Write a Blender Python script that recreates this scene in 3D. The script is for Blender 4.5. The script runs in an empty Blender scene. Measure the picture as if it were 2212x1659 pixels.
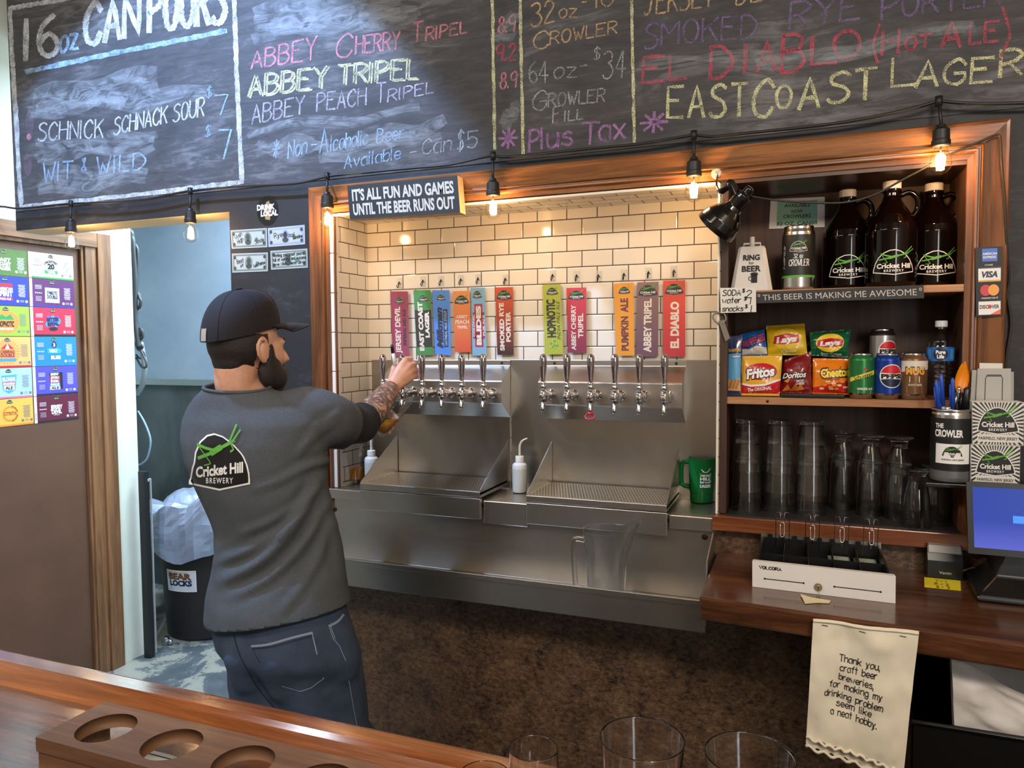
import bpy, bmesh, math, random
from math import sin, cos, pi, radians, sqrt, atan2, exp
from mathutils import Vector, Matrix, noise
from mathutils.bvhtree import BVHTree

# ------------------------------------------------------------------ camera
scn = bpy.context.scene
COL = scn.collection
IW, IH = 2212, 1659                      # photograph size in pixels
FPX = 1592.0                             # focal length in pixels
YAW, PIT, ROL = radians(21.3), radians(3.1), radians(0.37)
CAM = Vector((0.0, -2.15, 1.63))
_fwd = Vector((-sin(YAW)*cos(PIT), cos(YAW)*cos(PIT), -sin(PIT)))
_rt = Vector((cos(YAW), sin(YAW), 0))
_dn = _fwd.cross(_rt)
RT = _rt*cos(ROL) + _dn*sin(ROL)
DN = -_rt*sin(ROL) + _dn*cos(ROL)
FW = _fwd
cam_d = bpy.data.cameras.new('camera')
cam_d.sensor_width = 36.0
cam_d.lens = FPX/IW*36.0
cam_d.clip_start = 0.02
cam_o = bpy.data.objects.new('camera', cam_d)
COL.objects.link(cam_o)
cam_o.matrix_world = Matrix(((RT.x, -DN.x, -FW.x, CAM.x), (RT.y, -DN.y, -FW.y, CAM.y), (RT.z, -DN.z, -FW.z, CAM.z), (0, 0, 0, 1)))
scn.camera = cam_o
scn.view_settings.view_transform = 'Standard'
scn.view_settings.look = 'None'
scn.view_settings.gamma = 1.0
scn.view_settings.use_curve_mapping = False
scn.view_settings.exposure = 0.42
scn.cycles.use_denoising = True
scn.cycles.max_bounces = 14
scn.cycles.transparent_max_bounces = 40
scn.cycles.transmission_bounces = 12
scn.cycles.caustics_reflective = False
scn.cycles.caustics_refractive = False
scn.cycles.sample_clamp_indirect = 6.0

# ------------------------------------------------------------------ world + room lights
world = bpy.data.worlds.new('world')
scn.world = world
world.use_nodes = True
wb = world.node_tree.nodes['Background']
wb.inputs[0].default_value = (0.80, 0.86, 1.0, 1)
wb.inputs[1].default_value = 0.05

def area(name, loc, target, sx, sy, power, col, spread=180):
    d = bpy.data.lights.new(name, 'AREA')
    d.shape = 'RECTANGLE'; d.size = sx; d.size_y = sy
    d.energy = power; d.color = col; d.spread = radians(spread)
    o = bpy.data.objects.new(name, d); COL.objects.link(o)
    o.location = loc
    o.rotation_euler = (Vector(target)-Vector(loc)).to_track_quat('-Z', 'Y').to_euler()
    return o
# the taproom's ceiling panels behind the customer side
area('ceiling_panel_light', (0.9, -3.0, 3.25), (0.2, -0.6, 0.9), 1.2, 0.6, 76, (1.0, 0.85, 0.70))
area('ceiling_panel_light', (-1.7, -2.7, 3.25), (-1.5, -0.5, 1.2), 1.2, 0.6, 38, (1.0, 0.88, 0.76))
# cool tube over the bar surface at the door side
area('cool_tube_light', (-2.0, -1.5, 3.3), (-2.0, -0.4, 1.2), 0.15, 1.2, 15, (0.72, 0.85, 1.0))
# back room fluorescent behind the wall
area('back_room_light', (-2.6, 1.0, 2.85), (-2.55, 0.95, 0.0), 0.9, 0.5, 78, (0.68, 0.84, 1.0))
# daylight from an added, unseen window, guessed from streaks on the glasses
area('street_window_light', (1.36, -3.54, 1.75), (0.0, 0, 1.4), 0.30, 1.3, 14, (0.86, 0.93, 1.0))
# cool recessed downlight in the ceiling, just in front of the chalkboard's left half
sp = bpy.data.lights.new('cool_downlight', 'SPOT')
sp.energy = 190; sp.color = (0.37, 0.58, 1.0); sp.spot_size = radians(86); sp.spot_blend = 0.12; sp.shadow_soft_size = 0.04
spo = bpy.data.objects.new('cool_downlight', sp); COL.objects.link(spo)
spo.location = (-2.0, -1.0, 3.25)
spo.rotation_euler = Vector((-0.1, 0.9, -1.25)).to_track_quat('-Z', 'Y').to_euler()

# ------------------------------------------------------------------ pixel -> place
def ray(px, py):
    return RT*((px-IW/2)/FPX) + DN*((py-IH/2)/FPX) + FW
def atY(px, py, y):
    d = ray(px, py); return CAM + d*((y-CAM.y)/d.y)
def atZ(px, py, z):
    d = ray(px, py); return CAM + d*((z-CAM.z)/d.z)
def atX(px, py, x):
    d = ray(px, py); return CAM + d*((x-CAM.x)/d.x)
def atD(px, py, dep):
    return CAM + ray(px, py)*dep

# ------------------------------------------------------------------ materials
MATS = {}
def srgb(h):
    h = h.lstrip('#')
    c = [int(h[i:i+2], 16)/255 for i in (0, 2, 4)]
    return tuple(x/12.92 if x <= 0.04045 else ((x+0.055)/1.055)**2.4 for x in c)
def new_mat(name):
    m = bpy.data.materials.new(name); m.use_nodes = True
    nt = m.node_tree
    return m, nt, nt.nodes['Principled BSDF']
def nd(nt, t, **k):
    n = nt.nodes.new(t)
    for a, v in k.items(): setattr(n, a, v)
    return n
def coords(nt, scale=(1, 1, 1), kind='Object', rot=(0, 0, 0)):
    tc = nd(nt, 'ShaderNodeTexCoord'); mp = nd(nt, 'ShaderNodeMapping')
    mp.inputs['Scale'].default_value = scale; mp.inputs['Rotation'].default_value = rot
    nt.links.new(tc.outputs[kind], mp.inputs[0]); return mp.outputs[0]
def ramp(nt, fac, stops):
    r = nd(nt, 'ShaderNodeValToRGB'); e = r.color_ramp.elements
    while len(e) < len(stops): e.new(0.5)
    for i, (p, c) in enumerate(stops):
        e[i].position = p; e[i].color = (*c[:3], 1)
    nt.links.new(fac, r.inputs[0]); return r.outputs[0]
def noise_n(nt, vec, scale, detail=4, rough=0.55, dist=0.0):
    n = nd(nt, 'ShaderNodeTexNoise'); n.inputs['Scale'].default_value = scale
    n.inputs['Detail'].default_value = detail; n.inputs['Roughness'].default_value = rough
    n.inputs['Distortion'].default_value = dist
    if vec is not None: nt.links.new(vec, n.inputs['Vector'])
    return n.outputs[0]
def bump(nt, bs, height, strength=0.2, dist=0.002):
    b = nd(nt, 'ShaderNodeBump'); b.inputs['Strength'].default_value = strength; b.inputs['Distance'].default_value = dist
    nt.links.new(height, b.inputs['Height']); nt.links.new(b.outputs[0], bs.inputs['Normal'])
def M(name, col=None, rough=0.5, metal=0.0, spec=0.5, coat=0.0, emit=None, estr=1.0, bmp=None, sss=0.0, vary=0.0, vscale=40):
    """plain procedural material, cached by name"""
    if name in MATS: return MATS[name]
    m, nt, b = new_mat(name)
    c = srgb(col) if isinstance(col, str) else col
    b.inputs['Base Color'].default_value = (*c, 1)
    b.inputs['Roughness'].default_value = rough; b.inputs['Metallic'].default_value = metal
    b.inputs['Specular IOR Level'].default_value = spec; b.inputs['Coat Weight'].default_value = coat
    if coat: b.inputs['Coat Roughness'].default_value = 0.08
    if emit is not None:
        ec = srgb(emit) if isinstance(emit, str) else emit
        b.inputs['Emission Color'].default_value = (*ec, 1); b.inputs['Emission Strength'].default_value = estr
    if vary:
        n = noise_n(nt, coords(nt), vscale, 5)
        o = ramp(nt, n, [(0.3, tuple(x*(1-vary) for x in c)), (0.7, tuple(min(1, x*(1+vary)) for x in c))])
        nt.links.new(o, b.inputs['Base Color'])
    if bmp:
        bump(nt, b, noise_n(nt, coords(nt), bmp[0], 4), bmp[1], bmp[2] if len(bmp) > 2 else 0.002)
    if sss:
        b.inputs['Subsurface Weight'].default_value = sss
        b.inputs['Subsurface Radius'].default_value = (0.012, 0.005, 0.003)
    MATS[name] = m; return m
def wood(name, dark, light, axis='x', rough=0.35, coat=0.0, scale=1.0, knots=False, bmps=0.15):
    if name in MATS: return MATS[name]
    m, nt, b = new_mat(name)
    s = {'x': (1.2, 22, 22), 'y': (22, 1.2, 22), 'z': (22, 22, 1.2)}[axis]
    v = coords(nt, tuple(k*scale for k in s))
    n1 = noise_n(nt, v, 1.6, 6, 0.6, 0.6)
    v2 = coords(nt, tuple(k*scale*4 for k in s))
    n2 = noise_n(nt, v2, 2.2, 4, 0.6)
    v3 = coords(nt, tuple(k*scale*0.16 for k in s))
    n3 = noise_n(nt, v3, 2.0, 2, 0.5)
    mx = nd(nt, 'ShaderNodeMath', operation='MULTIPLY_ADD'); mx.inputs[1].default_value = 0.35
    nt.links.new(n2, mx.inputs[0]); nt.links.new(n1, mx.inputs[2])
    mx2 = nd(nt, 'ShaderNodeMath', operation='MULTIPLY_ADD'); mx2.inputs[1].default_value = 0.4
    nt.links.new(n3, mx2.inputs[0]); nt.links.new(mx.outputs[0], mx2.inputs[2])
    d, l = srgb(dark), srgb(light)
    mid = tuple((a+c)/2 for a, c in zip(d, l))
    col = ramp(nt, mx2.outputs[0], [(0.62, d), (0.86, mid), (1.12 if False else 1.0, l)])
    nt.links.new(col, b.inputs['Base Color'])
    b.inputs['Roughness'].default_value = rough; b.inputs['Coat Weight'].default_value = coat
    b.inputs['Coat Roughness'].default_value = 0.12
    bump(nt, b, n2, bmps, 0.001)
    MATS[name] = m; return m
def glass_mat(name, tint=(1, 1, 1), gloss_rough=0.02, edge=0.9, body=(0.0, 0, 0), body_f=0.0, ior=1.5):
    """thin-walled glass: see-through face-on, mirror-like at grazing angles"""
    if name in MATS: return MATS[name]
    m, nt, b = new_mat(name); nt.nodes.remove(b)
    out = nt.nodes['Material Output']
    tr = nd(nt, 'ShaderNodeBsdfTransparent'); tr.inputs[0].default_value = (*tint, 1)
    gl = nd(nt, 'ShaderNodeBsdfGlossy'); gl.inputs['Roughness'].default_value = gloss_rough
    fr = nd(nt, 'ShaderNodeLayerWeight'); fr.inputs[0].default_value = 0.5
    pw = nd(nt, 'ShaderNodeMath', operation='POWER'); pw.inputs[1].default_value = 4.0; nt.links.new(fr.outputs['Facing'], pw.inputs[0])
    mul = nd(nt, 'ShaderNodeMath', operation='MULTIPLY_ADD'); mul.inputs[1].default_value = edge*0.75; mul.inputs[2].default_value = 0.05*edge; mul.use_clamp = True
    nt.links.new(pw.outputs[0], mul.inputs[0])
    tc_ = ramp(nt, pw.outputs[0], [(0.0, tint), (0.25, tuple(x*.86 for x in tint)), (0.8, tuple(x*.5 for x in tint))]); nt.links.new(tc_, tr.inputs[0])
    mx = nd(nt, 'ShaderNodeMixShader')
    nt.links.new(mul.outputs[0], mx.inputs[0]); nt.links.new(tr.outputs[0], mx.inputs[1]); nt.links.new(gl.outputs[0], mx.inputs[2])
    last = mx.outputs[0]
    if body_f:
        df = nd(nt, 'ShaderNodeBsdfDiffuse'); df.inputs[0].default_value = (*body, 1)
        m2 = nd(nt, 'ShaderNodeMixShader'); m2.inputs[0].default_value = body_f
        nt.links.new(last, m2.inputs[1]); nt.links.new(df.outputs[0], m2.inputs[2]); last = m2.outputs[0]
    nt.links.new(last, out.inputs[0])
    MATS[name] = m; return m
def real_glass(name):
    if name in MATS: return MATS[name]
    m, nt, b = new_mat(name)
    b.inputs['Base Color'].default_value = (.97, .985, .98, 1); b.inputs['Transmission Weight'].default_value = 1.0
    b.inputs['Roughness'].default_value = 0.0; b.inputs['IOR'].default_value = 1.47
    MATS[name] = m; return m
def mixed_glass(name, k=0.5):
    """solid glass blended with its thin-walled version, for nested stacks"""
    m = real_glass(name); nt = m.node_tree; out = nt.nodes['Material Output']; b = nt.nodes['Principled BSDF']
    tr = nd(nt, 'ShaderNodeBsdfTransparent'); tr.inputs[0].default_value = (.96, .98, .97, 1); mx = nd(nt, 'ShaderNodeMixShader'); mx.inputs[0].default_value = k
    nt.links.new(b.outputs[0], mx.inputs[1]); nt.links.new(tr.outputs[0], mx.inputs[2]); nt.links.new(mx.outputs[0], out.inputs[0]); return m
def chalk_mat(name, col, cover=0.5, grain=420):
    """dusty chalk: the board shows through between the grains"""
    if name in MATS: return MATS[name]
    m, nt, b = new_mat(name)
    out = nt.nodes['Material Output']
    b.inputs['Base Color'].default_value = (*srgb(col), 1); b.inputs['Roughness'].default_value = 1.0
    b.inputs['Specular IOR Level'].default_value = 0.0
    v = coords(nt)
    n = noise_n(nt, v, grain, 3, 0.7); n2 = noise_n(nt, v, 28, 3, 0.6)
    a = nd(nt, 'ShaderNodeMath', operation='MULTIPLY_ADD'); a.inputs[1].default_value = 0.35
    nt.links.new(n2, a.inputs[0]); nt.links.new(n, a.inputs[2])
    f = ramp(nt, a.outputs[0], [(0.72-cover*0.22, (0.05, 0.05, 0.05)), (0.86-cover*0.2, (0.95, 0.95, 0.95))])
    tr = nd(nt, 'ShaderNodeBsdfTransparent'); mx = nd(nt, 'ShaderNodeMixShader')
    nt.links.new(f, mx.inputs[0]); nt.links.new(tr.outputs[0], mx.inputs[1]); nt.links.new(b.outputs[0], mx.inputs[2])
    nt.links.new(mx.outputs[0], out.inputs[0])
    MATS[name] = m; return m
# ------------------------------------------------------------------ mesh builder
_FONT = {}
def font_tris(text, bold=0.0, shear=0.0, space=1.0):
    """outline letters as triangles in a unit where the cap height is 1: (verts, faces, width)"""
    key = (text, bold, shear, space)
    if key in _FONT: return _FONT[key]
    c = bpy.data.curves.new('tmp', 'FONT'); c.body = text; c.size = 1.0; c.offset = bold; c.shear = shear
    c.resolution_u = 3; c.space_character = space; c.fill_mode = 'FRONT' if hasattr(c, 'fill_mode') else c.fill_mode
    o = bpy.data.objects.new('tmp', c)
    me = bpy.data.meshes.new_from_object(o)
    vs = [(v.co.x, v.co.y) for v in me.vertices]
    fs = [tuple(p.vertices) for p in me.polygons]
    bpy.data.meshes.remove(me); bpy.data.objects.remove(o); bpy.data.curves.remove(c)
    if vs:
        x0 = min(v[0] for v in vs); x1 = max(v[0] for v in vs)
    else: x0 = x1 = 0
    caph = 0.73
    vs = [((x-x0)/caph, y/caph) for x, y in vs]
    _FONT[key] = (vs, fs, (x1-x0)/caph); return _FONT[key]

STROKES = {
'A': (6, '003960 1353'), 'B': (6, '0009 ~093958563505 ~054563513000'), 'C': (6, '~67491704114062'), 'D': (6, '0009 ~093966633000'),
'E': (6, '69090060 0545'), 'F': (6, '690900 0545'), 'G': (6, '~67491704114062 626434'), 'H': (6, '0009 6069 0565'), 'I': (1, '0009'),
'J': (6, '~4944311001 2969'), 'K': (6, '0009 6904 2660'), 'L': (5, '090050'), 'M': (7, '0009347970'), 'N': (6, '00096069'),
'O': (6, '~391805113051655839'), 'P': (6, '0009 ~0949674504'), 'Q': (6, '~391805113051655839 4260'), 'R': (6, '0009 ~0949674504 3460'),
'S': (6, '~68491816355462401001'), 'T': (6, '0969 3930'), 'U': (6, '~09031130516369'), 'V': (6, '093069'), 'W': (7, '0920365079'),
'X': (6, '0960 6900'), 'Y': (6, '093569 3530'), 'Z': (6, '09690060'),
'0': (6, '~391805113051655839'), '1': (1, '0009'), '2': (6, '~072958562300 0060'), '3': (6, '~083958563545 ~355462401001'),
'4': (6, '490363 4940'), '5': (6, '690905 ~053664513001'), '6': (5, '~4917041130515335140 3'.replace(' ', '')), '7': (6, '096930'),
'8': (6, '~3516183958563514022040625435'), '9': (6, '~67491806245567 6750'),
'$': (6, '~68491816355462401001 3a3A'), '(': (3, '~3A15133a'), ')': (3, '~0A25230a'), '*': (6, '3139 0565 1852 1258'), '-': (3, '0535'),
'&': (6, '~60182849472312013052'), '.': (1, '0001'), ',': (1, '010b'), "'": (1, '0907'), '!': (1, '0903 0100'),
'a': (5, '~553615031030 5652 5650'), 'b': (5, '0900 ~043655523001'), 'c': (5, '~55361503103051'), 'd': (5, '~553615031030 52 5950'.replace('30 52', '3052')),
'e': (5, '~0353553615031130 51'.replace('30 51', '3051')), 'f': (4, '~49382620 0646'), 'g': (5, '~55361503103052 ~565a3c0b'), 'h': (5, '0900 ~0436555150'),
'i': (1, '0600 0809'), 'j': (2, '~161a0c'), 'k': (5, '0900 5602 1450'), 'l': (1, '0900'), 'm': (7, '0600 ~04263530 ~34567570'),
'n': (5, '0600 ~0436555150'), 'o': (5, '~3615031030525536'), 'p': (5, '060c ~043655523001'), 'q': (5, '~553615031030 52 565c'.replace('30 52', '3052')),
'r': (4, '0600 ~032646'), 's': (5, '~5536151443513001'), 't': (4, '2920 0646'), 'u': (5, '~060210305256 5650'), 'v': (5, '063056'), 'w': (7, '0620345076'),
'x': (5, '0650 5600'), 'y': (5, '0630 5610 101c'.replace(' 101c', '') + ' 300c'), 'z': (5, '06560050'), ' ': (4, '')}
_val = {**{str(i): i for i in range(10)}, 'A': 10, 'a': -1, 'b': -2, 'c': -3}
def catmull(p, n=5):
    if len(p) < 3: return p
    q = [p[0]]+list(p)+[p[-1]]
    if p[0] == p[-1]: q[0] = p[-2]; q[-1] = p[1]
    out = []
    for i in range(1, len(q)-2):
        a, b, c, d = q[i-1:i+3]
        for k in range(n):
            t = k/n
            out.append(tuple(0.5*((2*b[j])+(-a[j]+c[j])*t+(2*a[j]-5*b[j]+4*c[j]-d[j])*t*t+(-a[j]+3*b[j]-3*c[j]+d[j])*t**3) for j in range(len(b))))
    out.append(tuple(p[-1])); return out
def stroke_letters(text, gap=1.8):
    """single-line hand lettering, cap height 1: list of polylines and total width"""
    x = 0.0; out = []
    for ch in text:
        w, s = STROKES.get(ch, STROKES['-'])
        for st in s.split():
            sm = st[0] == '~'; st = st.lstrip('~')
            pts = [((_val[st[i]]+x)/9, _val[st[i+1]]/9) for i in range(0, len(st)-1, 2)]
            out.append(catmull(pts, 5) if sm else pts)
        x += w+gap
    return out, max(0.01, (x-gap)/9)

class MB:
    """collects geometry with materials; build() links it as ONE mesh object"""
    def __init__(s, org=None):
        s.org = org; s.v = []; s.f = []; s.m = []; s.sm = []; s.mats = []; s.T = None
    def mi(s, m):
        if m not in s.mats: s.mats.append(m)
        return s.mats.index(m)
    def add(s, vs, fs, mat, smooth=False):
        o = len(s.v); k = s.mi(mat)
        for p in vs:
            p = Vector(p); s.v.append(s.T(p) if s.T else p)
        for f in fs:
            s.f.append(tuple(i+o for i in f)); s.m.append(k); s.sm.append(smooth)
    def box(s, x0, x1, y0, y1, z0, z1, mat):
        v = [(x, y, z) for z in (z0, z1) for y in (y0, y1) for x in (x0, x1)]
        s.add(v, [(0, 2, 3, 1), (4, 5, 7, 6), (0, 1, 5, 4), (2, 6, 7, 3), (0, 4, 6, 2), (1, 3, 7, 5)], mat)
    def obox(s, c, ax, ay, az, mat):
        """box about c with half-vectors ax, ay, az"""
        c, ax, ay, az = map(Vector, (c, ax, ay, az))
        v = [c+ax*i+ay*j+az*k for k in (-1, 1) for j in (-1, 1) for i in (-1, 1)]
        s.add(v, [(0, 2, 3, 1), (4, 5, 7, 6), (0, 1, 5, 4), (2, 6, 7, 3), (0, 4, 6, 2), (1, 3, 7, 5)], mat)
    def prism(s, poly, mat, axis='x', a=0.0, b=1.0, smooth=False):
        """extrude a 2D outline along an axis; outline is (y,z) for x, (x,z) for y, (x,y) for z"""
        def P(u, v, t): return {'x': (t, u, v), 'y': (u, t, v), 'z': (u, v, t)}[axis]
        n = len(poly)
        v = [P(u, w, a) for u, w in poly]+[P(u, w, b) for u, w in poly]
        s.add(v, [tuple(range(n-1, -1, -1)), tuple(range(n, 2*n))], mat, False)
        s.add(v, [(i, (i+1) % n, n+(i+1) % n, n+i) for i in range(n)], mat, smooth)
    def lathe(s, prof, c, mat, seg=32, smooth=True, axis=None, a0=0.0, a1=2*pi, caps=False):
        c = Vector(c); full = abs(a1-a0-2*pi) < 1e-6
        if smooth:                                   # support rings keep corners crisp
            q = []
            for (r0, z0), (r1, z1) in zip(prof, prof[1:]):
                L = sqrt((r1-r0)**2+(z1-z0)**2); q.append((r0, z0))
                if L > .006: e = min(.0012, L*.2)/L; q += [(r0+(r1-r0)*e, z0+(z1-z0)*e), (r1+(r0-r1)*e, z1+(z0-z1)*e)]
            prof = q+[prof[-1]]
        R = Vector((0, 0, 1)).rotation_difference(Vector(axis)).to_matrix() if axis is not None else None
        n = seg if full else seg+1
        v = []
        for r, z in prof:
            for i in range(n):
                t = a0+(a1-a0)*i/seg
                p = Vector((r*cos(t), r*sin(t), z))
                if R: p = R @ p
                v.append(c+p)
        fs = []
        for j in range(len(prof)-1):
            for i in range(seg if full else seg):
                i2 = (i+1) % n if full else i+1
                fs.append((j*n+i, j*n+i2, (j+1)*n+i2, (j+1)*n+i))
        s.add(v, fs, mat, smooth)
        if caps:
            k = len(prof)-1
            s.add(v, [tuple(range(n-1, -1, -1)), tuple(range(k*n, k*n+n))], mat, False)
    def tube(s, pts, r, mat, seg=10, caps=True, flat=1.0, up=None, smooth=True):
        pts = [Vector(p) for p in pts]; n = len(pts)
        rs = r if isinstance(r, (list, tuple)) else [r]*n
        v = []; prev = None
        for i in range(n):
            t = (pts[min(i+1, n-1)]-pts[max(i-1, 0)]).normalized()
            if prev is None:
                a = Vector(up) if up else (Vector((0, 0, 1)) if abs(t.z) < 0.9 else Vector((1, 0, 0)))
                u = (a-t*a.dot(t)).normalized()
            else: u = (prev-t*prev.dot(t)).normalized()
            prev = u; w = t.cross(u)
            for k in range(seg):
                q = 2*pi*k/seg; v.append(pts[i]+(u*cos(q)+w*sin(q)*flat)*rs[i])
        fs = [(i*seg+k, i*seg+(k+1) % seg, (i+1)*seg+(k+1) % seg, (i+1)*seg+k) for i in range(n-1) for k in range(seg)]
        if caps: fs += [tuple(range(seg-1, -1, -1)), tuple(range((n-1)*seg, n*seg))]
        s.add(v, fs, mat, smooth)
    def ell(s, c, rx, ry, rz, mat, seg=20, rot=None):
        c = Vector(c); v = []; k = seg//2
        for j in range(k+1):
            ph = -pi/2+pi*j/k
            for i in range(seg):
                t = 2*pi*i/seg; p = Vector((rx*cos(ph)*cos(t), ry*cos(ph)*sin(t), rz*sin(ph)))
                if rot: p = rot @ p
                v.append(c+p)
        s.add(v, [(j*seg+i, j*seg+(i+1) % seg, (j+1)*seg+(i+1) % seg, (j+1)*seg+i) for j in range(k) for i in range(seg)], mat, True)
    def loft(s, rings, mat, smooth=True, caps=True, closed=True):
        n = len(rings[0]); v = [p for r in rings for p in r]
        rng = range(n if closed else n-1)
        fs = [(j*n+i, j*n+(i+1) % n, (j+1)*n+(i+1) % n, (j+1)*n+i) for j in range(len(rings)-1) for i in rng]
        if caps: fs += [tuple(range(n-1, -1, -1)), tuple(range((len(rings)-1)*n, len(rings)*n))]
        s.add(v, fs, mat, smooth)
    # ---- flat artwork: everything below is laid out in (u,v) and placed by fn(u,v,h)
    def art_poly(s, poly, fn, mat, h=0.0, cut=0.0):
        bm = bmesh.new()
        vs = [bm.verts.new((u, v, 0)) for u, v in poly]
        bm.faces.new(vs); bmesh.ops.triangulate(bm, faces=bm.faces[:])
        if cut:
            for _ in range(6):
                e = [x for x in bm.edges if x.calc_length() > cut]
                if not e: break
                bmesh.ops.subdivide_edges(bm, edges=e, cuts=1); bmesh.ops.triangulate(bm, faces=bm.faces[:])
        bm.normal_update()
        bm.verts.index_update()
        v = [fn(x.co.x, x.co.y, h) for x in bm.verts]
        f = [tuple(x.index for x in (p.verts if p.normal.z > 0 else reversed(p.verts))) for p in bm.faces]
        bm.free(); s.add(v, f, mat)
    def art_rect(s, u0, u1, v0, v1, fn, mat, h=0.0, cut=0.0):
        s.art_poly([(u0, v0), (u1, v0), (u1, v1), (u0, v1)], fn, mat, h, cut)
    def art_text(s, text, u, v, size, fn, mat, h=0.0, bold=0.02, width=None, align='c', rot=0.0, shear=0.0, space=1.0, arc=0.0):
        """size = cap height; width squeezes or stretches the line to fit"""
        vs, fs, w = font_tris(text, bold, shear, space)
        if not vs: return
        sx = size if width is None else width/max(w, 1e-6)
        W = w*sx; ox = {'c': -W/2, 'l': 0, 'r': -W}[align]
        cr, sr = cos(rot), sin(rot); out = []
        for x, y in vs:
            a = x*sx+ox; b = y*size - size/2
            if arc: b += -arc*(a/(W/2))**2
            out.append(fn(u+a*cr-b*sr, v+a*sr+b*cr, h))
        s.add(out, fs, mat)
    def art_line(s, pts, w, fn, mat, h=0.0, jit=0.0, taper=False):
        """ribbon of width w along (u,v) points"""
        pts = [Vector((p[0], p[1])) for p in pts]; n = len(pts)
        if n < 2: return
        v = []
        for i in range(n):
            t = pts[min(i+1, n-1)]-pts[max(i-1, 0)]
            t = t.normalized() if t.length > 1e-9 else Vector((1, 0))
            q = Vector((-t.y, t.x))*w/2
            if i == 0: e = -t*w*0.3
            elif i == n-1: e = t*w*0.3
            else: e = Vector((0, 0))
            k = 1.0 + (random.uniform(-jit, jit) if jit else 0)
            if taper: k *= 0.35+0.65*sin(pi*(0.15+0.7*i/(n-1)))
            for sg in (1, -1):
                p = pts[i]+e+q*sg*k; v.append(fn(p.x, p.y, h))
        s.add(v, [(2*i, 2*i+1, 2*i+3, 2*i+2) for i in range(n-1)], mat)
    def art_hand(s, text, u, v, size, fn, mat, w, h=0.0, width=None, align='c', rot=0.0, slant=0.0, gap=1.8, jit=0.0):
        pl, tw = stroke_letters(text, gap)
        sx = size if width is None else width/tw
        W = tw*sx; ox = {'c': -W/2, 'l': 0, 'r': -W}[align]; cr, sr = cos(rot), sin(rot)
        for p in pl:
            q = []
            for x, y in p:
                a = x*sx+ox+y*size*slant; b = (y-0.5)*size
                q.append((u+a*cr-b*sr, v+a*sr+b*cr))
            s.art_line(q, w, fn, mat, h, jit)
    def art_ellipse(s, u, v, ru, rv, fn, mat, h=0.0, n=28, cut=0.0, a0=0, a1=2*pi):
        s.art_poly([(u+ru*cos(a0+(a1-a0)*i/n), v+rv*sin(a0+(a1-a0)*i/n)) for i in range(n)], fn, mat, h, cut)
    def build(s, name, parent=None, bevel=0.0, bseg=2, subsurf=0, autosmooth=False, weld=False):
        me = bpy.data.meshes.new(name)
        off = parent_loc(parent) if parent else Vector((0, 0, 0))
        o = bpy.data.objects.new(name, me)
        s_org = getattr(s, 'org', None)
        if s_org is not None: o.location = Vector(s_org)-off; off = Vector(s_org)
        me.from_pydata([tuple(p-off) for p in s.v], [], s.f)
        for m in s.mats: me.materials.append(m)
        me.polygons.foreach_set('material_index', s.m); me.polygons.foreach_set('use_smooth', s.sm)
        me.update()
        if weld:
            bm = bmesh.new(); bm.from_mesh(me); bmesh.ops.remove_doubles(bm, verts=bm.verts, dist=1e-5); bm.to_mesh(me); bm.free()
        COL.objects.link(o)
        if parent: o.parent = parent
        if bevel:
            md = o.modifiers.new('edges', 'BEVEL'); md.width = bevel; md.segments = bseg; md.limit_method = 'ANGLE'; md.angle_limit = radians(40)
        if subsurf:
            md = o.modifiers.new('sub', 'SUBSURF'); md.levels = subsurf; md.render_levels = subsurf
        return o
def parent_loc(p):
    v = Vector(p.location)
    while p.parent: p = p.parent; v += Vector(p.location)
    return v
def thing(name, label, cat, loc=(0, 0, 0), group=None):
    o = bpy.data.objects.new(name, None); COL.objects.link(o)
    o.location = loc; o.empty_display_size = 0.05
    return tag(o, label, cat, group)
def tag(o, label, cat, group=None, kind=None):
    o['label'] = label; o['category'] = cat
    if group: o['group'] = group
    if kind: o['kind'] = kind
    return o
def struct(o, label=None):
    o['kind'] = 'structure'
    if label: o['label'] = label
    return o
def dup(root, loc, label=None, rotz=None):
    def cp(o, par):
        c = o.copy(); COL.objects.link(c)
        if par: c.parent = par
        for ch in o.children: cp(ch, c)
        return c
    r = cp(root, None); r.location = loc
    if rotz is not None: r.rotation_euler = (0, 0, rotz)
    if label: r['label'] = label
    return r
def relabel(o, label): o['label'] = label; return o
# artwork placement functions
def on_plane(o, U, V, N):
    """u along U, v along V, h lifted along N (all Vectors), origin o"""
    o, U, V, N = Vector(o), Vector(U), Vector(V), Vector(N)
    return lambda u, v, h=0.0: o+U*u+V*v+N*h
def on_cyl(c, r, z0, a0):
    """u = arc length about the vertical axis through c measured from angle a0, v = height"""
    c = Vector(c)
    def fn(u, v, h=0.0):
        t = a0+u/r
        return Vector((c.x+(r+h)*cos(t), c.y+(r+h)*sin(t), c.z+z0+v))
    return fn
FRONT = ((1, 0, 0), (0, 0, 1), (0, -1, 0))          # facing the customers
def wall_fn(px, py, y, lift=0.0):
    return on_plane(atY(px, py, y), *FRONT)

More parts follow.
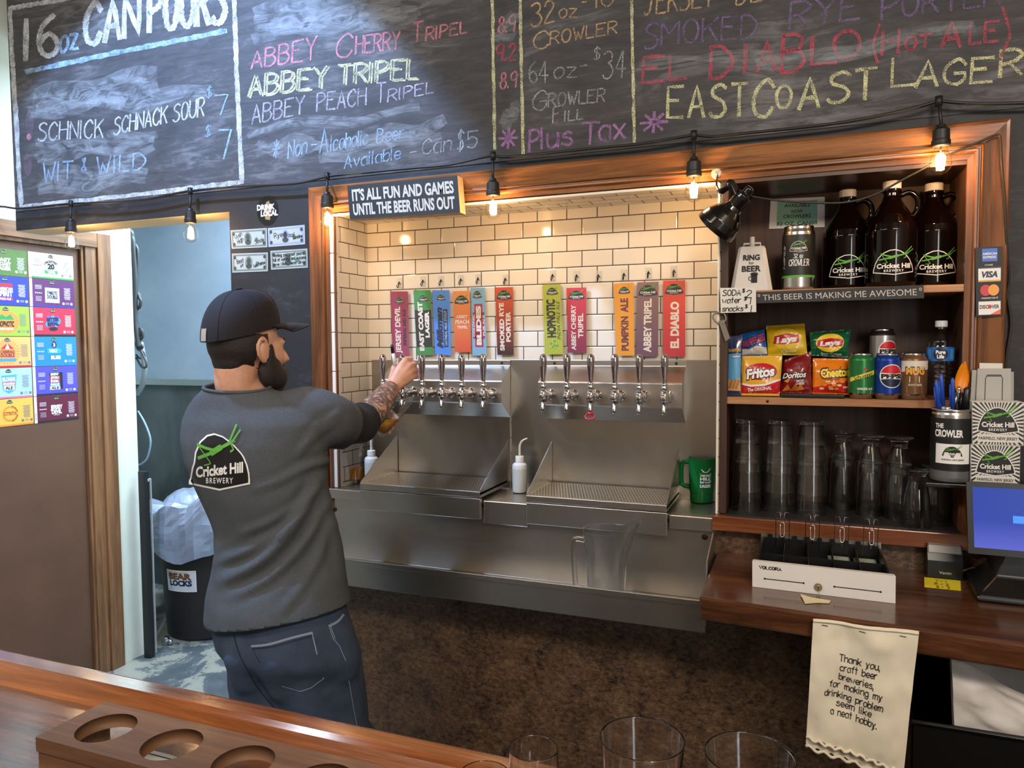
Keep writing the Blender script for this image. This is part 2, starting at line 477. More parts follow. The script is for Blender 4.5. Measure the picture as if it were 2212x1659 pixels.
def quad_fn(c, w=1.0, h=1.0, lift=0.0):
    """(u,v) in 0..w, 0..h on a four-cornered card; c = top-left, top-right, bottom-right, bottom-left"""
    tl, tr, br, bl = [Vector(p) for p in c]
    n = ((tr-bl).cross(tl-br)).normalized()
    if n.y > 0: n = -n
    def fn(u, v, hh=0.0):
        a, b_ = u/w, v/h
        return (bl*(1-a)+br*a)*(1-b_)+(tl*(1-a)+tr*a)*b_+n*(hh+lift)
    return fn
def card(b, c, t, mat, back=None):
    """thin slab with front face corners c, thickness t going away from the customers"""
    tl, tr, br, bl = [Vector(p) for p in c]; k = Vector((0, t, 0))
    v = [tl, tr, br, bl, tl+k, tr+k, br+k, bl+k]
    b.add(v, [(0, 3, 2, 1)], mat); b.add(v, [(4, 5, 6, 7), (0, 1, 5, 4), (1, 2, 6, 5), (2, 3, 7, 6), (3, 0, 4, 7)], back or mat)
def logo(b, fn, u, v, w, pal='dark', h=0.0, brew=True, cut=0.0, green='5fa53e'):
    """the dome-shaped brewery badge, w wide"""
    s = w/2
    def P(x, y): return (u+x*s, v+y*s)
    dome = [(-1.0, -.52), (-.99, -.42), (-.90, -.10), (-.72, .22), (-.48, .44), (-.2, .56), (.05, .58), (.3, .50), (.55, .33), (.76, .10), (.92, -.18), (1.0, -.42), (1.0, -.52), (0, -.66)]
    G = M('logo_green_'+green, green, .6); Wm = M('logo_white', 'e8e6e0', .6); K = M('logo_black', '131214', .5)
    big = [(x*1.05, y*1.05+.0) for x, y in dome]
    if pal == 'line':
        dd = dome+dome[:1]; b.art_line([P(x0+(x1-x0)*k/5, y0+(y1-y0)*k/5) for (x0, y0), (x1, y1) in zip(dd, dd[1:]) for k in range(5)]+[P(*dome[0])], .045*s, fn, Wm, h+.0001)
    elif pal == 'grey':
        b.art_poly([P(x, y) for x, y in dome], fn, K, h, cut)
    else:
        b.art_poly([P(x, y) for x, y in big], fn, Wm if pal == 'dark' else M('logo_grey', '4a4a4c', .6), h, cut)
        b.art_poly([P(x*.985, y*.985) for x, y in dome], fn, K, h+.0002, cut)
    g = h+.0004; lift = [g]
    def L(p, ww):
        q = []; lift[0] += .00012
        for (x0, y0), (x1, y1) in zip(p, p[1:]): q += [P(x0+(x1-x0)*k/6, y0+(y1-y0)*k/6) for k in range(6)]
        b.art_line(q+[P(*p[-1])], ww*s, fn, G, lift[0])
    L([(-.68, .10), (-.25, .17), (.05, .25), (.35, .32), (.66, .40)], .075); L([(-.20, .18), (.14, .28)], .13)
    L([(-.60, .40), (-.35, .30), (-.05, .22)], .07); L([(-.60, .40), (-.42, .12), (-.30, -.06), (-.52, -.08)], .03)
    L([(.5, .40), (.86, .74)], .05); L([(.55, .36), (.95, .62)], .04); L([(.5, .40), (.56, .2), (.44, .16)], .045)
    b.art_text('Cricket Hill', u, v-.21*s, .24*s, fn, Wm, g, bold=.035, width=1.62*s)
    if brew: b.art_text('BREWERY', u, v-.46*s, .13*s, fn, Wm, g, bold=.015, width=.92*s, space=1.3)
# ------------------------------------------------------------------ surfaces
def black_wall_mat():
    m, nt, b = new_mat('black_wall_paint')
    v = coords(nt)
    n1 = noise_n(nt, v, 1.3, 3, 0.6, 0.4); n2 = noise_n(nt, coords(nt, (3, 3, 9)), 3.0, 6, 0.7, 0.8)
    mu = nd(nt, 'ShaderNodeMath', operation='MULTIPLY'); nt.links.new(n1, mu.inputs[0]); nt.links.new(n2, mu.inputs[1])
    c = ramp(nt, mu.outputs[0], [(0.15, srgb('1b1b1d')), (0.30, srgb('212124')), (0.42, srgb('3a3b40'))])
    nt.links.new(c, b.inputs['Base Color']); b.inputs['Roughness'].default_value = 0.62
    bump(nt, b, noise_n(nt, v, 160, 2), 0.12, 0.001); return m
BLACKW = black_wall_mat()
def board_mat():
    """chalkboard with hazy wiped chalk dust"""
    m, nt, b = new_mat('chalkboard_slate')
    n1 = noise_n(nt, coords(nt, (1, 1, 1.6)), 2.2, 5, 0.6, 0.9)
    n2 = noise_n(nt, coords(nt, (2, 2, 11), rot=(0, radians(8), 0)), 3.0, 6, 0.7, 1.2)
    mu = nd(nt, 'ShaderNodeMath', operation='MULTIPLY'); nt.links.new(n1, mu.inputs[0]); nt.links.new(n2, mu.inputs[1])
    c = ramp(nt, mu.outputs[0], [(0.14, srgb('3b3b3d')), (0.27, srgb('4a4a4d')), (0.46, srgb('78787c'))])
    nt.links.new(c, b.inputs['Base Color']); b.inputs['Roughness'].default_value = 0.75
    b.inputs['Specular IOR Level'].default_value = 0.25
    return m
BOARD = board_mat()
def tile_mat(name, ax, du, dv):
    """white subway tile 103 x 52 mm in running bond with dark grout; ax picks the two axes"""
    m, nt, b = new_mat(name)
    tc = nd(nt, 'ShaderNodeTexCoord'); sp_ = nd(nt, 'ShaderNodeSeparateXYZ'); cb = nd(nt, 'ShaderNodeCombineXYZ')
    nt.links.new(tc.outputs['Object'], sp_.inputs[0])
    for i, a in enumerate(ax):
        ad = nd(nt, 'ShaderNodeMath', operation='ADD'); ad.inputs[1].default_value = (du, dv)[i]
        nt.links.new(sp_.outputs['XYZ'.index(a)], ad.inputs[0]); nt.links.new(ad.outputs[0], cb.inputs[i])
    br = nd(nt, 'ShaderNodeTexBrick'); nt.links.new(cb.outputs[0], br.inputs[0])
    br.offset = 0.5; br.inputs['Scale'].default_value = 1.0; br.inputs['Mortar Size'].default_value = 0.0016
    br.inputs['Mortar Smooth'].default_value = 0.0; br.inputs['Brick Width'].default_value = 0.103; br.inputs['Row Height'].default_value = 0.0523
    br.inputs['Color1'].default_value = (*srgb('e2dccf'), 1); br.inputs['Color2'].default_value = (*srgb('ddd5c6'), 1)
    br.inputs['Mortar'].default_value = (*srgb('4a4038'), 1)
    nt.links.new(br.outputs[0], b.inputs['Base Color'])
    br2 = nd(nt, 'ShaderNodeTexBrick'); nt.links.new(cb.outputs[0], br2.inputs[0])
    br2.offset = 0.5
    for k, vv in (('Scale', 1.0), ('Mortar Size', 0.0045), ('Mortar Smooth', 1.0), ('Brick Width', 0.103), ('Row Height', 0.0523)): br2.inputs[k].default_value = vv
    br2.inputs['Color1'].default_value = (1, 1, 1, 1); br2.inputs['Color2'].default_value = (1, 1, 1, 1); br2.inputs['Mortar'].default_value = (0, 0, 0, 1)
    wav = noise_n(nt, cb.outputs[0], 9, 2)
    ma = nd(nt, 'ShaderNodeMath', operation='MULTIPLY_ADD'); ma.inputs[1].default_value = 0.12
    nt.links.new(wav, ma.inputs[0]); nt.links.new(br2.outputs[0], ma.inputs[2])
    bump(nt, b, ma.outputs[0], 0.5, 0.0016)
    r = ramp(nt, br.outputs[1], [(0.0, (0.10,)*3), (1.0, (0.8,)*3)]); nt.links.new(r, b.inputs['Roughness'])
    return m
def steel(name, axis='x', col='c2bcb2', rough=0.34, grain=0.012):
    if name in MATS: return MATS[name]
    m, nt, b = new_mat(name)
    s = {'x': (3, 260, 260), 'z': (260, 260, 3), 'y': (260, 3, 260)}[axis]
    n = noise_n(nt, coords(nt, s), 1.0, 4, 0.7); blot = noise_n(nt, coords(nt), 5.0, 4, 0.6)
    b.inputs['Base Color'].default_value = (*srgb(col), 1); b.inputs['Metallic'].default_value = 1.0
    c = ramp(nt, blot, [(0.3, tuple(x*0.82 for x in srgb(col))), (0.75, srgb(col))]); nt.links.new(c, b.inputs['Base Color'])
    r = ramp(nt, n, [(0.3, (rough-grain,)*3), (0.7, (rough+grain,)*3)]); nt.links.new(r, b.inputs['Roughness'])
    MATS[name] = m; return m
STEEL = steel('brushed_steel'); STEELV = steel('brushed_steel_upright', 'z', rough=0.31)
STEELD = steel('dull_steel', 'x', 'bdb5a9', 0.34)
CHROME = M('chrome', 'd8d8dc', 0.07, 1.0)
def laminate():
    m, nt, b = new_mat('granite_look_laminate')
    n1 = noise_n(nt, coords(nt, (1, 1, 1.5)), 50, 6, 0.78, 0.5); n2 = noise_n(nt, coords(nt), 9, 4, 0.6, 0.5)
    mu = nd(nt, 'ShaderNodeMath', operation='MULTIPLY_ADD'); mu.inputs[1].default_value = 0.45
    nt.links.new(n2, mu.inputs[0]); nt.links.new(n1, mu.inputs[2])
    c = ramp(nt, mu.outputs[0], [(0.55, srgb('1d1510')), (0.66, srgb('4a382a')), (0.77, srgb('644d39')), (0.90, srgb('7c654b'))])
    nt.links.new(c, b.inputs['Base Color']); b.inputs['Roughness'].default_value = 0.45; return m
LAMI = laminate()
WOODX = wood('casing_wood_across', '4b2a16', '94643c', 'x', 0.28, 0.35)
WOODZ = wood('casing_wood_upright', '3f2112', '80512f', 'z', 0.28, 0.35)
CABX = wood('cabinet_wood_across', '2c1a11', '553824', 'x', 0.4, 0.1)
CABZ = wood('cabinet_wood_upright', '28160e', '503223', 'z', 0.55, 0.0, 0.6)
SHELFW = wood('shelf_edge_pine', '8a5a36', 'c08e62', 'x', 0.5, 0.0)
CTOP = wood('counter_top_wood', '341c0e', '623d27', 'x', 0.22, 0.35)
BARW = wood('bar_top_wood', '3c1e0d', '774729', 'x', 0.16, 0.38, 0.7, bmps=0.3)
RACKW = wood('flight_rack_wood', '4d3526', '7b5a44', 'x', 0.45, 0.05, 1.0)
DOORW = M('brown_door_paint', '5e4130', 0.55, vary=0.13, vscale=5)
DOORT = wood('door_casing_wood', '50331f', '8a6240', 'z', 0.42, 0.1, 0.8)
WHITEW = M('white_wall_paint', 'd9dfd2', 0.6, bmp=(180, 0.1, 0.001), vary=0.04, vscale=9)
BLKP = M('black_plastic', '0d0d0e', 0.35); BLKR = M('black_rubber', '121212', 0.6)
WHT = M('white_paper', 'dcd9d2', 0.7); BLKINK = M('black_ink', '17161a', 0.7)

# ------------------------------------------------------------------ the setting
FX0, FX1, FZ = -1.572, 0.470, 2.168           # wood frame, outer edges
NX0, NX1, NY, NZ = -1.485, -0.213, 0.205, 2.072  # tiled alcove
LZ = 1.135                                      # steel ledge height
b = MB()
b.box(-3.06, -1.936, 0, 0.135, 2.117, 3.3, BLACKW)            # header over the passage
b.box(-1.936, FX0+.04, 0, 0.135, 0, 3.3, BLACKW)               # pier
b.box(FX0+.04, FX1-.04, 0, 0.135, FZ-.04, 3.3, BLACKW)
b.box(FX1-.04, 1.5, 0, 0.135, 1.0, 3.3, BLACKW)
struct(b.build('wall_back'))
b = MB(); b.box(-3.058, -1.938, 0.002, 0.133, 2.1145, 2.117, M('bare_plaster', 'cdbb8f', 0.8))
struct(b.build('trim_2'), 'pale underside of the header over the passage')
b = MB(); b.box(-1.53, 1.5, -0.002, 0.1, 0.0, 1.108, LAMI)
struct(b.build('wall_below'), 'speckled brown laminate wall below the taps')
# alcove
t_back = tile_mat('subway_tile_back', 'XZ', 1.39+0.103*3, -2.039+0.0523*60)
t_side = tile_mat('subway_tile_side', 'YZ', 0.02+0.05, -2.039+0.0523*60)
t_top = tile_mat('subway_tile_top', 'XY', 1.39, 0.0)
EDGE = M('tile_edge_white', 'e4dfd4', 0.12)
b = MB()
b.box(NX0-.01, NX1+.01, NY, NY+.02, LZ-.02, NZ+.02, t_back)
b.box(NX0-.01, NX0, 0.012, NY, LZ-.02, NZ, t_side)
b.box(NX1, NX1+.008, -0.005, NY, LZ-.02, NZ, t_side)
b.box(NX0, NX1, 0.0, NY, NZ, NZ+.01, t_top)
for k in range(7):
    z0 = LZ+.002+k*.1345
    b.box(NX0-.012, NX0+.002, -0.014, 0.02, z0, min(z0+.1325, NZ), EDGE)
b.box(NX1-.003, NX1+.003, -0.014, -0.004, LZ+.01, NZ, EDGE)
b.box(NX0, NX1, -0.012, 0.004, NZ-.004, NZ+.004, EDGE)
struct(b.build('wall_alcove', bevel=0.002), 'white subway tiles lining the tap alcove')
# moulded wood frame round alcove and cabinet
prof = [(0, .0), (0, -.024), (.004, -.029), (.010, -.026), (.050, -.018), (.053, -.025), (.058, -.027), (.061, -.018), (.064, -.018), (.067, -.024), (.072, -.024), (.075, -.012), (.088, -.011), (.088, .0)]
def frame_run(b, a, c, mat):
    b.loft([[Vector(p) for p in a], [Vector(p) for p in c]], mat, smooth=False, caps=True, closed=True)
b = MB(); zb = 1.125
L0 = [(FX0+d, y, zb) for d, y in prof]; L1 = [(FX0+d, y, FZ-d) for d, y in prof]
R1 = [(FX1-d, y, FZ-d) for d, y in prof]; R0 = [(FX1-d, y, zb-.03) for d, y in prof]
frame_run(b, L0, L1, WOODZ); frame_run(b, L1, R1, WOODX); frame_run(b, R1, R0, WOODZ)
b.box(FX0+.08, FX0+.092, -0.010, 0.0, zb, FZ-.09, WOODZ)
struct(b.build('trim_1'), 'moulded brown wood frame around the taps and the shelves')
# side wall, door and its casing
SX = -3.22
b = MB(); b.box(SX-.1, SX, -3.6, -0.62, 0, 3.3, WHITEW); b.box(SX-.1, SX, .46, 0.71, 0, 3.3, WHITEW); b.box(SX-.1, SX, -.62, .46, 2.12, 3.3, WHITEW)
struct(b.build('wall_left'))
b = MB(); b.box(SX-.06, SX-.012, -.55, .42, .01, 2.095, DOORW)
struct(b.build('door_1', bevel=.003), 'brown flush door covered with can labels')
b = MB()
for y0, y1 in ((.42, .50), (-.63, -.55)): b.box(SX-.09, SX+.004, y0, y1, 0, 2.12, DOORT)
b.box(SX-.02, SX+.022, .497, .572, 0, 2.185, DOORT); b.box(SX-.02, SX+.022, -.70, -.627, 0, 2.185, DOORT)
b.box(SX-.005, SX+.012, .435, .500, 0, 2.12, DOORT)
b.box(SX-.02, SX+.0215, -.627, .497, 2.112, 2.185, wood('door_head_wood', '50331f', '8a6240', 'y', 0.42, 0.1, 0.8))
b.box(SX-.08, SX+.004, -.55, .42, 2.095, 2.12, DOORT)
struct(b.build('trim_3', bevel=.003), 'brown wood casing around the door')
# floor: worn grey paint
m, nt, bs = new_mat('worn_painted_concrete')
n1 = noise_n(nt, coords(nt), 3.2, 7, 0.62, 0.8); n2 = noise_n(nt, coords(nt), 60, 3)
mu = nd(nt, 'ShaderNodeMath', operation='MULTIPLY_ADD'); mu.inputs[1].default_value = 0.12
nt.links.new(n2, mu.inputs[0]); nt.links.new(n1, mu.inputs[2])
c = ramp(nt, mu.outputs[0], [(0.50, srgb('4c5256')), (0.56, srgb('5f6667')), (0.575, srgb('8b8b80')), (0.75, srgb('979587'))])
nt.links.new(c, bs.inputs['Base Color']); bs.inputs['Roughness'].default_value = 0.38
FLOORM = m
b = MB(); b.box(-5.2, 1.7, -3.7, 2.0, -.05, 0, FLOORM); struct(b.build('floor'))
b = MB(); b.box(-3.4, 1.7, -3.7, 0.0, 3.3, 3.36, M('ceiling_paint', '8d867c', 0.8)); struct(b.build('ceiling'))
b = MB(); b.box(-3.4, 1.7, -3.7, -3.6, 0, 3.3, M('room_wall_paint', 'c9bdae', 0.8)); struct(b.build('wall_front'), 'beige wall on the customers\' side')
for k, x in enumerate((1.36,)):  # unseen window added for its reflections in glass and steel
    b = MB(); b.box(x-.165, x+.165, -3.60, -3.575, 1.085, 2.415, M('window_pane_bright', 'aebfd0', .2, emit=(.8, .9, 1.0), estr=1.0))
    for x0, x1, z0, z1 in ((x-.22, x-.165, 1.03, 2.47), (x+.165, x+.22, 1.03, 2.47), (x-.22, x+.22, 1.03, 1.085), (x-.22, x+.22, 2.415, 2.47)): b.box(x0, x1, -3.60, -3.55, z0, z1, WOODZ)
    struct(b.build('window_%d' % (k+1)), 'narrow wood-framed street window behind the customers')
b = MB(); b.box(1.6, 1.7, -3.6, 0.0, 0, 3.3, MATS['room_wall_paint']); struct(b.build('wall_far_right'), 'beige side wall of the taproom')
b = MB(); b.box(-5.2, -1.8, 0.14, 1.7, 2.95, 3.0, M('back_ceiling_paint', 'c8ccd0', 0.8)); struct(b.build('ceiling_back'))
# back room: cold store panel above a dark lower wall
m, nt, bs = new_mat('cold_store_metal')
n1 = noise_n(nt, coords(nt, (1, 1, 1.5)), 2.2, 5, 0.6, 0.3)
c = ramp(nt, n1, [(0.25, srgb('b0c3dc')), (0.75, srgb('cddbee'))]); nt.links.new(c, bs.inputs['Base Color'])
bs.inputs['Metallic'].default_value = 0.65; bs.inputs['Roughness'].default_value = 0.34
bump(nt, bs, n1, 0.12, 0.01)
COLD = m
m, nt, bs = new_mat('dark_lower_metal')
n1 = noise_n(nt, coords(nt, (1, 1, .7), rot=(0, .7, 0)), 1.6, 4, 0.6, 0.8)
c = ramp(nt, n1, [(0.35, srgb('3d4346')), (0.7, srgb('6b7377'))]); nt.links.new(c, bs.inputs['Base Color'])
bs.inputs['Metallic'].default_value = 0.5; bs.inputs['Roughness'].default_value = 0.4
DARKLOW = m
b = MB()
b.box(-5.2, -1.9, 1.6, 1.7, 1.385, 3.0, COLD); b.box(-5.2, -1.9, 1.605, 1.7, 0, 1.385, DARKLOW)
b.box(-4.6, -2.86, 1.585, 1.60, 1.372, 1.412, M('bright_metal_trim', 'c9d2d6', 0.25, 0.9))
b.box(-2.86, -2.85, 1.588, 1.60, 1.36, 3.0, M('bright_metal_trim', 'c9d2d6', 0.25, 0.9))
struct(b.build('wall_rear'), 'pale cold store metal wall in the back room')
b = MB(); b.box(-1.93, -1.83, .135, 1.6, 0, 3.0, WHITEW); struct(b.build('wall_right'))
b = MB(); b.box(-5.2, -5.1, .71, 1.6, 0, 3.0, WHITEW); b.box(-5.1, SX-.1, .66, .71, 0, 3.0, WHITEW); struct(b.build('wall_side'), 'white wall of the back room')

# ------------------------------------------------------------------ shelf cabinet
CX0, CX1, CYB, CZ1 = -0.207, 0.385, 0.24, 2.075
cab = thing('wall_cabinet', 'dark wood cabinet recessed in the wall with two shelves of snacks, jugs and glasses', 'cabinet', (0.09, 0.2, 1.10))
b = MB(); b.box(CX0, CX1+.02, CYB, CYB+.012, 1.147, CZ1, CABZ); b.build('back_panel', cab)
b = MB(); b.box(CX0, CX0+.020, -.012, CYB, 1.147, CZ1, CABZ); b.build('side_panel', cab, bevel=.002)
b = MB(); b.box(CX1, CX1+.02, -.006, CYB, 1.147, CZ1, CABZ); b.build('side_panel', cab, bevel=.002)
b = MB(); b.box(CX0, CX1+.02, -.006, CYB, CZ1-.006, CZ1+.012, CABX); b.build('top_panel', cab)
S1, S2, S3 = 1.773, 1.478, 1.150
for zt, mt in ((S1, SHELFW), (S2, SHELFW)):
    b = MB(); b.box(CX0+.020, CX1, -.008, CYB, zt-.019, zt, mt)
    if zt == S2: b.ell((-.08, -.0085, zt-.010), .004, .001, .004, BLKP, 10)
    b.build('shelf', cab, bevel=.0015)
b = MB(); b.box(CX0, CX1+.02, 0.0, CYB, 1.108, 1.143, CABX); b.box(-.222, .41, -.040, 0.0, 1.104, 1.145, wood('sill_wood', '4f2513', '8a4f2b', 'x', 0.3, 0.3)); b.build('sill', cab, bevel=.002)
b = MB(); b.box(CX0+.022, CX1-.002, -.030, CYB-.005, 1.145, S3, M('rubber_bar_mat', '1b1a1a', 0.55, bmp=(300, 0.4, 0.001))); b.build('bar_mat', cab)
b = MB(); b.box(CX0+.05, .26, .12, CYB-.005, S2, S2+.066, CABX); b.build('riser', cab)

# ------------------------------------------------------------------ steel back bar
led = thing('steel_ledge', 'stainless steel ledge and splash panel lining the tap alcove', 'counter', (-.85, .1, 1.1))
b = MB(); b.box(NX0, NX1-.003, .0, NY, LZ-.02, LZ, STEEL)
b.box(NX0-.04, -1.372, -.028, -.012, 1.102, LZ+.001, STEEL); b.box(NX0, NX1-.003, -.013, .002, LZ-.012, LZ, STEEL)
b.box(-.928, -.777, -.030, -.012, 1.062, LZ+.001, STEEL)
b.box(-.345, NX1+.0, -.028, -.012, 1.096, LZ+.001, STEEL)
b.build('ledge', led, bevel=.003)
b = MB(); b.box(NX0+.012, -.924, NY-.004, NY, LZ, 1.575, STEELV); b.box(-.921, NX1-.004, NY-.004, NY, LZ, 1.577, STEELV)
b.build('splash_panel', led, bevel=.001)
tr = thing('drain_trough', 'long stainless splash panel with a shallow trough below the drip trays', 'trough', (-.85, -.1, .9))
TY, TZ, TB = -.21, .958, .893
b = MB(); b.box(-1.50, NX1-.006, -.010, -.003, TB, 1.108, STEEL); b.build('splash_panel', tr, bevel=.002)
b = MB(); b.box(-1.50, NX1-.006, TY, -.008, TB-.004, TB, STEELD); b.box(-1.50, NX1-.006, TY-.003, TY+.003, .874, TZ, STEEL)
b.box(-1.50, NX1-.006, TY-.006, TY-.003, TZ-.014, TZ+.001, STEEL); b.build('trough', tr, bevel=.001)
b = MB(); b.prism([(-.012, 1.108), (-.195, 1.060), (TY, TZ), (TY, TB), (-.012, TB)], STEEL, 'x', NX1-.007, NX1-.003); b.build('end_panel', tr)
for x in (-1.50, -.245):
    b = MB(); b.lathe([(0, .004), (.008, .003), (.009, 0)], (x, -.010, 1.075 if x > -1 else 1.06), M('dark_screw', '3a3430', .4, .8), 12, axis=(0, -1, 0)); b.build('bolt', tr)
# drip trays with perforated plates
PERF = None
def perf_mat():
    m, nt, b = new_mat('perforated_steel')
    b.inputs['Base Color'].default_value = (*srgb('b5aea2'), 1); b.inputs['Metallic'].default_value = 1; b.inputs['Roughness'].default_value = .28
    return m
PERFM = perf_mat(); HOLE_SHADE = M('dark_hole', '0a0908', .8)
def drip_tray(x0, x1, label):
    t = thing('drip_tray', label, 'drip tray', ((x0+x1)/2, 0.05, LZ), 'perforated drip trays')
    y0, y1, zp = -.048, .185, 1.166
    b = MB(); b.box(x0, x1, y0, y1, zp-.020, zp-.002, STEEL); b.box(x0, x1, y0-.001, y0+.003, zp-.018, zp, STEEL)
    # solid plate; flat dark hexagons paint the shade inside its punched holes
    nx, ny = 44, 15
    px0, px1, py0, py1 = x0+.006, x1-.006, y0+.014, y1-.006
    b.build('pan', t, bevel=.001)
    b = MB(); b.box(x0+.003, x1-.003, y0+.003, y1, zp-.002, zp, PERFM)
    for j in range(ny):
        for i in range(nx):
            u = px0+(px1-px0)*(i+.5+(.25 if j % 2 else -.25))/nx; v = py0+(py1-py0)*(j+.5)/ny
            b.add([(u+.0033*cos(q*pi/3), v+.0033*sin(q*pi/3), zp+.0004) for q in range(6)], [tuple(range(6))], HOLE_SHADE)
    b.build('grate', t)
    b = MB(); b.box(x0, x1, y0, y0+.015, 1.078, zp-.022, STEEL); b.build('front_panel', t, bevel=.0015)
    for xs in (x0, x1-.003):
        b = MB(); b.prism([(y0, zp-.01), (y0, zp+.004), (y1+.012, 1.30), (y1+.012, zp-.01)], STEELV, 'x', xs, xs+.003); b.build('side_shield', t)
drip_tray(-1.370, -.930, 'steel drip tray under the bartender\'s outstretched arm')
drip_tray(-.775, -.347, 'steel drip tray between the wash bottle and the green mug')

# ------------------------------------------------------------------ counters
ct = thing('cash_counter', 'thick dark wood counter board carrying the cash drawer', 'counter', (.6, -.2, 1.0))
b = MB(); b.add([(-.211, 0, .981), (1.4, 0, .981), (1.4, -.56, .981), (-.211, -.41, .981), (-.211, 0, 1.036), (1.4, 0, 1.036), (1.4, -.56, 1.036), (-.211, -.41, 1.036)],
      [(0, 1, 2, 3), (7, 6, 5, 4), (0, 4, 5, 1), (1, 5, 6, 2), (2, 6, 7, 3), (3, 7, 4, 0)], CTOP); b.build('counter_board', ct, bevel=.006, bseg=3)
b = MB(); b.box(.035, .06, -.02, 0, .80, .981, M('dark_grey_metal', '2c3134', .5)); b.box(.035, .06, -.28, -.02, .958, .981, M('dark_grey_metal', '2c3134', .5)); b.build('bracket', ct, bevel=.004)
BZ = 1.068
bar = thing('bar_counter', 'glossy varnished wood bar top with a raised back rail in the foreground', 'bar counter', (-1, -1.6, 0))
b = MB(); b.box(-2.6, 1.1, -2.0, -1.31, BZ-.04, BZ, BARW); b.build('bar_top', bar, bevel=.004)
b = MB(); b.prism([(-1.283, BZ-.05), (-1.276, BZ-.01), (-1.280, BZ+.020), (-1.288, BZ+.027), (-1.318, BZ+.027), (-1.326, BZ+.022), (-1.345, BZ-.001), (-1.33, BZ-.05)], wood('bar_rail_wood', '56290f', 'ab6430', 'x', .15, .8, .8), 'x', -2.6, 1.1); b.build('bar_rail', bar, bevel=.003)
b = MB(); b.box(-2.6, 1.1, -1.42, -1.36, 0, BZ-.04, M('underbar_panel', 'a9a49b', .5)); b.build('bar_body', bar)
# ------------------------------------------------------------------ chalkboard and everything written on it
random.seed(7)
cbd = thing('chalkboard', 'long black chalkboard with the hand-lettered beer menu above the taps', 'chalkboard', (-.8, 0, 2.2))
b = MB(); b.box(-3.055, 1.45, -.003, 0, 2.195, 3.25, BOARD); b.build('board', cbd)
CK = {'w': chalk_mat('chalk_white', 'cfd4d8', .62), 'b': chalk_mat('chalk_pale_blue', '9fc0e0', .55), 'p': chalk_mat('chalk_pink', 'd98f9f', .55),
      'r': chalk_mat('chalk_red_pink', 'b5586a', .6), 'y': chalk_mat('chalk_pale_yellow', 'd6d8ae', .6), 't': chalk_mat('chalk_tan', 'c9ad84', .55),
      'v': chalk_mat('chalk_violet', '82709c', .5), 'm': chalk_mat('chalk_mauve', 'a77fb5', .62), 'l': chalk_mat('chalk_lilac', 'c3bad0', .5), 'g': chalk_mat('chalk_grey', 'a9b3b8', .5)}
def smear_mat(name, col, k):
    m, nt, bs = new_mat(name); out = nt.nodes['Material Output']
    bs.inputs['Base Color'].default_value = (*srgb(col), 1); bs.inputs['Roughness'].default_value = 1
    n = noise_n(nt, coords(nt, (1, 1, 2.2), rot=(0, radians(10), 0)), 9, 6, .7, 1.4)
    f = ramp(nt, n, [(.36, (0, 0, 0)), (.75, (k, k, k))])
    tr = nd(nt, 'ShaderNodeBsdfTransparent'); mx = nd(nt, 'ShaderNodeMixShader')
    nt.links.new(f, mx.inputs[0]); nt.links.new(tr.outputs[0], mx.inputs[1]); nt.links.new(bs.outputs[0], mx.inputs[2]); nt.links.new(mx.outputs[0], out.inputs[0]); return m
SMEAR = smear_mat('chalk_smear', 'b4bcc4', .32); SMEARP = smear_mat('chalk_smear_pink', 'b48aa8', .3)
YB = -.0045
def on_board(u, v, h=0.0): return atY(u, v, YB-h)
def chalk(text, x0, y0, x1, y1, h0, h1=None, col='w', w=3.2, part=None, slant=0.10, double=0, gap=1.8, jit=.25):
    """hand letters from baseline (x0,y0) to (x1,y1) on the board"""
    h1 = h1 or h0
    pl, tw = stroke_letters(text, gap); own = part is None; bb = part or MB()
    for st in pl:
        for k in ((-1, 1) if double else (0,)):
            q = []
            for x, y in st:
                a = x/tw; hh = h0+(h1-h0)*a
                q.append((x0+(x1-x0)*a+slant*y*hh*.5+k*double, y0+(y1-y0)*a-y*hh+k*double*.5))
            d = []
            for i in range(len(q)-1):
                for s_ in range(3):
                    t = s_/3; d.append((q[i][0]*(1-t)+q[i+1][0]*t+random.uniform(-.4, .4), q[i][1]*(1-t)+q[i+1][1]*t+random.uniform(-.4, .4)))
            d.append(q[-1]); bb.art_line(d, w, on_board, CK[col], 0.0, jit)
    if own: bb.build('chalk_lettering', cbd)
def cline(pts, w, col, bb):
    d = []
    for i in range(len(pts)-1):
        n = 24
        for k in range(n):
            t = k/n; d.append((pts[i][0]*(1-t)+pts[i+1][0]*t+random.uniform(-.7, .7), pts[i][1]*(1-t)+pts[i+1][1]*t+random.uniform(-.7, .7)))
    d.append(pts[-1]); bb.art_line(d, w, on_board, CK[col], 0, .2)
b = MB()
cline([(123, 1), (21, 18), (28, 150), (46, 447), (300, 420), (523, 393), (512, 180), (505, -30)], 10, 'w', b); cline([(300, -28), (123, 1)], 8, 'w', b); b.build('chalk_border', cbd)
b = MB(); cline([(57, 155), (260, 112), (487, 67)], 11, 'b', b); b.build('chalk_underline', cbd)
for p in ([(1063, -30), (1069, 321)], [(1123, -30), (1130, 331)], [(1364, -30), (1370, 306)]):
    b = MB(); cline(p, 6.5, 'y', b); b.build('chalk_rule', cbd)
b = MB(); chalk('16', 55, 129, 122, 118, 86, 86, 'w', 11, b, .04, gap=2.6); chalk('oz', 130, 113, 168, 104, 50, 48, 'b', 6.5, b, 0); chalk('CAN', 184, 98, 300, 74, 88, 92, 'w', 12, b, .03); chalk('POURS', 322, 68, 486, 46, 90, 96, 'w', 12, b, .03); b.build('chalk_lettering', cbd)
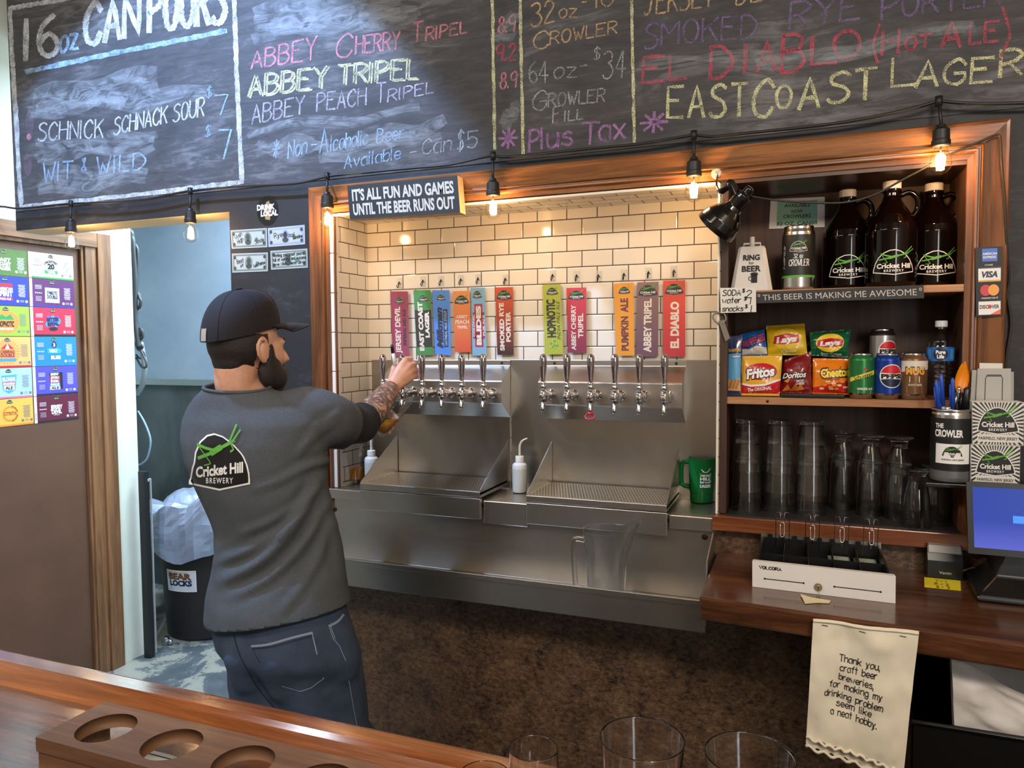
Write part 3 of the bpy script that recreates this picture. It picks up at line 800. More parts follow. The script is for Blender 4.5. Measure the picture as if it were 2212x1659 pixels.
b = MB(); chalk('SCHNICK', 82, 304, 222, 297, 38, 40, 'w', 3.2, b); chalk('SCHNACK', 246, 291, 360, 265, 36, 36, 'w', 3.2, b); chalk('SOUR', 374, 263, 440, 250, 36, 40, 'w', 3.2, b); b.build('chalk_lettering', cbd)
b = MB(); chalk('$', 447, 210, 456, 209, 22, col='b', w=2.6, part=b); chalk('7', 463, 248, 490, 246, 42, col='b', w=3.4, part=b); chalk('$', 444, 295, 454, 293, 22, col='b', w=2.6, part=b); chalk('7', 470, 343, 496, 342, 62, col='b', w=3.6, part=b); b.build('chalk_lettering', cbd)
b = MB(); chalk('WIT', 92, 396, 156, 384, 44, 36, 'b', 3.4, b); chalk('&', 176, 370, 186, 368, 28, col='b', w=3, part=b); chalk('WILD', 208, 378, 312, 364, 38, 34, 'b', 3.4, b); b.build('chalk_lettering', cbd)
b = MB(); b.art_ellipse(62.6, 296, 5, 7, on_board, CK['p']); b.build('chalk_dot', cbd)
b = MB(); chalk('ABBEY', 543, 148, 682, 128, 36, 50, 'p', 4, b); chalk('C', 726, 128, 760, 120, 50, col='p', w=4, part=b); chalk('HERRY', 768, 117, 862, 106, 38, 38, 'p', 4, b); chalk('T', 890, 92, 912, 88, 42, col='p', w=4, part=b); chalk('RIPEL', 920, 88, 1008, 70, 28, 24, 'p', 3.8, b); b.build('chalk_lettering', cbd)
b = MB(); chalk('ABBEY', 538, 209, 706, 188, 44, 44, 'y', 4, b, double=2.6); chalk('TRIPEL', 732, 182, 902, 170, 40, 44, 'y', 4, b, double=2.6); b.build('chalk_lettering', cbd)
b = MB(); chalk('ABBEY', 544, 268, 656, 245, 40, 38, 'l', 3.4, b); chalk('PEACH', 684, 240, 790, 226, 38, 36, 'l', 3.4, b); chalk('T', 812, 222, 832, 220, 42, col='l', w=3.4, part=b); chalk('RIPEL', 838, 220, 936, 200, 26, 24, 'l', 3.2, b); b.build('chalk_lettering', cbd)
b = MB(); chalk('*', 588, 347, 603, 344, 44, col='b', w=2.8, part=b); chalk('Non', 622, 342, 662, 330, 36, 34, 'b', 2.8, b); chalk('-', 672, 330, 684, 328, 30, col='b', w=2.8, part=b); chalk('A', 690, 332, 708, 328, 52, col='b', w=2.8, part=b); chalk('lcoholic', 714, 326, 794, 310, 34, 30, 'b', 2.8, b); chalk('Beer', 814, 309, 872, 298, 30, 26, 'b', 2.8, b); b.build('chalk_lettering', cbd)
b = MB(); chalk('Available', 744, 364, 864, 343, 28, 26, 'b', 2.8, b); chalk('-', 886, 344, 899, 342, 26, col='g', w=2.8, part=b); chalk('Can', 912, 334, 974, 325, 32, 34, 'g', 3.0, b); chalk('$', 988, 324, 1000, 323, 40, col='g', w=3, part=b); chalk('5', 1010, 321, 1030, 318, 36, col='g', w=3, part=b); b.build('chalk_lettering', cbd)
b = MB(); chalk('8.9', 1076, 72, 1112, 67, 34, 36, 'p', 3.4, b); chalk('9.2', 1072, 132, 1114, 130, 36, 36, 'r', 4.2, b); chalk('8.9', 1080, 192, 1116, 188, 34, 34, 'p', 3.4, b); b.build('chalk_lettering', cbd)
chalk('*', 1078, 326, 1116, 324, 48, col='m', w=6); chalk('*', 1382, 294, 1440, 290, 50, col='m', w=6)
b = MB(); chalk('P', 1143, 328, 1164, 326, 46, col='m', w=5.5, part=b); chalk('lus', 1170, 321, 1236, 312, 44, 42, 'm', 5.5, b, 0); chalk('T', 1256, 312, 1292, 310, 46, col='m', w=6, part=b); chalk('ax', 1294, 303, 1350, 298, 46, 46, 'm', 5.5, b, 0); b.build('chalk_lettering', cbd)
b = MB(); chalk('32', 1148, 58, 1198, 46, 50, 46, 't', 3.6, b, 0); chalk('oz', 1208, 38, 1246, 37, 28, 28, 't', 3.2, b, 0); chalk('-', 1257, 18, 1266, 17, 24, col='t', w=3, part=b); chalk('18', 1288, 16, 1324, 11, 46, 46, 't', 3.4, b, 0); b.build('chalk_lettering', cbd)
b = MB(); chalk('C', 1152, 106, 1184, 104, 38, col='t', w=3.4, part=b); chalk('ROWLER', 1188, 97, 1332, 71, 28, 26, 't', 3.4, b); b.build('chalk_lettering', cbd)
b = MB(); chalk('64', 1143, 179, 1184, 178, 44, 46, 'g', 3, b, 0); chalk('oz', 1197, 169, 1245, 166, 34, 32, 'g', 3, b, 0); chalk('-', 1254, 156, 1267, 154, 24, col='g', w=2.8, part=b); chalk('$', 1282, 128, 1295, 127, 24, col='g', w=2.8, part=b); chalk('34', 1302, 169, 1350, 167, 58, 58, 'g', 3.2, b); b.build('chalk_lettering', cbd)
b = MB(); chalk('G', 1150, 240, 1180, 236, 42, col='g', w=3.2, part=b); chalk('ROWLER', 1184, 231, 1306, 219, 28, 28, 'g', 3.2, b); chalk('F', 1194, 266, 1210, 262, 34, col='g', w=3.2, part=b); chalk('ILL', 1220, 262, 1260, 257, 22, 22, 'g', 3.2, b); b.build('chalk_lettering', cbd)
b = MB(); chalk('JERSEY', 1392, 33, 1540, 12, 50, 50, 't', 4, b); chalk('DEVIL', 1590, 10, 1720, -10, 50, 50, 't', 4, b); b.build('chalk_lettering', cbd)
b = MB(); chalk('S', 1392, 106, 1420, 102, 54, col='v', w=4.5, part=b); chalk('MOKED', 1428, 97, 1632, 80, 50, 48, 'v', 5, b); chalk('RYE', 1704, 62, 1856, 40, 56, 52, 'v', 6, b, .2); chalk('PORTER', 1904, 42, 2160, 8, 50, 48, 'v', 6, b, .1); b.build('chalk_lettering', cbd)
b = MB(); chalk('EL', 1388, 180, 1482, 169, 56, 52, 'r', 7, b); chalk('D', 1534, 168, 1578, 166, 66, col='r', w=8, part=b); chalk('IA', 1608, 158, 1674, 150, 60, 64, 'r', 8, b, .1, gap=3.2); chalk('B', 1688, 157, 1736, 152, 80, col='r', w=8, part=b); chalk('L', 1752, 139, 1806, 135, 58, col='r', w=8, part=b); chalk('O', 1800, 128, 1856, 126, 60, col='r', w=8, part=b)
chalk('(', 1880, 128, 1896, 127, 66, col='r', w=6, part=b); chalk('H', 1905, 118, 1940, 114, 50, col='r', w=7, part=b); chalk('OT', 1955, 108, 2010, 101, 26, 28, 'r', 6, b); chalk('A', 2034, 103, 2074, 100, 54, col='r', w=8, part=b); chalk('LE', 2094, 96, 2156, 88, 46, 42, 'r', 6.5, b); chalk(')', 2160, 118, 2186, 114, 92, col='r', w=7, part=b); b.build('chalk_lettering', cbd)
b = MB(); chalk('EAST', 1442, 254, 1612, 250, 66, 70, 'y', 7.5, b, .05, gap=2.6); chalk('C', 1626, 256, 1668, 250, 80, col='y', w=8, part=b); chalk('O', 1676, 234, 1708, 232, 48, col='y', w=6.5, part=b); chalk('A', 1726, 236, 1768, 230, 64, col='y', w=8, part=b); chalk('ST', 1788, 222, 1890, 212, 62, 66, 'y', 7.5, b); b.build('chalk_lettering', cbd)
b = MB(); chalk('L', 1926, 187, 1978, 182, 60, col='y', w=7, part=b); chalk('AGE', 1978, 188, 2142, 176, 56, 52, 'y', 7, b, .18); chalk('R', 2160, 166, 2206, 160, 56, col='y', w=7.5, part=b); b.build('chalk_lettering', cbd)
for (x0, y0, x1, y1, w, n) in ((70, 235, 330, 185, 34, 5), (80, 230, 440, 215, 30, 3), (85, 335, 330, 310, 26, 4), (90, 405, 310, 372, 30, 5), (560, 60, 850, 20, 50, 4), (540, 285, 900, 240, 16, 3), (590, 60, 900, 40, 26, 3), (560, 330, 700, 320, 40, 2), (700, 340, 950, 280, 36, 3), (1072, 100, 1116, 40, 30, 2), (1085, 270, 1118, 240, 30, 2), (1380, 140, 1900, 110, 14, 3), (1640, 150, 2100, 60, 26, 2)):
    b = MB()
    for i in range(n):
        pts = []; ph = random.uniform(0, 6)
        for k in range(13):
            t = k/12; pts.append((x0+(x1-x0)*t+random.uniform(-5, 5), y0+(y1-y0)*t+(i-n/2)*w*.35+9*sin(ph+t*9)))
        b.art_line(pts, w*random.uniform(.5, 1), on_board, SMEAR, .0004-.00003*i, .2, True)
    b.build('chalk_smudge', cbd)
for k in range(2): b = MB(); b.art_ellipse(60+k*4, 355-90*k, 9, 26, on_board, SMEARP, .0003); b.build('chalk_smudge', cbd)

# ------------------------------------------------------------------ festoon string
FIL = M('glowing_filament', 'ffb060', .5, emit=(1.0, .62, .28), estr=75)
BULBG = glass_mat('clear_bulb_glass', (1, .97, .92), .01, 1.0)
SOCK = M('black_socket_rubber', '151515', .5)
st = thing('string_light', 'black outdoor cable with six glowing clear bulbs strung below the chalkboard', 'string lights', (-1.2, -.03, 2.2))
wire = [(-60, 452), (0, 446), (45, 450), (152, 440), (230, 438), (320, 430), (408, 413), (538, 402), (640, 396), (709, 381), (764, 375), (880, 364), (970, 356), (1058, 337), (1100, 339), (1256, 323), (1380, 311), (1461, 298), (1502, 292), (1540, 295), (1600, 289), (1794, 268), (1900, 250), (1987, 230), (2026, 219), (2070, 222), (2150, 224), (2300, 219)]
b = MB(); b.tube([atY(x, y, -.035 if y > 0 else 0) for x, y in catmull(wire, 4)], .0042, SOCK, 8); b.build('cable', st)
bulbs = [(153, 487, 440), (411, 466, 413), (707, 432, 381), (1065, 404, 337), (1499, 360, 292), (2033, 292, 219)]
for i, (px, py, jy) in enumerate(bulbs):
    c = atY(px, py, -.055); j = atY(px if i < 5 else 2028, jy, -.038)
    b = MB(); b.tube([j+Vector((0, 0, .012)), j-Vector((0, 0, .012))], [.009, .008], SOCK, 10)
    top = c+Vector((0, 0, .024)); b.tube([j, j*.5+top*.5, top], .0042, SOCK, 8)
    b.lathe([(0, .026), (.009, .026), (.012, .018), (.019, .012), (.0195, -.012), (.0215, -.013), (.0215, -.024), (.019, -.028), (.0, -.028)], c, SOCK, 20)
    so = b.build('socket', st)
    g = c+Vector((0, 0, -.028)); b = MB()
    b.lathe([(.013, .0), (.0145, -.006), (.020, -.019), (.0240, -.032), (.0250, -.042), (.0225, -.054), (.015, -.063), (.007, -.067), (0, -.068)], g, BULBG, 22)
    b.build('bulb_glass', so)
    b = MB(); q = []
    for k in range(25):
        t = k/24; a = t*2*pi*4
        q.append(g+Vector((.009*cos(t*2*pi), .009*sin(t*2*pi), -.037+.014*cos(a))))
    b.tube(q, .0019, FIL, 8); b.tube([g, g+Vector((0, 0, -.022))], .002, M('glass_stem', 'd8d0c0', .2), 8); b.build('filament', so)
    pl_ = bpy.data.lights.new('bulb_light', 'POINT'); pl_.energy = 2.6; pl_.color = (1.0, .60, .27); pl_.shadow_soft_size = .012
    po = bpy.data.objects.new('bulb_light', pl_); COL.objects.link(po); po.location = g+Vector((0, 0, -.038))

# ------------------------------------------------------------------ things on the black pier
NOTE = M('banknote_paper', 'aab1a9', .7); NOTEG = M('banknote_grey_green', '6f7d74', .7); NOTEB = M('banknote_blue', '8f9dc0', .7); NOTED = M('banknote_dark', '3b443f', .7)
PEN = M('marker_black', '151318', .6)
def note(c, label, words, blue=False):
    t = MB(); P4 = [atY(x, y, -.0015) for x, y in c]; card(t, P4, .0012, NOTE)
    f = quad_fn(P4, 2.35, 1.0)
    ring = NOTEB if blue else NOTEG
    t.art_rect(.06, 2.29, .06, .94, f, ring, .0002); t.art_rect(.16, 2.19, .15, .85, f, NOTE, .0004)
    t.art_ellipse(1.12, .5, .24, .34, f, ring, .0006); t.art_ellipse(1.12, .56, .13, .19, f, NOTED, .0008); t.art_ellipse(1.12, .30, .2, .13, f, NOTED, .0008)
    t.art_ellipse(1.68, .42, .11, .13, f, M('seal_green', '4f7d66', .7), .0007)
    for u in (.2, 2.15):
        for v in (.22, .78): t.art_ellipse(u, v, .09, .1, f, NOTED, .0006)
    for i, (w_, u, v, h, wd, r) in enumerate(words): t.art_hand(w_, u, v, h, f, PEN, .03, .001, width=wd, rot=r)
    o = t.build('banknote'); tag(o, label, 'banknote', 'signed banknotes on the black wall'); return o
note([(498, 497.7), (576, 492.5), (577.4, 533.8), (500.8, 537.6)], 'signed one-dollar note, upper of the two beside the passage', [('Wish', .5, .68, .2, .5, .5), ('High', .6, .42, .2, .4, .5), ('Slade', 1.85, .36, .2, .6, .2)])
note([(578.3, 492.9), (658, 485.5), (659, 527.6), (580, 533.8)], 'bluish signed banknote with a middle fold, beneath the round sticker\'s right edge', [('Ryeol', .8, .6, .26, .8, .1), ('issl', 1.5, .55, .22, .4, 0), ('Sunshine', 1.9, .42, .16, .6, .1)], True)
note([(501, 548), (578.3, 545.3), (578.5, 585.9), (502, 589)], 'signed two-dollar note with an oval portrait, lower of the two beside the passage', [('Best', .55, .6, .22, .45, .2), ('of', .65, .36, .16, .2, .2), ('Luck Patrice', 1.8, .4, .16, .75, .25)])
note([(584, 542), (663.8, 536.9), (664.8, 578), (585.7, 582.6)], 'banknote covered edge to edge in black handwriting, nearest the wood frame', [('Wishing you great pours', 1.15, .76, .16, 1.9, .03), ('full of working and success', 1.2, .53, .16, 2.1, .03), ('love Nikki Jenni Olivia', 1.2, .29, .16, 2.0, .03)])
b = MB(); f = wall_fn(578, 455, -.0005)
b.art_ellipse(0, 0, .0465, .052, f, M('sticker_black', '0e0d10', .35), .0004, 40)
b.art_poly([(-.010, -.03), (.010, -.034), (.016, .0), (.008, .034), (-.004, .03), (-.014, .0)], f, M('sticker_tan', '9a7b52', .5), .0008)
b.art_text('DRINK', -.006, .013, .019, f, WHT, .0012, .05, width=.078); b.art_text('LOCAL', .008, -.009, .019, f, WHT, .0012, .05, width=.074)
tag(b.build('round_sticker'), 'round black sticker reading drink local on the black wall', 'sticker')

# ------------------------------------------------------------------ block sign over the alcove corner
b = MB(); P4 = [atY(x, y, -.066) for x, y in ((750, 401), (988, 379), (994, 459), (756, 474))]
card(b, P4, .040, M('sign_black_paint', '161513', .6), wood('sign_edge_wood', '9b7c5a', 'd0b48e', 'z', .6, 0))
f = quad_fn(P4, 3.6, 1.0)
LT = M('sign_letter_cream', 'c2bfb4', .6)
b.art_text("IT'S ALL FUN AND GAMES", 1.80, .71, .33, f, LT, .0006, .035, width=3.32); b.art_text('UNTIL THE BEER RUNS OUT', 1.80, .29, .33, f, LT, .0006, .035, width=3.32)
tag(b.build('block_sign'), 'black wooden block sign about fun and games hanging at the alcove corner', 'sign')
# ------------------------------------------------------------------ tap towers with twelve taps
GUN = M('handle_shaded_chrome', 'b9b6bd', 0.09, 1.0)  # slightly darker chrome for the tap handles
def tap_tower(x0, x1, xs, label, first):
    t = thing('tap_tower', label, 'beer tap tower', ((x0+x1)/2, NY-.004, 1.378), 'wall-mounted tap towers')
    yb = NY-.0045; yf = .118
    b = MB(); b.prism([(yb, 1.378), (yb, 1.576), (yb-.004, 1.576), (yb-.004, 1.556), (yf+.004, 1.510), (yf, 1.506), (yf, 1.434), (yf+.003, 1.430)], STEEL, 'x', x0, x1); b.build('housing', t, bevel=.002)
    for xx in (x0+.03, x1-.03):
        b = MB(); b.lathe([(0, .002), (.004, .002), (.005, 0)], (xx, yb-.004, 1.566), M('dark_screw', '3a3430', .4, .8), 10, axis=(0, -1, 0)); b.build('screw', t)
    for i, x in enumerate(xs):
        org = Vector((x, .045, 1.466))
        if first is None:
            b = MB(org); R = lambda px_, py_, pz_: org+Vector((px_, py_, pz_))
            b.lathe([(0, .0), (.017, .0), (.018, .003), (.012, .008), (.0115, .02), (.0105, .05), (.011, .075)], R(0, yf-.045, 0), CHROME, 20, axis=(0, -1, 0))
            b.lathe([(.0135, 0), (.015, .002), (.015, .014), (.0135, .016)], R(0, .03, 0), CHROME, 16, axis=(0, -1, 0), caps=True)
            b.lathe([(0, .022), (.008, .021), (.0125, .014), (.0135, .004), (.0135, -.010), (.011, -.018), (.0075, -.022)], R(0, 0, 0), CHROME, 20)
            b.lathe([(0, .014), (.007, .013), (.009, .008), (.009, 0)], R(0, -.010, 0), CHROME, 14, axis=(0, -1, 0))
            b.tube([R(0, 0, -.016), R(0, -.004, -.026), R(0, -.009, -.038), R(0, -.010, -.048)], [.0085, .0078, .0074, .008], CHROME, 16)
            b.tube([R(0, -.006, .008), R(.013, .004, -.006), R(.014, .02, -.012)], .0035, CHROME, 8)
            first = b.build('beer_tap', t)
            b = MB(R(0, 0, .022)); b.lathe([(.006, 0), (.0095, .003), (.0105, .007), (.0105, .012), (.008, .015), (.0095, .017), (.0095, .021), (.006, .024)], R(0, 0, .022), CHROME, 20, caps=True); b.build('collar', first)
            b = MB(R(0, 0, .046)); b.lathe([(.0045, 0), (.0066, .001), (.0072, .012), (.0090, .030), (.0112, .050), (.0122, .066), (.0118, .076), (.0090, .084), (.0045, .088), (0, .0888)], R(0, 0, .044), GUN, 22); b.build('tap_handle', first)
        else:
            c = first.copy(); COL.objects.link(c); c.parent = t; c.location = org-parent_loc(t)
            for ch in first.children:
                d = ch.copy(); COL.objects.link(d); d.parent = c
            if i == 2 and x0 > -.9:
                b = MB(); b.tube([org+Vector((.016*cos(k*pi/4), -.010+.012*sin(k*pi/4)*.6, -.060+.008*sin(k*pi/4))) for k in range(9)], .0028, M('red_plastic_ring', 'c02838', .35), 8, caps=False); b.tube([org+Vector((0, -.010, -.046)), org+Vector((0, -.010, -.054))], .0086, M('red_plastic_ring', 'c02838', .35), 12); o = b.build('red_ring', c); o['label'] = 'red plastic ring on the spout'
    return first
TAPX = (-1.331, -1.256, -1.180, -1.106, -1.033, -.956, -.750, -.672, -.596, -.521, -.446, -.371)
_f = tap_tower(-1.385, -.922, TAPX[:6], 'steel tap tower behind the bartender\'s hand', None)
tap_tower(-.792, -.330, TAPX[6:], 'steel tap tower with a red ring on one spout', _f)

# ------------------------------------------------------------------ clear hooks and tap signs
CLRP = glass_mat('clear_plastic', (.99, .99, .99), .05, .6, (.85, .82, .76), .28)
HOOKS = [(863, 612), (914, 608), (953, 607), (996, 605), (1033, 603), (1092, 604), (1194, 596), (1246, 597), (1293, 597), (1348, 594), (1401, 590), (1456, 587)]
HL = ['above the maroon sign', 'above the green-and-black sign', 'above the blue sign', 'above the peach-orange sign', 'above the pale blue sign', 'above the orange-to-brown sign', 'above the lime striped sign', 'above the crimson sign', 'with no sign below it', 'above the amber sign', 'above the mauve sign', 'above the red sign']
h0 = None
for (px, py), l in zip(HOOKS, HL):
    c = atY(px, py, NY-.003)
    if h0 is None:
        h0 = thing('adhesive_hook', '', 'hook', c, 'clear adhesive hooks on the tiles')
        b = MB(); b.box(c.x-.010, c.x+.010, c.y-.001, c.y+.0025, c.z-.016, c.z+.018, CLRP); b.build('adhesive_plate', h0, bevel=.001)
        b = MB(); K = M('hook_dark_metal', '1b1a1a', .3, .7); b.tube([c+Vector(p) for p in ((0, -.002, .006), (0, -.006, -.004), (0, -.008, -.013), (0, -.013, -.017), (0, -.018, -.013), (0, -.019, -.007))], .0014, K, 8); b.tube([c+Vector((-.005, -.002, -.004)), c+Vector((0, -.003, .006)), c+Vector((.005, -.002, -.004))], .0013, K, 8); b.build('wire_hook', h0); o = h0
    else: o = dup(h0, c)
    o['label'] = 'clear adhesive tile hook '+l
LAM = glass_mat('laminate_film', (.99, .99, .99), .03, .6, (.85, .83, .8), .015)
def grad(name, a, bb, stripes=None):
    if name in MATS: return MATS[name]
    m, nt, bs = new_mat(name); v = nd(nt, 'ShaderNodeTexCoord'); sp_ = nd(nt, 'ShaderNodeSeparateXYZ'); nt.links.new(v.outputs['Generated'], sp_.inputs[0])
    c = ramp(nt, sp_.outputs[2], [(0.05, srgb(a)), (.95, srgb(bb))])
    nt.links.new(c, bs.inputs['Base Color']); bs.inputs['Roughness'].default_value = .25
    MATS[name] = m; return m
def tap_sign(c, base, label, draw):
    P4 = [atY(x, y, NY-.012-.003*((i in (2, 3)))) for i, (x, y) in enumerate(c)]
    t = thing('tap_sign', label, 'sign', (sum((P4[2], P4[3]), Vector())/2), 'hanging beer name signs')
    b = MB(); card(b, P4, .0012, base); f = quad_fn(P4, 1.0, 3.6); draw(b, f); b.build('printed_card', t)
    b = MB(); tl, tr_, br, bl = P4; m = .004; e = Vector((m, 0, 0)); u = Vector((0, 0, m))
    Q = [tl-e+u*2.5, tr_+e+u*2.5, br+e-u*.6, bl-e-u*.6]; k = Vector((0, -.0016, 0)); Q = [q+k for q in Q]
    card(b, Q, .0004, LAM); b.build('laminate_sleeve', t)
def vt(b, f, s, u, size, mat, w, v=1.5, bold=.03, shear=0): b.art_text(s, u, v, size, f, mat, .0007, bold, width=w, rot=pi/2, shear=shear)
INK = M('sign_ink_black', '18141a', .5); CR = M('sign_ink_cream', 'eadfd0', .5); DKB = M('sign_ink_navy', '14142e', .5); RED_ = M('sign_ink_crimson', 'a32248', .5)
def d1(b, f): logo(b, f, .5, 3.1, .5, 'x', .0006); vt(b, f, 'JERSEY DEVIL', .37, .30, CR, 2.6, 1.45); vt(b, f, 'IMPERIAL RED ALE', .76, .18, INK, 2.0, 1.6)
def d2(b, f):
    b.art_rect(0, 1, .45, 2.5, f, M('sign_black_band', '1b211b', .4), .0003); logo(b, f, .55, 3.15, .55, 'x', .0006); vt(b, f, 'EAST COAST', .34, .26, CR, 2.7, 1.6, .06); vt(b, f, 'LAGER', .72, .24, CR, 1.45, 1.7, .06)
def d3(b, f):
    logo(b, f, .5, 3.2, .5, 'x', .0006); vt(b, f, 'Milkman', .34, .36, DKB, 2.3, 1.5, .05, .25); b.art_rect(.60, .86, .45, 2.55, f, DKB, .0004); vt(b, f, 'OATMEAL MILK STOUT', .73, .15, M('sign_pale_blue', '8fb8ea', .5), 1.95, 1.5)
def d4(b, f):
    logo(b, f, .5, 3.1, .82, 'x', .0006)
    for s, v, h, w in (('ABBEY', 2.1, .2, .7), ('PEACH', 1.8, .24, .82), ('TRIPEL', 1.48, .17, .64)): b.art_text(s, .5, v, h, f, CR, .0007, .02, width=w)
def d5(b, f):
    b.art_rect(.22, .80, .45, 2.75, f, RED_, .0003); b.art_rect(.1, .92, .9, 2.3, f, RED_, .0003); logo(b, f, .45, 3.25, .62, 'x', .0006)
    vt(b, f, 'BLIDES', .50, .32, CR, 2.1, 1.6, .06); vt(b, f, 'COLONEL', .16, .12, CR, 1.2, 1.6); vt(b, f, 'PUB ALE', .86, .12, CR, 1.1, 1.6)
def d6(b, f): logo(b, f, .5, 3.2, .82, 'x', .0006); vt(b, f, 'SMOKED RYE', .32, .26, CR, 2.55, 1.5, .04); vt(b, f, 'PORTER', .70, .26, CR, 1.6, 1.5, .04)
def d7(b, f):
    S_ = M('sign_dark_lime', '9aa83a', .5)
    for k in range(9): b.art_rect(.06+k*.11, .085+k*.11, 0, 3.6, f, S_, .0003)
    logo(b, f, .52, 3.25, .6, 'x', .0006); vt(b, f, 'HOPNOTIC', .40, .46, INK, 1.95, 1.85, .05); vt(b, f, 'INDIA PALE ALE', .80, .2, INK, 2.0, 1.75, .0, .3)
    G = M('hop_green', '6fa83c', .6)
    for q in range(14): b.art_ellipse(.5+.22*cos(q*2.4)*(q/14), .5+.24*sin(q*2.4)*(q/14), .07, .06, f, G if q % 2 else M('hop_light', 'a9c95a', .6), .0006+.00005*q, 8)
def d8(b, f): logo(b, f, .5, 3.2, .82, 'x', .0006); vt(b, f, 'ABBEY CHERRY', .33, .24, CR, 2.5, 1.4); vt(b, f, 'TRIPEL', .70, .26, CR, 1.35, 1.5)
MAR = M('sign_ink_maroon', '6b2032', .5)
def d10(b, f): logo(b, f, .52, 3.25, .56, 'x', .0006); vt(b, f, 'PUMPKIN', .50, .38, MAR, 1.7, 1.1, .04); vt(b, f, 'ALE', .50, .38, MAR, .7, 2.5, .04)
def d11(b, f): logo(b, f, .5, 3.2, .88, 'x', .0006); vt(b, f, 'ABBEY TRIPEL', .50, .34, CR, 2.6, 1.5, .04)
def d12(b, f): logo(b, f, .5, 3.2, .82, 'x', .0006); vt(b, f, 'EL DIABLO', .52, .36, CR, 2.2, 1.5, .05)
for c, base, l, d in (
 ([(843, 629.5), (881, 629.5), (884, 769), (848, 768)], M('card_maroon', '9c3a5c', .3), 'maroon tap sign with spiky pale lettering, partly behind the marker pen', d1),
 ([(893, 627), (930, 626.5), (935, 767), (901, 768)], M('card_green', '3f8a45', .3), 'green and black tap sign with white slab lettering', d2),
 ([(933.5, 627), (970.6, 627), (974, 768), (940, 765)], M('card_blue', '4b8be0', .3), 'bright blue tap sign with a dark script name', d3),
 ([(978.5, 629.5), (1015, 628), (1017.6, 760.5), (982.5, 760.5)], grad('card_peach', 'd85a34', 'e8924e'), 'orange tap sign with three short upright lines of text', d4),
 ([(1017, 622), (1047, 621.4), (1051, 768), (1020.6, 768)], M('card_pale_blue', '7fb2d0', .3), 'pale blue tap sign with a crimson badge round its name', d5),
 ([(1069.5, 621), (1108, 620), (1109.5, 766.7), (1074.4, 766.7)], grad('card_rust', '3b1f1f', 'd8532c'), 'tap sign fading from orange to dark brown', d6),
 ([(1172, 615), (1211, 613.4), (1216.7, 765), (1177, 766)], M('card_lime', 'bcc63e', .3), 'lime and yellow striped tap sign with a green hop', d7),
 ([(1224, 622), (1266.4, 621), (1266.8, 762), (1226, 762)], grad('card_cherry', '8a2a4e', 'd83a48'), 'crimson tap sign with two white lines of lettering', d8),
 ([(1326, 613), (1368.7, 610.4), (1370, 768), (1330.7, 768.5)], M('card_amber', 'eda02c', .3), 'amber tap sign with maroon lettering', d10),
 ([(1377, 610), (1422.5, 608.6), (1421.5, 769.5), (1374, 770.4)], grad('card_mauve', '6e4a5e', '937072'), 'dull mauve tap sign with white lettering', d11),
 ([(1432.7, 606.3), (1480, 605), (1480.3, 770.4), (1431.7, 770.4)], grad('card_red', 'c82f42', 'e0523e'), 'bright red tap sign nearest the shelves', d12)):
    tap_sign(c, base, l, d)
# ------------------------------------------------------------------ what stands on the shelves
def face_cam(c): return atan2(CAM.y-c.y, CAM.x-c.x)
ALU = M('can_aluminium', 'c9c9c9', .22, 1.0)
CANP = [(0, .006), (.020, .006), (.0245, .0), (.0262, .003), (.031, .010), (.033, .016)]
CANT = [(.033, .103), (.0315, .108), (.0268, .116), (.0272, .119), (.0266, .1215), (.0248, .1215), (.0242, .118), (0, .118)]
def soda(px, y, z, body, label, draw, sides=None, turn=0.0, top=ALU):
    c = atY(px, 800, y); c.z = z
    t = thing('soda_can', label, 'drink can', c, 'soda cans on the middle shelf')
    b = MB(c); b.lathe(CANP, c, ALU, 32); b.lathe([(.033, .016), (.033, .103)], c, body, 32); b.lathe([(.033, .103), (.0315, .108), (.0268, .116)], c, body if top is ALU else top, 32)
    a0 = face_cam(c)+turn; f = on_cyl(c, .0331, 0, a0); draw(b, f); b.build('can_body', t)
    b = MB(c); b.lathe(CANT[2:], c, ALU, 32); b.ell(c+Vector((0, -.008, .119)), .008, .011, .001, ALU, 12); b.build('can_lid', t); return t
PW = M('print_white', 'ecebe8', .4); PRED = M('print_red', 'c8202e', .35); PNAVY = M('print_navy', '14213f', .4); PBLK = M('print_black', '121115', .4)
def globe(b, f, u, v, r, name, mat_text, full=True):
    b.art_ellipse(u, v, r, r, f, PW, .0002, 40, .006); b.art_ellipse(u, v, r*.93, r*.93, f, PW, .0003, 40, .006)
    b.art_poly([(u+r*.93*cos(a), v+r*.93*sin(a)) for a in [pi*.10+pi*.8*k/16 for k in range(17)]]+[(u-.3*r, v+.36*r), (u+.25*r, v+.20*r)], f, PRED, .0005, .006)
    b.art_poly([(u+r*.93*cos(a), v+r*.93*sin(a)) for a in [pi*1.10+pi*.8*k/16 for k in range(17)]]+[(u+.3*r, v-.34*r), (u-.25*r, v-.22*r)], f, PNAVY, .0005, .006)
    b.art_text(name, u, v, r*.36, f, mat_text, .0007, .06, width=r*1.72)
def g_ale(b, f):
    b.art_poly([(-.036, .045), (-.036, .056), (.034, .078), (.034, .066)], f, M('print_yellow', 'e3d24a', .4), .0003, .006)
    b.art_hand('Schweppes', 0, .0615, .011, f, PBLK, .0013, .0006, width=.050, rot=.29, slant=.2); b.art_text('GINGER ALE', .006, .028, .006, f, PW, .0005, .02, width=.040)
    for k in range(2): b.art_rect(-.012, .022, .020-k*.004, .0212-k*.004, f, PW, .0005)
    b.art_ellipse(.006, .079, .004, .004, f, PRED, .0005)
soda(1861, .032, S2, M('can_green', '2f7a41', .3, .45), 'green ginger ale can with a yellow diagonal band', g_ale, turn=.12)
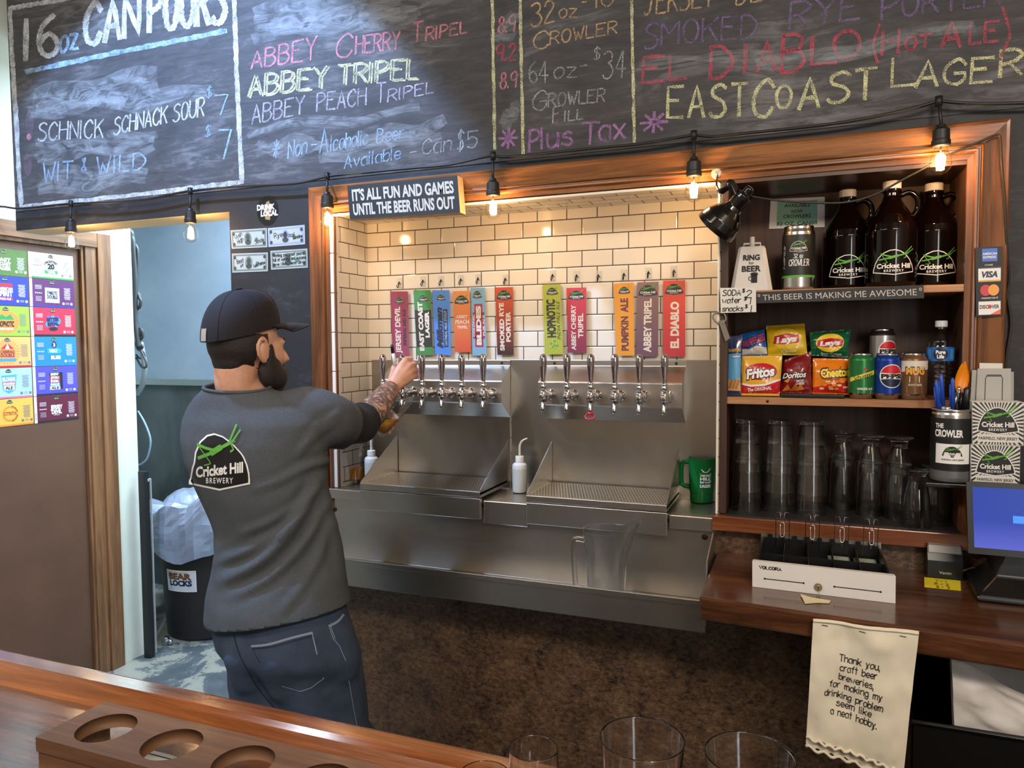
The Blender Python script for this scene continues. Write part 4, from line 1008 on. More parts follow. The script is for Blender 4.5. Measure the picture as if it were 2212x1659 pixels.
soda(1917, .030, S2, M('can_blue', '1c3f97', .28, .45), 'blue cola can with a red, white and navy globe', lambda b, f: globe(b, f, .006, .062, .031, 'PEPSI', PBLK), turn=.18)
soda(1905, .150, S2+.066, M('can_silver', 'b9b9bb', .3, .8), 'silver diet cola can raised behind the blue can', lambda b, f: globe(b, f, .012, .060, .029, 'PEPSI', PBLK), turn=.2, top=M('can_black', '2a2829', .3, .5))
def rootb(b, f):
    b.art_poly([(-.045, .072), (.045, .080), (.045, .118-.016), (-.045, .118-.016)], f, M('print_cream', 'd6cfc2', .4), .0002, .006)
    b.art_text('MUG', .002, .076, .020, f, M('print_dark_red', '6e1f16', .4), .0004, .10, width=.050); b.art_text('MUG', .002, .076, .017, f, M('print_gold', 'd7a53a', .4), .0007, .05, width=.045)
    b.art_rect(-.012, .012, .046, .062, f, M('print_foam', 'd8c9b0', .5), .0004); b.art_text('ROOT BEER', .002, .040, .0055, f, M('print_cream', 'd6cfc2', .4), .0005, .02, width=.032)
    for k in range(4): b.art_rect(-.018, .020, .034-k*.0045, .0348-k*.0045, f, M('print_foam', 'd8c9b0', .5), .0004)
soda(1973, .032, S2, M('can_brown', '7d5a3c', .3, .5), 'brown root beer can with gold lettering, rightmost of the cans', rootb, turn=.1)
# water bottle
c = atY(2031, 800, .052); c.z = S2
t = thing('water_bottle', 'clear water bottle with a blue label at the end of the cans', 'bottle', c)
PET = glass_mat('clear_pet', (.96, .97, .98), .06, 1.3)
b = MB(c); pr = [(.0, .004), (.024, .0), (.030, .004)]
for k in range(7): pr += [(.0305, .012+k*.012), (.0285, .018+k*.012)]
pr += [(.031, .098), (.0322, .102), (.0322, .136), (.031, .140), (.029, .152), (.022, .170), (.014, .182), (.0125, .186), (.0125, .192)]
b.lathe(pr, c, PET, 28); b.build('bottle_body', t)
b = MB(c); f = on_cyl(c, .0327, 0, face_cam(c)); b.lathe([(.0326, .101), (.0326, .137)], c, M('label_blue', '2a66b0', .35), 36)
b.art_ellipse(0, .119, .017, .0175, f, PNAVY, .0003, 28, .006); b.art_text('Pure', 0, .1245, .009, f, PW, .0006, .05, width=.022); b.art_text('Life', 0, .113, .009, f, PW, .0006, .05, width=.016)
for k in (-1, 1): b.art_poly([(k*.022, .106), (k*.036, .104), (k*.040, .134), (k*.024, .132)], f, M('label_sky', '4a8bcc', .35), .0003, .006)
b.build('label', t)
b = MB(c); b.lathe([(0, .2055), (.0135, .2055), (.0145, .203), (.0145, .190), (.0130, .189)], c, M('cap_translucent', 'cfd3d6', .3), 24); b.build('cap', t)
# chip bags
def bag(name, C4, y, thick, base, label, cat, draw, ymid=None, grp='snack bags on the middle shelf', nz=1.0, back=None):
    P4 = [atY(x, yy, y+(.012 if i < 2 else 0)) for i, (x, yy) in enumerate(C4)]
    tl, tr_, br, bl = P4; w = (tr_-tl).length; h = (tl-bl).length; sd = random.uniform(0, 50)
    base_o = (bl+br)/2
    def puff(u, v):
        a = max(0, sin(pi*min(1, max(0, u))))**.6; e = max(0, sin(pi*min(1, max(0, (v-.05)/.9))))**.6
        return thick*a*e+thick*.22*nz*noise.noise(Vector((u*3.4+sd, v*4.0, sd)))*min(1, 5*e)+thick*.10*nz*abs(noise.noise(Vector((u*9+sd, v*8, 3))))*min(1, 5*a)
    def pos(u, v, s_, hh=0.0):
        p = (bl*(1-u)+br*u)*(1-v)+(tl*(1-u)+tr_*u)*v
        return p+Vector((0, -1, .06))*(puff(u, v)*s_+hh)
    t = MB(base_o); n = 26
    for s_ in (1, -1):
        vs = [pos(i/n, j/n, s_) for j in range(n+1) for i in range(n+1)]
        fs = [(j*(n+1)+i, j*(n+1)+i+1, (j+1)*(n+1)+i+1, (j+1)*(n+1)+i) for j in range(n) for i in range(n)]
        t.add(vs, fs if s_ > 0 else [tuple(reversed(q)) for q in fs], base, True)
    draw(t, lambda u, v, hh=0.0: pos(u, v, 1, hh+.0012), w, h)
    for v0, v1 in ((.0, .045), (.955, 1.0)):
        for k in range(18): t.art_line([((k+.5)/18, v0), ((k+.5)/18, v1)], .010, lambda u, v, hh=0: pos(u, v, 1, .0009), back or base)
    o = t.build(name); return tag(o, label, cat, grp)
FOIL = lambda n, c, r=.24: M(n, c, r, .0, .6, .5)
YEL = FOIL('foil_yellow', 'd6b21f'); GRN = FOIL('foil_green', '0f5a36'); FRI = FOIL('foil_corn_yellow', 'e2ad3a'); REDF = FOIL('foil_red', 'c0202b'); DOR = FOIL('foil_dark_red', '7a1518'); ORG = FOIL('foil_orange', 'e57d14'); BLU = FOIL('foil_blue', '1d5fa8')
def lays(b, f, w, h, disk):
    b.art_ellipse(.5, .52, .36, .36, f, disk, .0, 32, .05)
    b.art_poly([(.16, .38), (.2, .62), (.5, .70), (.84, .64), (.82, .40), (.5, .34)], f, M('lays_red', 'b81f2a', .3), .0006, .06); b.art_text('Lays', .5, .51, .19, f, PW, .0012, .05, width=.54, rot=.08, shear=.2)
SUN = M('print_sun_yellow', 'e8c63c', .3)
bag('chip_bag', [(1655, 704), (1738, 699), (1744, 766), (1659, 768)], .14, .017, YEL, 'yellow bag of plain potato chips in the back row', 'chip bag', lambda b, f, w, h: (lays(b, f, w, h, SUN), b.art_text('Classic', .55, .12, .09, f, PW, .001, .02, width=.4)))
bag('chip_bag', [(1749, 718), (1838, 711), (1831, 772), (1752, 768)], .14, .017, GRN, 'green bag of potato chips in the back row', 'chip bag', lambda b, f, w, h: (lays(b, f, w, h, SUN), b.art_text('Sour Cream', .55, .10, .09, f, PW, .001, .01, width=.55)))
def ruf(b, f, w, h):
    b.art_poly([(0, .05), (1, .05), (1, .30), (.6, .40), (.3, .28), (0, .34)], f, M('print_chip_white', 'd9d6c8', .3), 0, .06); b.art_text('RUFFLES', .5, .62, .30, f, M('print_blue_dark', '1a2b66', .3), .0004, .09, width=.96, rot=.22); b.art_text('RUFFLES', .5, .62, .28, f, M('print_coral', 'cf3c50', .3), .0010, .03, width=.92, rot=.22)
bag('chip_bag', [(1600, 722), (1651, 711), (1658, 768), (1603, 770)], .138, .014, BLU, 'blue and white ridged chip bag tucked behind the nut packet', 'chip bag', ruf)
def fri(b, f, w, h):
    b.art_poly([(0, .05), (1, .05), (1, .38), (.6, .24), (.25, .22), (0, .27)], f, REDF, 0, .06); b.art_poly([(0, .27), (.25, .22), (.6, .24), (1, .38), (1, .43), (.6, .29), (.25, .27), (0, .32)], f, PW, .0004, .06)
    b.art_ellipse(.50, .60, .40, .21, f, REDF, .0002, 30, .06); b.art_text('Fritos', .48, .58, .25, f, PBLK, .0008, .10, width=.76, rot=.14, shear=.15); b.art_text('Fritos', .48, .58, .24, f, PW, .0014, .045, width=.72, rot=.14, shear=.15)
    b.art_text('The ORIGINAL', .48, .17, .085, f, PW, .0012, .03, width=.62, rot=.10)
def dor(b, f, w, h):
    for u in (.2, .45, .62): b.art_poly([(u-.16, .06), (u+.14, .10), (u+.02, .26)], f, M('print_chip_orange', 'b8661f', .4), 0, .06)
    b.art_text('Doritos', .42, .50, .16, f, PBLK, .0004, .12, width=.86, rot=-.05, shear=.2); b.art_text('Doritos', .42, .50, .15, f, PW, .001, .03, width=.80, rot=-.05, shear=.2)
    b.art_poly([(.08, .36), (.30, .44), (.22, .30)], f, M('print_amber', 'd8862a', .4), .0012); b.art_text('NACHO', .62, .33, .06, f, PW, .001, .03, width=.24); b.art_text('CHEESE', .62, .26, .06, f, PW, .001, .03, width=.28)
def che(b, f, w, h):
    b.art_poly([(0, .04), (1, .04), (1, .40), (.5, .30), (0, .18)], f, M('print_scarlet', 'c2281f', .3), 0, .06)
    for q in range(12): b.art_ellipse(.25+.06*(q % 9)+.02*q, .16+.05*((q*7) % 5), .07, .035, f, M('print_puff', 'e8872a', .5) if q % 2 else M('print_puff_pale', 'e9c6a0', .5), .0004+.00005*q, 10)
    b.art_text('Cheetos', .60, .62, .25, f, PBLK, .0006, .13, width=.82, rot=.10); b.art_text('Cheetos', .60, .62, .235, f, M('print_lemon', 'f0d03a', .3), .0012, .05, width=.77, rot=.10); b.art_text('Crunchy', .55, .44, .08, f, M('print_rust', 'a33a12', .3), .001, .03, width=.4, rot=.1)
bag('chip_bag', [(1603, 769), (1690, 768), (1684, 855), (1601, 854)], .030, .020, FRI, 'yellow and red corn chip bag at the front of the shelf', 'chip bag', fri, nz=.8)
bag('chip_bag', [(1694, 778), (1752, 759), (1754, 850), (1685, 850)], .050, .018, DOR, 'dark red tortilla chip bag leaning on its neighbours', 'chip bag', dor)
bag('chip_bag', [(1756, 774), (1836, 776), (1834, 853), (1755, 851)], .055, .018, ORG, 'orange cheese puff bag behind the black tablet', 'chip bag', che)
def nuts(b, f, w, h):
    b.art_text('PLANTERS', .5, .76, .05, f, M('print_gold', 'd7a53a', .4), .0006, .04, width=.86); b.art_rect(.08, .95, .22, .70, f, M('print_sky', '5aa0cc', .4), .0003, .1); b.art_rect(.3, .95, .62, .69, f, M('print_teal', '3d86b8', .4), .0005, .1); b.art_text('Salted', .62, .655, .035, f, PW, .0009, .02, width=.5)
    b.art_poly([(0, .08), (1, .08), (.95, .30), (.5, .24), (.08, .28)], f, M('print_nut', 'c79a5e', .5), .0005, .1)
    for q in range(9): b.art_ellipse(.2+.08*q, .14+.05*(q % 3), .10, .03, f, M('print_nut_dark', 'a5713a', .5), .0007+.00005*q, 10)
bag('nut_packet', [(1573, 727), (1604, 724), (1600, 855), (1570, 854)], .024, .009, FOIL('foil_navy', '182a5c'), 'narrow navy peanut packet at the shelf\'s end by the bottle opener', 'snack packet', nuts, nz=.4)
b = MB(); a, e = atY(1686, 851, .0), atY(1826, 851, .0); b.box(a.x, e.x, .006, .036, S2, S2+.011, BLKP); tag(b.build('tablet', bevel=.003), 'slim black tablet lying on the shelf edge under the orange bag', 'tablet')

# ---- top shelf
AMB = M('amber_jug_glass', (.003, .001, .0008), .05, 0, .35, 0)
JP = [(0, .004), (.052, .0), (.060, .004), (.064, .014), (.0645, .10), (.0645, .150), (.061, .168), (.050, .190), (.036, .212), (.025, .230), (.021, .244), (.0205, .252), (.0235, .256), (.0235, .262), (.019, .263)]
j0 = None
for px, y, label in ((1828, .152, 'dark glass growler jug, leftmost of the three beside the silver crowler'), (1923, .078, 'dark glass growler jug standing foremost between the other two'), (2013, .150, 'dark glass growler jug nearest the cabinet\'s bare wood side')):
    c = atY(px, 600, y); c.z = S1
    if j0 is None:
        t = j0 = thing('growler_jug', label, 'jug', c, 'beer growlers on the top shelf')
        b = MB(c); b.lathe(JP, c, AMB, 40); a0 = face_cam(c)+.08; f = on_cyl(c, .0648, 0, a0); logo(b, f, 0, .066, .103, 'line', .0002); b.build('jug_body', t)
        b = MB(c); b.lathe([(0, .283), (.021, .283), (.0225, .280), (.0225, .263), (.021, .262), (0, .262)], c, M('jug_cap_white', 'd8cfc4', .4), 28); b.build('cap', t)
        q = Vector((cos(a0+pi/2), sin(a0+pi/2), 0)); b = MB(c)
        b.tube(catmull([c+q*.020+Vector((0, 0, .246)), c+q*.042+Vector((0, 0, .252)), c+q*.060+Vector((0, 0, .236)), c+q*.062+Vector((0, 0, .208)), c+q*.050+Vector((0, 0, .188))], 5), .0075, AMB, 12); b.build('handle', t)
    else: dup(j0, c, label)
c = atY(1724, 600, .060); c.z = S1
t = thing('crowler_can', 'tall silver can with a black crowler label on the top shelf', 'can', c)
b = MB(c); b.lathe([(0, .006), (.034, .006), (.039, 0), (.041, .003), (.0425, .008), (.0425, .034), (.0425, .150), (.042, .158), (.0385, .168), (.0395, .172), (.0385, .176), (.036, .176), (.035, .171), (0, .171)], c, ALU, 36); b.build('can_body', t)
b = MB(c); f = on_cyl(c, .0432, 0, face_cam(c)); b.lathe([(.043, .036), (.043, .150)], c, M('can_label_black', '17181a', .45), 40); b.lathe([(.0431, .034), (.0431, .040)], c, M('can_label_green', '57a838', .45), 40)
logo(b, f, 0, .118, .046, 'line', .0002); b.art_hand('32 oz', 0, .092, .011, f, PW, .0014, .0003, width=.024); b.art_hand('CROWLER', .002, .074, .017, f, PW, .0019, .0003, width=.054, gap=2.2); b.art_hand('FAIRFIELD', -.042, .09, .006, f, PW, .0009, .0003, width=.06, rot=pi/2); b.build('label', t)
# paper notice on the cabinet back
b = MB(); P4 = [atY(x, y, CYB-.003) for x, y in ((1664.6, 430), (1781.5, 425), (1781.5, 490.5), (1661, 494.5))]; card(b, P4, .001, WHT); f = quad_fn(P4, 1.75, 1.0)
b.art_rect(.24, 1.52, .12, .90, f, M('notice_green', '7fae94', .6), .0006)
for s, v, w in (('AVAILABLE', .76, .84), ('NOW', .56, .36), ('CROWLERS', .40, .88), ('32 OZ. CANS!!', .16, 1.28)): b.art_text(s, .88, v, .12, f, M('notice_ink', '24332c', .6), .0012, .02, width=w)
tag(b.build('paper_notice'), 'white and green paper notice pinned behind the tall crowler can', 'notice')
# cowbell
c = atY(1624, 600, .035); c.z = S1
BELL = M('bell_white', 'cfcac3', .35)
t = thing('cowbell', 'white cowbell printed ring for beer on the top shelf', 'bell', c)
def bring(z, wx, wy): return [c+Vector((sx*wx*(1-abs(sx*sy)*.0), sy*wy, z)) for sx, sy in ((-1, -.7), (-.8, -1), (.8, -1), (1, -.7), (1, .7), (.8, 1), (-.8, 1), (-1, .7))]
b = MB(c); b.loft([bring(0, .056, .034), bring(.06, .046, .027), bring(.118, .036, .020), bring(.124, .033, .018)], BELL, smooth=False)
f = lambda u, v, h=0.0: c+Vector((u, -.034+.0115*v/.1-h-.0006-.0022*(v/.1), v))
b.art_text('RING', 0, .093, .015, f, BLKINK, 0, .03, width=.044); b.art_text('for', 0, .078, .009, f, BLKINK, 0, .0, width=.014); b.art_text('BEER', 0, .062, .016, f, BLKINK, 0, .03, width=.050)
b.art_rect(.0, .016, .022, .044, f, BLKINK); b.art_ellipse(.008, .046, .010, .005, f, BLKINK); b.art_line([(.0, .028), (-.006, .030), (-.006, .038), (0, .040)], .002, f, BLKINK); b.build('bell_body', t, bevel=.002)
b = MB(c); b.tube([c+Vector((-.022, 0, .122)), c+Vector((-.022, 0, .134)), c+Vector((.022, 0, .134)), c+Vector((.022, 0, .122))], .003, BELL, 8); b.tube([c+Vector((0, 0, .122)), c+Vector((0, 0, .152))], .007, BELL, 10); b.build('handle', t)
# plank sign and price note on the shelf edge
b = MB(); P4 = [atY(x, y, -.022) for x, y in ((1633.6, 631), (1995, 615.5), (1996, 644), (1635, 655))]; card(b, P4, .012, M('plank_charcoal', '26262a', .6), M('plank_edge', '56524e', .6)); f = quad_fn(P4, 14, 1.0)
b.art_text('THIS BEER IS MAKING ME AWESOME', 7.0, .50, .52, f, M('sign_letter_cream', 'd9d6cb', .6), .0006, .0, width=12.9)
for u in (.22, 13.75): b.art_line([(u+.09*cos(k*pi/6), .68+.10*sin(k*pi/6)) for k in range(13)], .05, f, M('sign_letter_cream', 'd9d6cb', .6), .0006)
tag(b.build('plank_sign'), 'long charcoal plank sign lettered in cream across the top shelf edge', 'sign')
b = MB(); P4 = [atY(x, y, -.0275) for x, y in ((1555, 622), (1633, 621), (1633.6, 674), (1557, 676))]; card(b, P4, .001, WHT); f = quad_fn(P4, 1.5, 1.0)
for s, u, v, h, w in (('SODA', .48, .80, .22, .75), ('$', .98, .88, .13, .10), ('2', 1.20, .74, .30, .22), ('water', .46, .50, .22, .78), ('$', 1.05, .56, .13, .10), ('1', 1.28, .46, .26, .05), ('snacks', .50, .16, .20, .88), ('$', 1.08, .24, .13, .10), ('1', 1.3, .14, .26, .05)): b.art_hand(s, u, v, h, f, BLKINK, .036, .0006, width=w, slant=.15)
tag(b.build('price_note'), 'handwritten white price note for soda, water and snacks', 'price note')
# bottle opener on its nail
OPN = M('opener_pewter', '8d877c', .38, .8)
t = thing('bottle_opener', 'grey metal bottle opener hanging below the price note', 'bottle opener', atY(1560, 740, -.02)); b = MB()
pts = [atY(x, y, -.020) for x, y in ((1553, 700), (1543, 692), (1540, 682), (1550, 675), (1564, 678), (1568, 690), (1560, 700))]; b.tube(catmull(pts, 4), .0028, OPN, 8)
P4 = [atY(x, y, -.022) for x, y in ((1552, 694), (1563, 690), (1577, 730), (1567, 738))]; card(b, P4, .006, OPN); b.build('opener_body', t, bevel=.0025)
# clip lamp over the divider
N_ = atY(1606, 425, -.085); Mo = atY(1546, 492, -.060); ax = (Mo-N_).normalized(); LB_ = M('lamp_gloss_black', '0b0b0c', .16, 0, .6, .4)
t = thing('clip_lamp', 'glossy black clip-on lamp with a bell shade above the shelves', 'lamp', N_)
b = MB(); b.lathe([(0, -.030), (.010, -.030), (.0125, -.026), (.013, -.012), (.0215, -.006), (.0225, .004), (.0225, .030), (.027, .040), (.040, .055), (.052, .074), (.0575, .094), (.058, .108), (.0565, .108), (.050, .075), (.038, .056), (.022, .04), (0, .038)], N_, LB_, 36, axis=ax); b.build('lamp_shade', t)
b = MB()
for k in range(6):
    a = k*pi/3; p = Vector((.0155*cos(a), .0155*sin(a), -.0093)); p = Vector((0, 0, 1)).rotation_difference(ax) @ p; b.ell(N_+p, .0022, .0022, .0022, M('vent_hole', '010101', .9), 8)
b.build('vent', t)
b = MB(); b.tube(catmull([atY(1550, 382, -.045), atY(1548, 402, -.085), atY(1556, 414, -.098), atY(1572, 404, -.105), atY(1580, 394, -.1), atY(1592, 418, -.09), atY(1598, 440, -.085)], 5), .009, LB_, 10, flat=.3); b.build('bracket_arm', t)
b = MB(); d = atY(1548, 376, -.034); b.lathe([(0, .012), (.004, .012), (.0045, .010), (.013, .010), (.0138, .008), (.0138, 0)], d, M('clip_disc_ivory', 'cfc3ae', .35), 24, axis=(0, -1, 0)); b.build('clip_disc', t)
b = MB(); cord = [(1622, 424, -.085), (1680, 433, -.06), (1760, 438, -.05), (1828, 437, -.045), (1890, 420, -.04), (1965, 380, -.04), (2060, 330, -.038), (2120, 305, -.036), (2152, 291, -.034), (2161, 300, -.034), (2163, 340, -.034), (2170, 430, -.032), (2174, 520, -.028), (2180, 600, -.012), (2176, 640, -.010), (2184, 700, -.008), (2172, 790, -.006), (2178, 900, -.006)]
b.tube(catmull([atY(*p) for p in cord], 4), .0028, M('lamp_cord', '2a2622', .45), 8); b.build('cord', t)

# ---- glasses upside down on the mat
GL = real_glass('drinking_glass'); GLS = mixed_glass('stacked_glass', .12); GLT = glass_mat('thin_glass', (.98, .99, .985), .03, 1.4)
def glass_prof(outer, th=.0022):
    return outer+[(max(0.0, r-th), z) for r, z in reversed(outer)]
PINT = [(0, .0), (.028, .0), (.0300, .003), (.0310, .012), (.0435, .1465), (.0442, .1490), (.0432, .1492), (.0296, .0165), (.026, .013), (0, .012)]
FOOT = [(0, .010), (.010, .009), (.028, .005), (.034, .002), (.034, .0), (.0, .0)]
TULIP = [(0, .002), (.030, .0), (.0335, .002), (.034, .0045), (.024, .010), (.0185, .020), (.0190, .030), (.0250, .050), (.0300, .075), (.0325, .105), (.0335, .140), (.0342, .1520), (.0330, .1522), (.0312, .105), (.0285, .077), (.0235, .052), (.017, .032), (0, .028)]
def inv(prof, h): return [(r, h-z) for r, z in reversed(prof)]
gp = gt = None
def put_glass(kind, c, label):
    global gp, gt
    src = gp if kind == 'p' else gt
    if src is None:
        b = MB(c); b.lathe(inv(PINT, .149) if kind == 'p' else inv(TULIP, .152), c, GLS, 32)
        o = b.build('pint_glass' if kind == 'p' else 'tulip_glass'); tag(o, label, 'glass', 'upturned pint glasses on the bar mat' if kind == 'p' else 'upturned tulip glasses on the bar mat')
        if kind == 'p': gp = o
        else: gt = o
        return o
    return dup(src, c, label)
LEV = ('bottom', 'middle', 'top')
for (px, py), who in (((1610, 1107), 'leftmost pint stack'), ((1681, 1111), 'middle pint stack'), ((1751, 1116), 'pint stack beside the tulip glasses')):
    p = atZ(px, py, S3); c = Vector((p.x, p.y+.044, S3))
    for k in range(3): put_glass('p', c+Vector((0, 0, .0565*k)), f'upturned pint glass, {LEV[k]} one of the {who}')
for (px, py), who, n in (((1819, 1103), 'stack next to the pints', 2), ((1879, 1117), 'middle tulip stack', 2), ((1941, 1125), 'tulip stack behind the single glass', 2), ((1983, 1144), 'single one at the mat\'s front edge', 1), ((2024, 1131), 'single one at the cabinet\'s bare side', 1)):
    p = atZ(px, py, S3); c = Vector((p.x, p.y+.034, S3))
    for k in range(n): put_glass('t', c+Vector((.002*k, 0, .072*k)), f'upturned tulip glass, {("lower" if k == 0 else "upper") + " one of the " if n == 2 else ""}{who}')
# ------------------------------------------------------------------ alcove ledge: beer glass, wash bottles, mug
BEER = M('amber_beer', (.42, .17, .015), .12, 0, .5, 0, vary=.05)
def beer_mat():
    m, nt, b = new_mat('beer_liquid'); b.inputs['Base Color'].default_value = (*srgb('dc8c22'), 1); b.inputs['Roughness'].default_value = .1
    b.inputs['Transmission Weight'].default_value = .35; b.inputs['IOR'].default_value = 1.1; return m
BEERL = beer_mat()
c = atZ(768, 1043, LZ); c.z = LZ+.001
t = thing('beer_glass', 'pint glass a quarter full of amber beer on the steel ledge', 'glass', c)
PU = [(0, .0), (.028, .0), (.0300, .003), (.0310, .012), (.0435, .1465), (.0442, .1490), (.0432, .1492), (.0296, .0165), (.026, .013), (0, .012)]
b = MB(c); b.lathe(PU, c, GLT, 36); b.build('pint_glass', t)
b = MB(c); b.lathe([(0, .0135), (.0285, .0135), (.0290, .018), (.0325, .052), (.0325, .0535), (0, .0535)], c, BEERL, 32); b.build('beer', t)
def wash_bottle(c, label, turn, lvl):
    t = thing('wash_bottle', label, 'bottle', c, 'plastic wash bottles')
    P_ = M('ldpe_translucent', 'd5d6d2', .45, 0, .4, sss=.3); Wt = M('ldpe_filled', 'bfc2bc', .4, sss=.2)
    b = MB(c); b.lathe([(0, 0), (.022, 0), (.0245, .003), (.0248, .012), (.0248, lvl)], c, Wt, 28); b.lathe([(.0248, lvl), (.0248, .086), (.0240, .093), (.020, .098), (.0128, .101), (.0128, .106)], c, P_, 28); b.build('bottle_body', t)
    b = MB(c); b.lathe([(.0135, .103), (.0145, .104), (.0145, .120), (.0135, .122), (.005, .123), (0, .123)], c, M('cap_white_plastic', 'e2e1dc', .4), 24); b.build('cap', t)
    d = Vector((cos(turn), sin(turn), 0)); b = MB(c)
    b.tube(catmull([c+Vector((0, 0, .122)), c+Vector((0, 0, .150)), c+d*.004+Vector((0, 0, .166)), c+d*.014+Vector((0, 0, .176)), c+d*.027+Vector((0, 0, .181))], 5), [.0042]*8+[.0038]*6+[.003]*3+[.0024]*4, P_, 10); b.build('spout', t); return t
c = atZ(1117, 1067, LZ); c = Vector((c.x, c.y+.026, LZ+.001)); wash_bottle(c, 'white plastic wash bottle standing between the two drip trays', .1, .080)
c = Vector((atY(803, 1020, .085).x, .085, LZ+.001)); wash_bottle(c, 'white plastic wash bottle behind the beer glass in the alcove corner', pi*.9, .080)
# green plastic mug
c = atZ(1512, 1089, LZ); c = Vector((c.x, c.y+.036, LZ+.001))
GM = glass_mat('green_mug_plastic', (.10, .52, .16), .12, 1.0, (.012, .20, .045), .62)
t = thing('plastic_mug', 'translucent green plastic mug at the right end of the steel ledge', 'mug', c)
MUG = [(0, .004), (.033, .0), (.0345, .004), (.0350, .030), (.0365, .034), (.0400, .132), (.0410, .138), (.0395, .138), (.0340, .034), (.031, .008), (0, .008)]
b = MB(c); b.lathe(MUG, c, GM, 36); f = on_cyl(c, .0394, 0, face_cam(c)+.32)
b.art_line([(-.013, .106), (-.004, .098), (.006, .099), (.014, .110)], .0022, f, PW, .0005); b.art_line([(-.010, .099), (.012, .103)], .0016, f, PW, .0005)
for s, v, h, w in (('CRICKET', .088, .006, .034), ('HILL', .078, .009, .034), ('EAST COAST', .067, .005, .034), ('LAGER', .056, .009, .034)): b.art_text(s, 0, v, h, f, PW, .0006, .05, width=w)
for k in range(4): b.art_line([(-.018, .0935-.0118*k), (.018, .0935-.0118*k)], .001, f, PW, .0006)
b.build('mug_body', t)
a = face_cam(c)-pi*.62; d = Vector((cos(a), sin(a), 0)); b = MB(c)
b.tube(catmull([c+d*.036+Vector((0, 0, .120)), c+d*.058+Vector((0, 0, .119)), c+d*.066+Vector((0, 0, .104)), c+d*.066+Vector((0, 0, .060)), c+d*.060+Vector((0, 0, .046)), c+d*.036+Vector((0, 0, .042))], 5), .0070, GM, 12, flat=1.3); b.build('handle', t)
# glass pitcher in the trough
c = atY(1310, 1280, -.118); c.z = TB+.001
t = thing('glass_pitcher', 'empty clear glass pitcher standing in the drain trough', 'pitcher', c)
def pring(r, z, lip=0.0):
    n = 36; out = []
    for i in range(n):
        a = 2*pi*i/n; k = max(0, cos(a-.35))**10*lip; out.append(c+Vector(((r+k)*cos(a), (r+k)*sin(a), z+k*.9)))
    return out
b = MB(c); b.loft([pring(.052, 0), pring(.055, .004), pring(.056, .06), pring(.062, .14), pring(.068, .195, .02), pring(.069, .207, .030)], GLS, caps=False); b.loft([pring(.066, .206, .030), pring(.065, .194, .02), pring(.059, .14), pring(.053, .06), pring(.051, .010)], GLS, caps=False); b.loft([pring(.069, .207, .030), pring(.066, .206, .030)], GLS, caps=False); b.add(pring(.052, .0), [tuple(range(36))], GL); b.build('pitcher_body', t)
b = MB(c); b.tube(catmull([c+Vector((-.060, 0, .168)), c+Vector((-.088, -.002, .172)), c+Vector((-.097, -.003, .155)), c+Vector((-.093, -.003, .06)), c+Vector((-.086, -.002, .030)), c+Vector((-.054, 0, .030))], 5), .0075, GLS, 12); b.build('handle', t)

# ------------------------------------------------------------------ cash counter
CZ = 1.0365
WP = M('drawer_white', 'd9d6d1', .4); TILL = M('till_black', '0b0b0c', .4)
t = thing('cash_till', 'white-fronted cash till standing open on the wood counter', 'cash till', (.056, -.17, CZ))
x0, x1 = -.097, .208
b = MB(); P4 = [atY(1625, 1211, -.293), atY(1935, 1244, -.303), Vector((x1+.003, -.305, CZ)), Vector((x0-.002, -.294, CZ))]; card(b, P4, .016, WP); f = quad_fn(P4, 3.9, 1.0)
b.art_hand('VOLCORA', .52, .78, .11, f, PBLK, .030, .0004, width=.62, gap=2.4)
for u0, u1, v in ((.36, 1.46, .36), (2.30, 3.52, .36)): b.art_rect(u0, u1, v-.018, v+.018, f, PBLK, .0004); b.art_ellipse(u0, v, .028, .04, f, PBLK, .0005, 10); b.art_ellipse(u1, v, .028, .04, f, PBLK, .0005, 10)
b.build('drawer_front', t, bevel=.003)
ctr = f(1.86, .28); b = MB(); b.lathe([(0, .006), (.005, .006), (.0055, .004), (.0085, .004), (.009, 0)], ctr, M('lock_steel', 'b8aa8c', .3, 1), 24, smooth=False, axis=(0, -1, 0)); b.box(ctr.x-.0006, ctr.x+.0006, ctr.y-.0075, ctr.y-.006, ctr.z-.004, ctr.z+.004, PBLK); b.build('lock', t)
b = MB(); b.box(x0+.01, x1-.008, -.278, -.055, CZ, CZ+.012, TILL)
for x in (x0+.01, x1-.012): b.box(x, x+.004, -.278, -.055, CZ, CZ+.066, TILL)
for k in range(1, 5): x = x0+.01+(x1-x0-.018)*k/5; b.box(x-.0012, x+.0012, -.278, -.055, CZ, CZ+.058, TILL)
b.box(x0+.01, x1-.008, -.059, -.055, CZ, CZ+.066, TILL); b.box(x0+.01, x1-.008, -.205, -.202, CZ, CZ+.060, TILL)
for k in range(9): x = x0+.03+k*.031; b.prism([(x-.008, CZ+.06), (x+.008, CZ+.06), (x+.005, CZ+.075), (x-.005, CZ+.075)], TILL, 'y', -.062, -.056)
b.box(x0+.006, x1-.004, -.051, -.045, CZ, CZ+.074, STEELD); b.build('till_tray', t)
for k in (2, 3): b = MB(); x = x0+.075+k*.062; b.box(x-.026, x+.026, -.198, -.07, CZ+.030, CZ+.034, NOTEG); b.box(x-.022, x+.022, -.194, -.074, CZ+.034, CZ+.0345, NOTE); b.build('banknotes', t)
WIRE = M('clip_wire', 'c9c7c8', .25, 1.0); WIRED = M('clip_wire_dark', '8f898c', .3, 1.0)
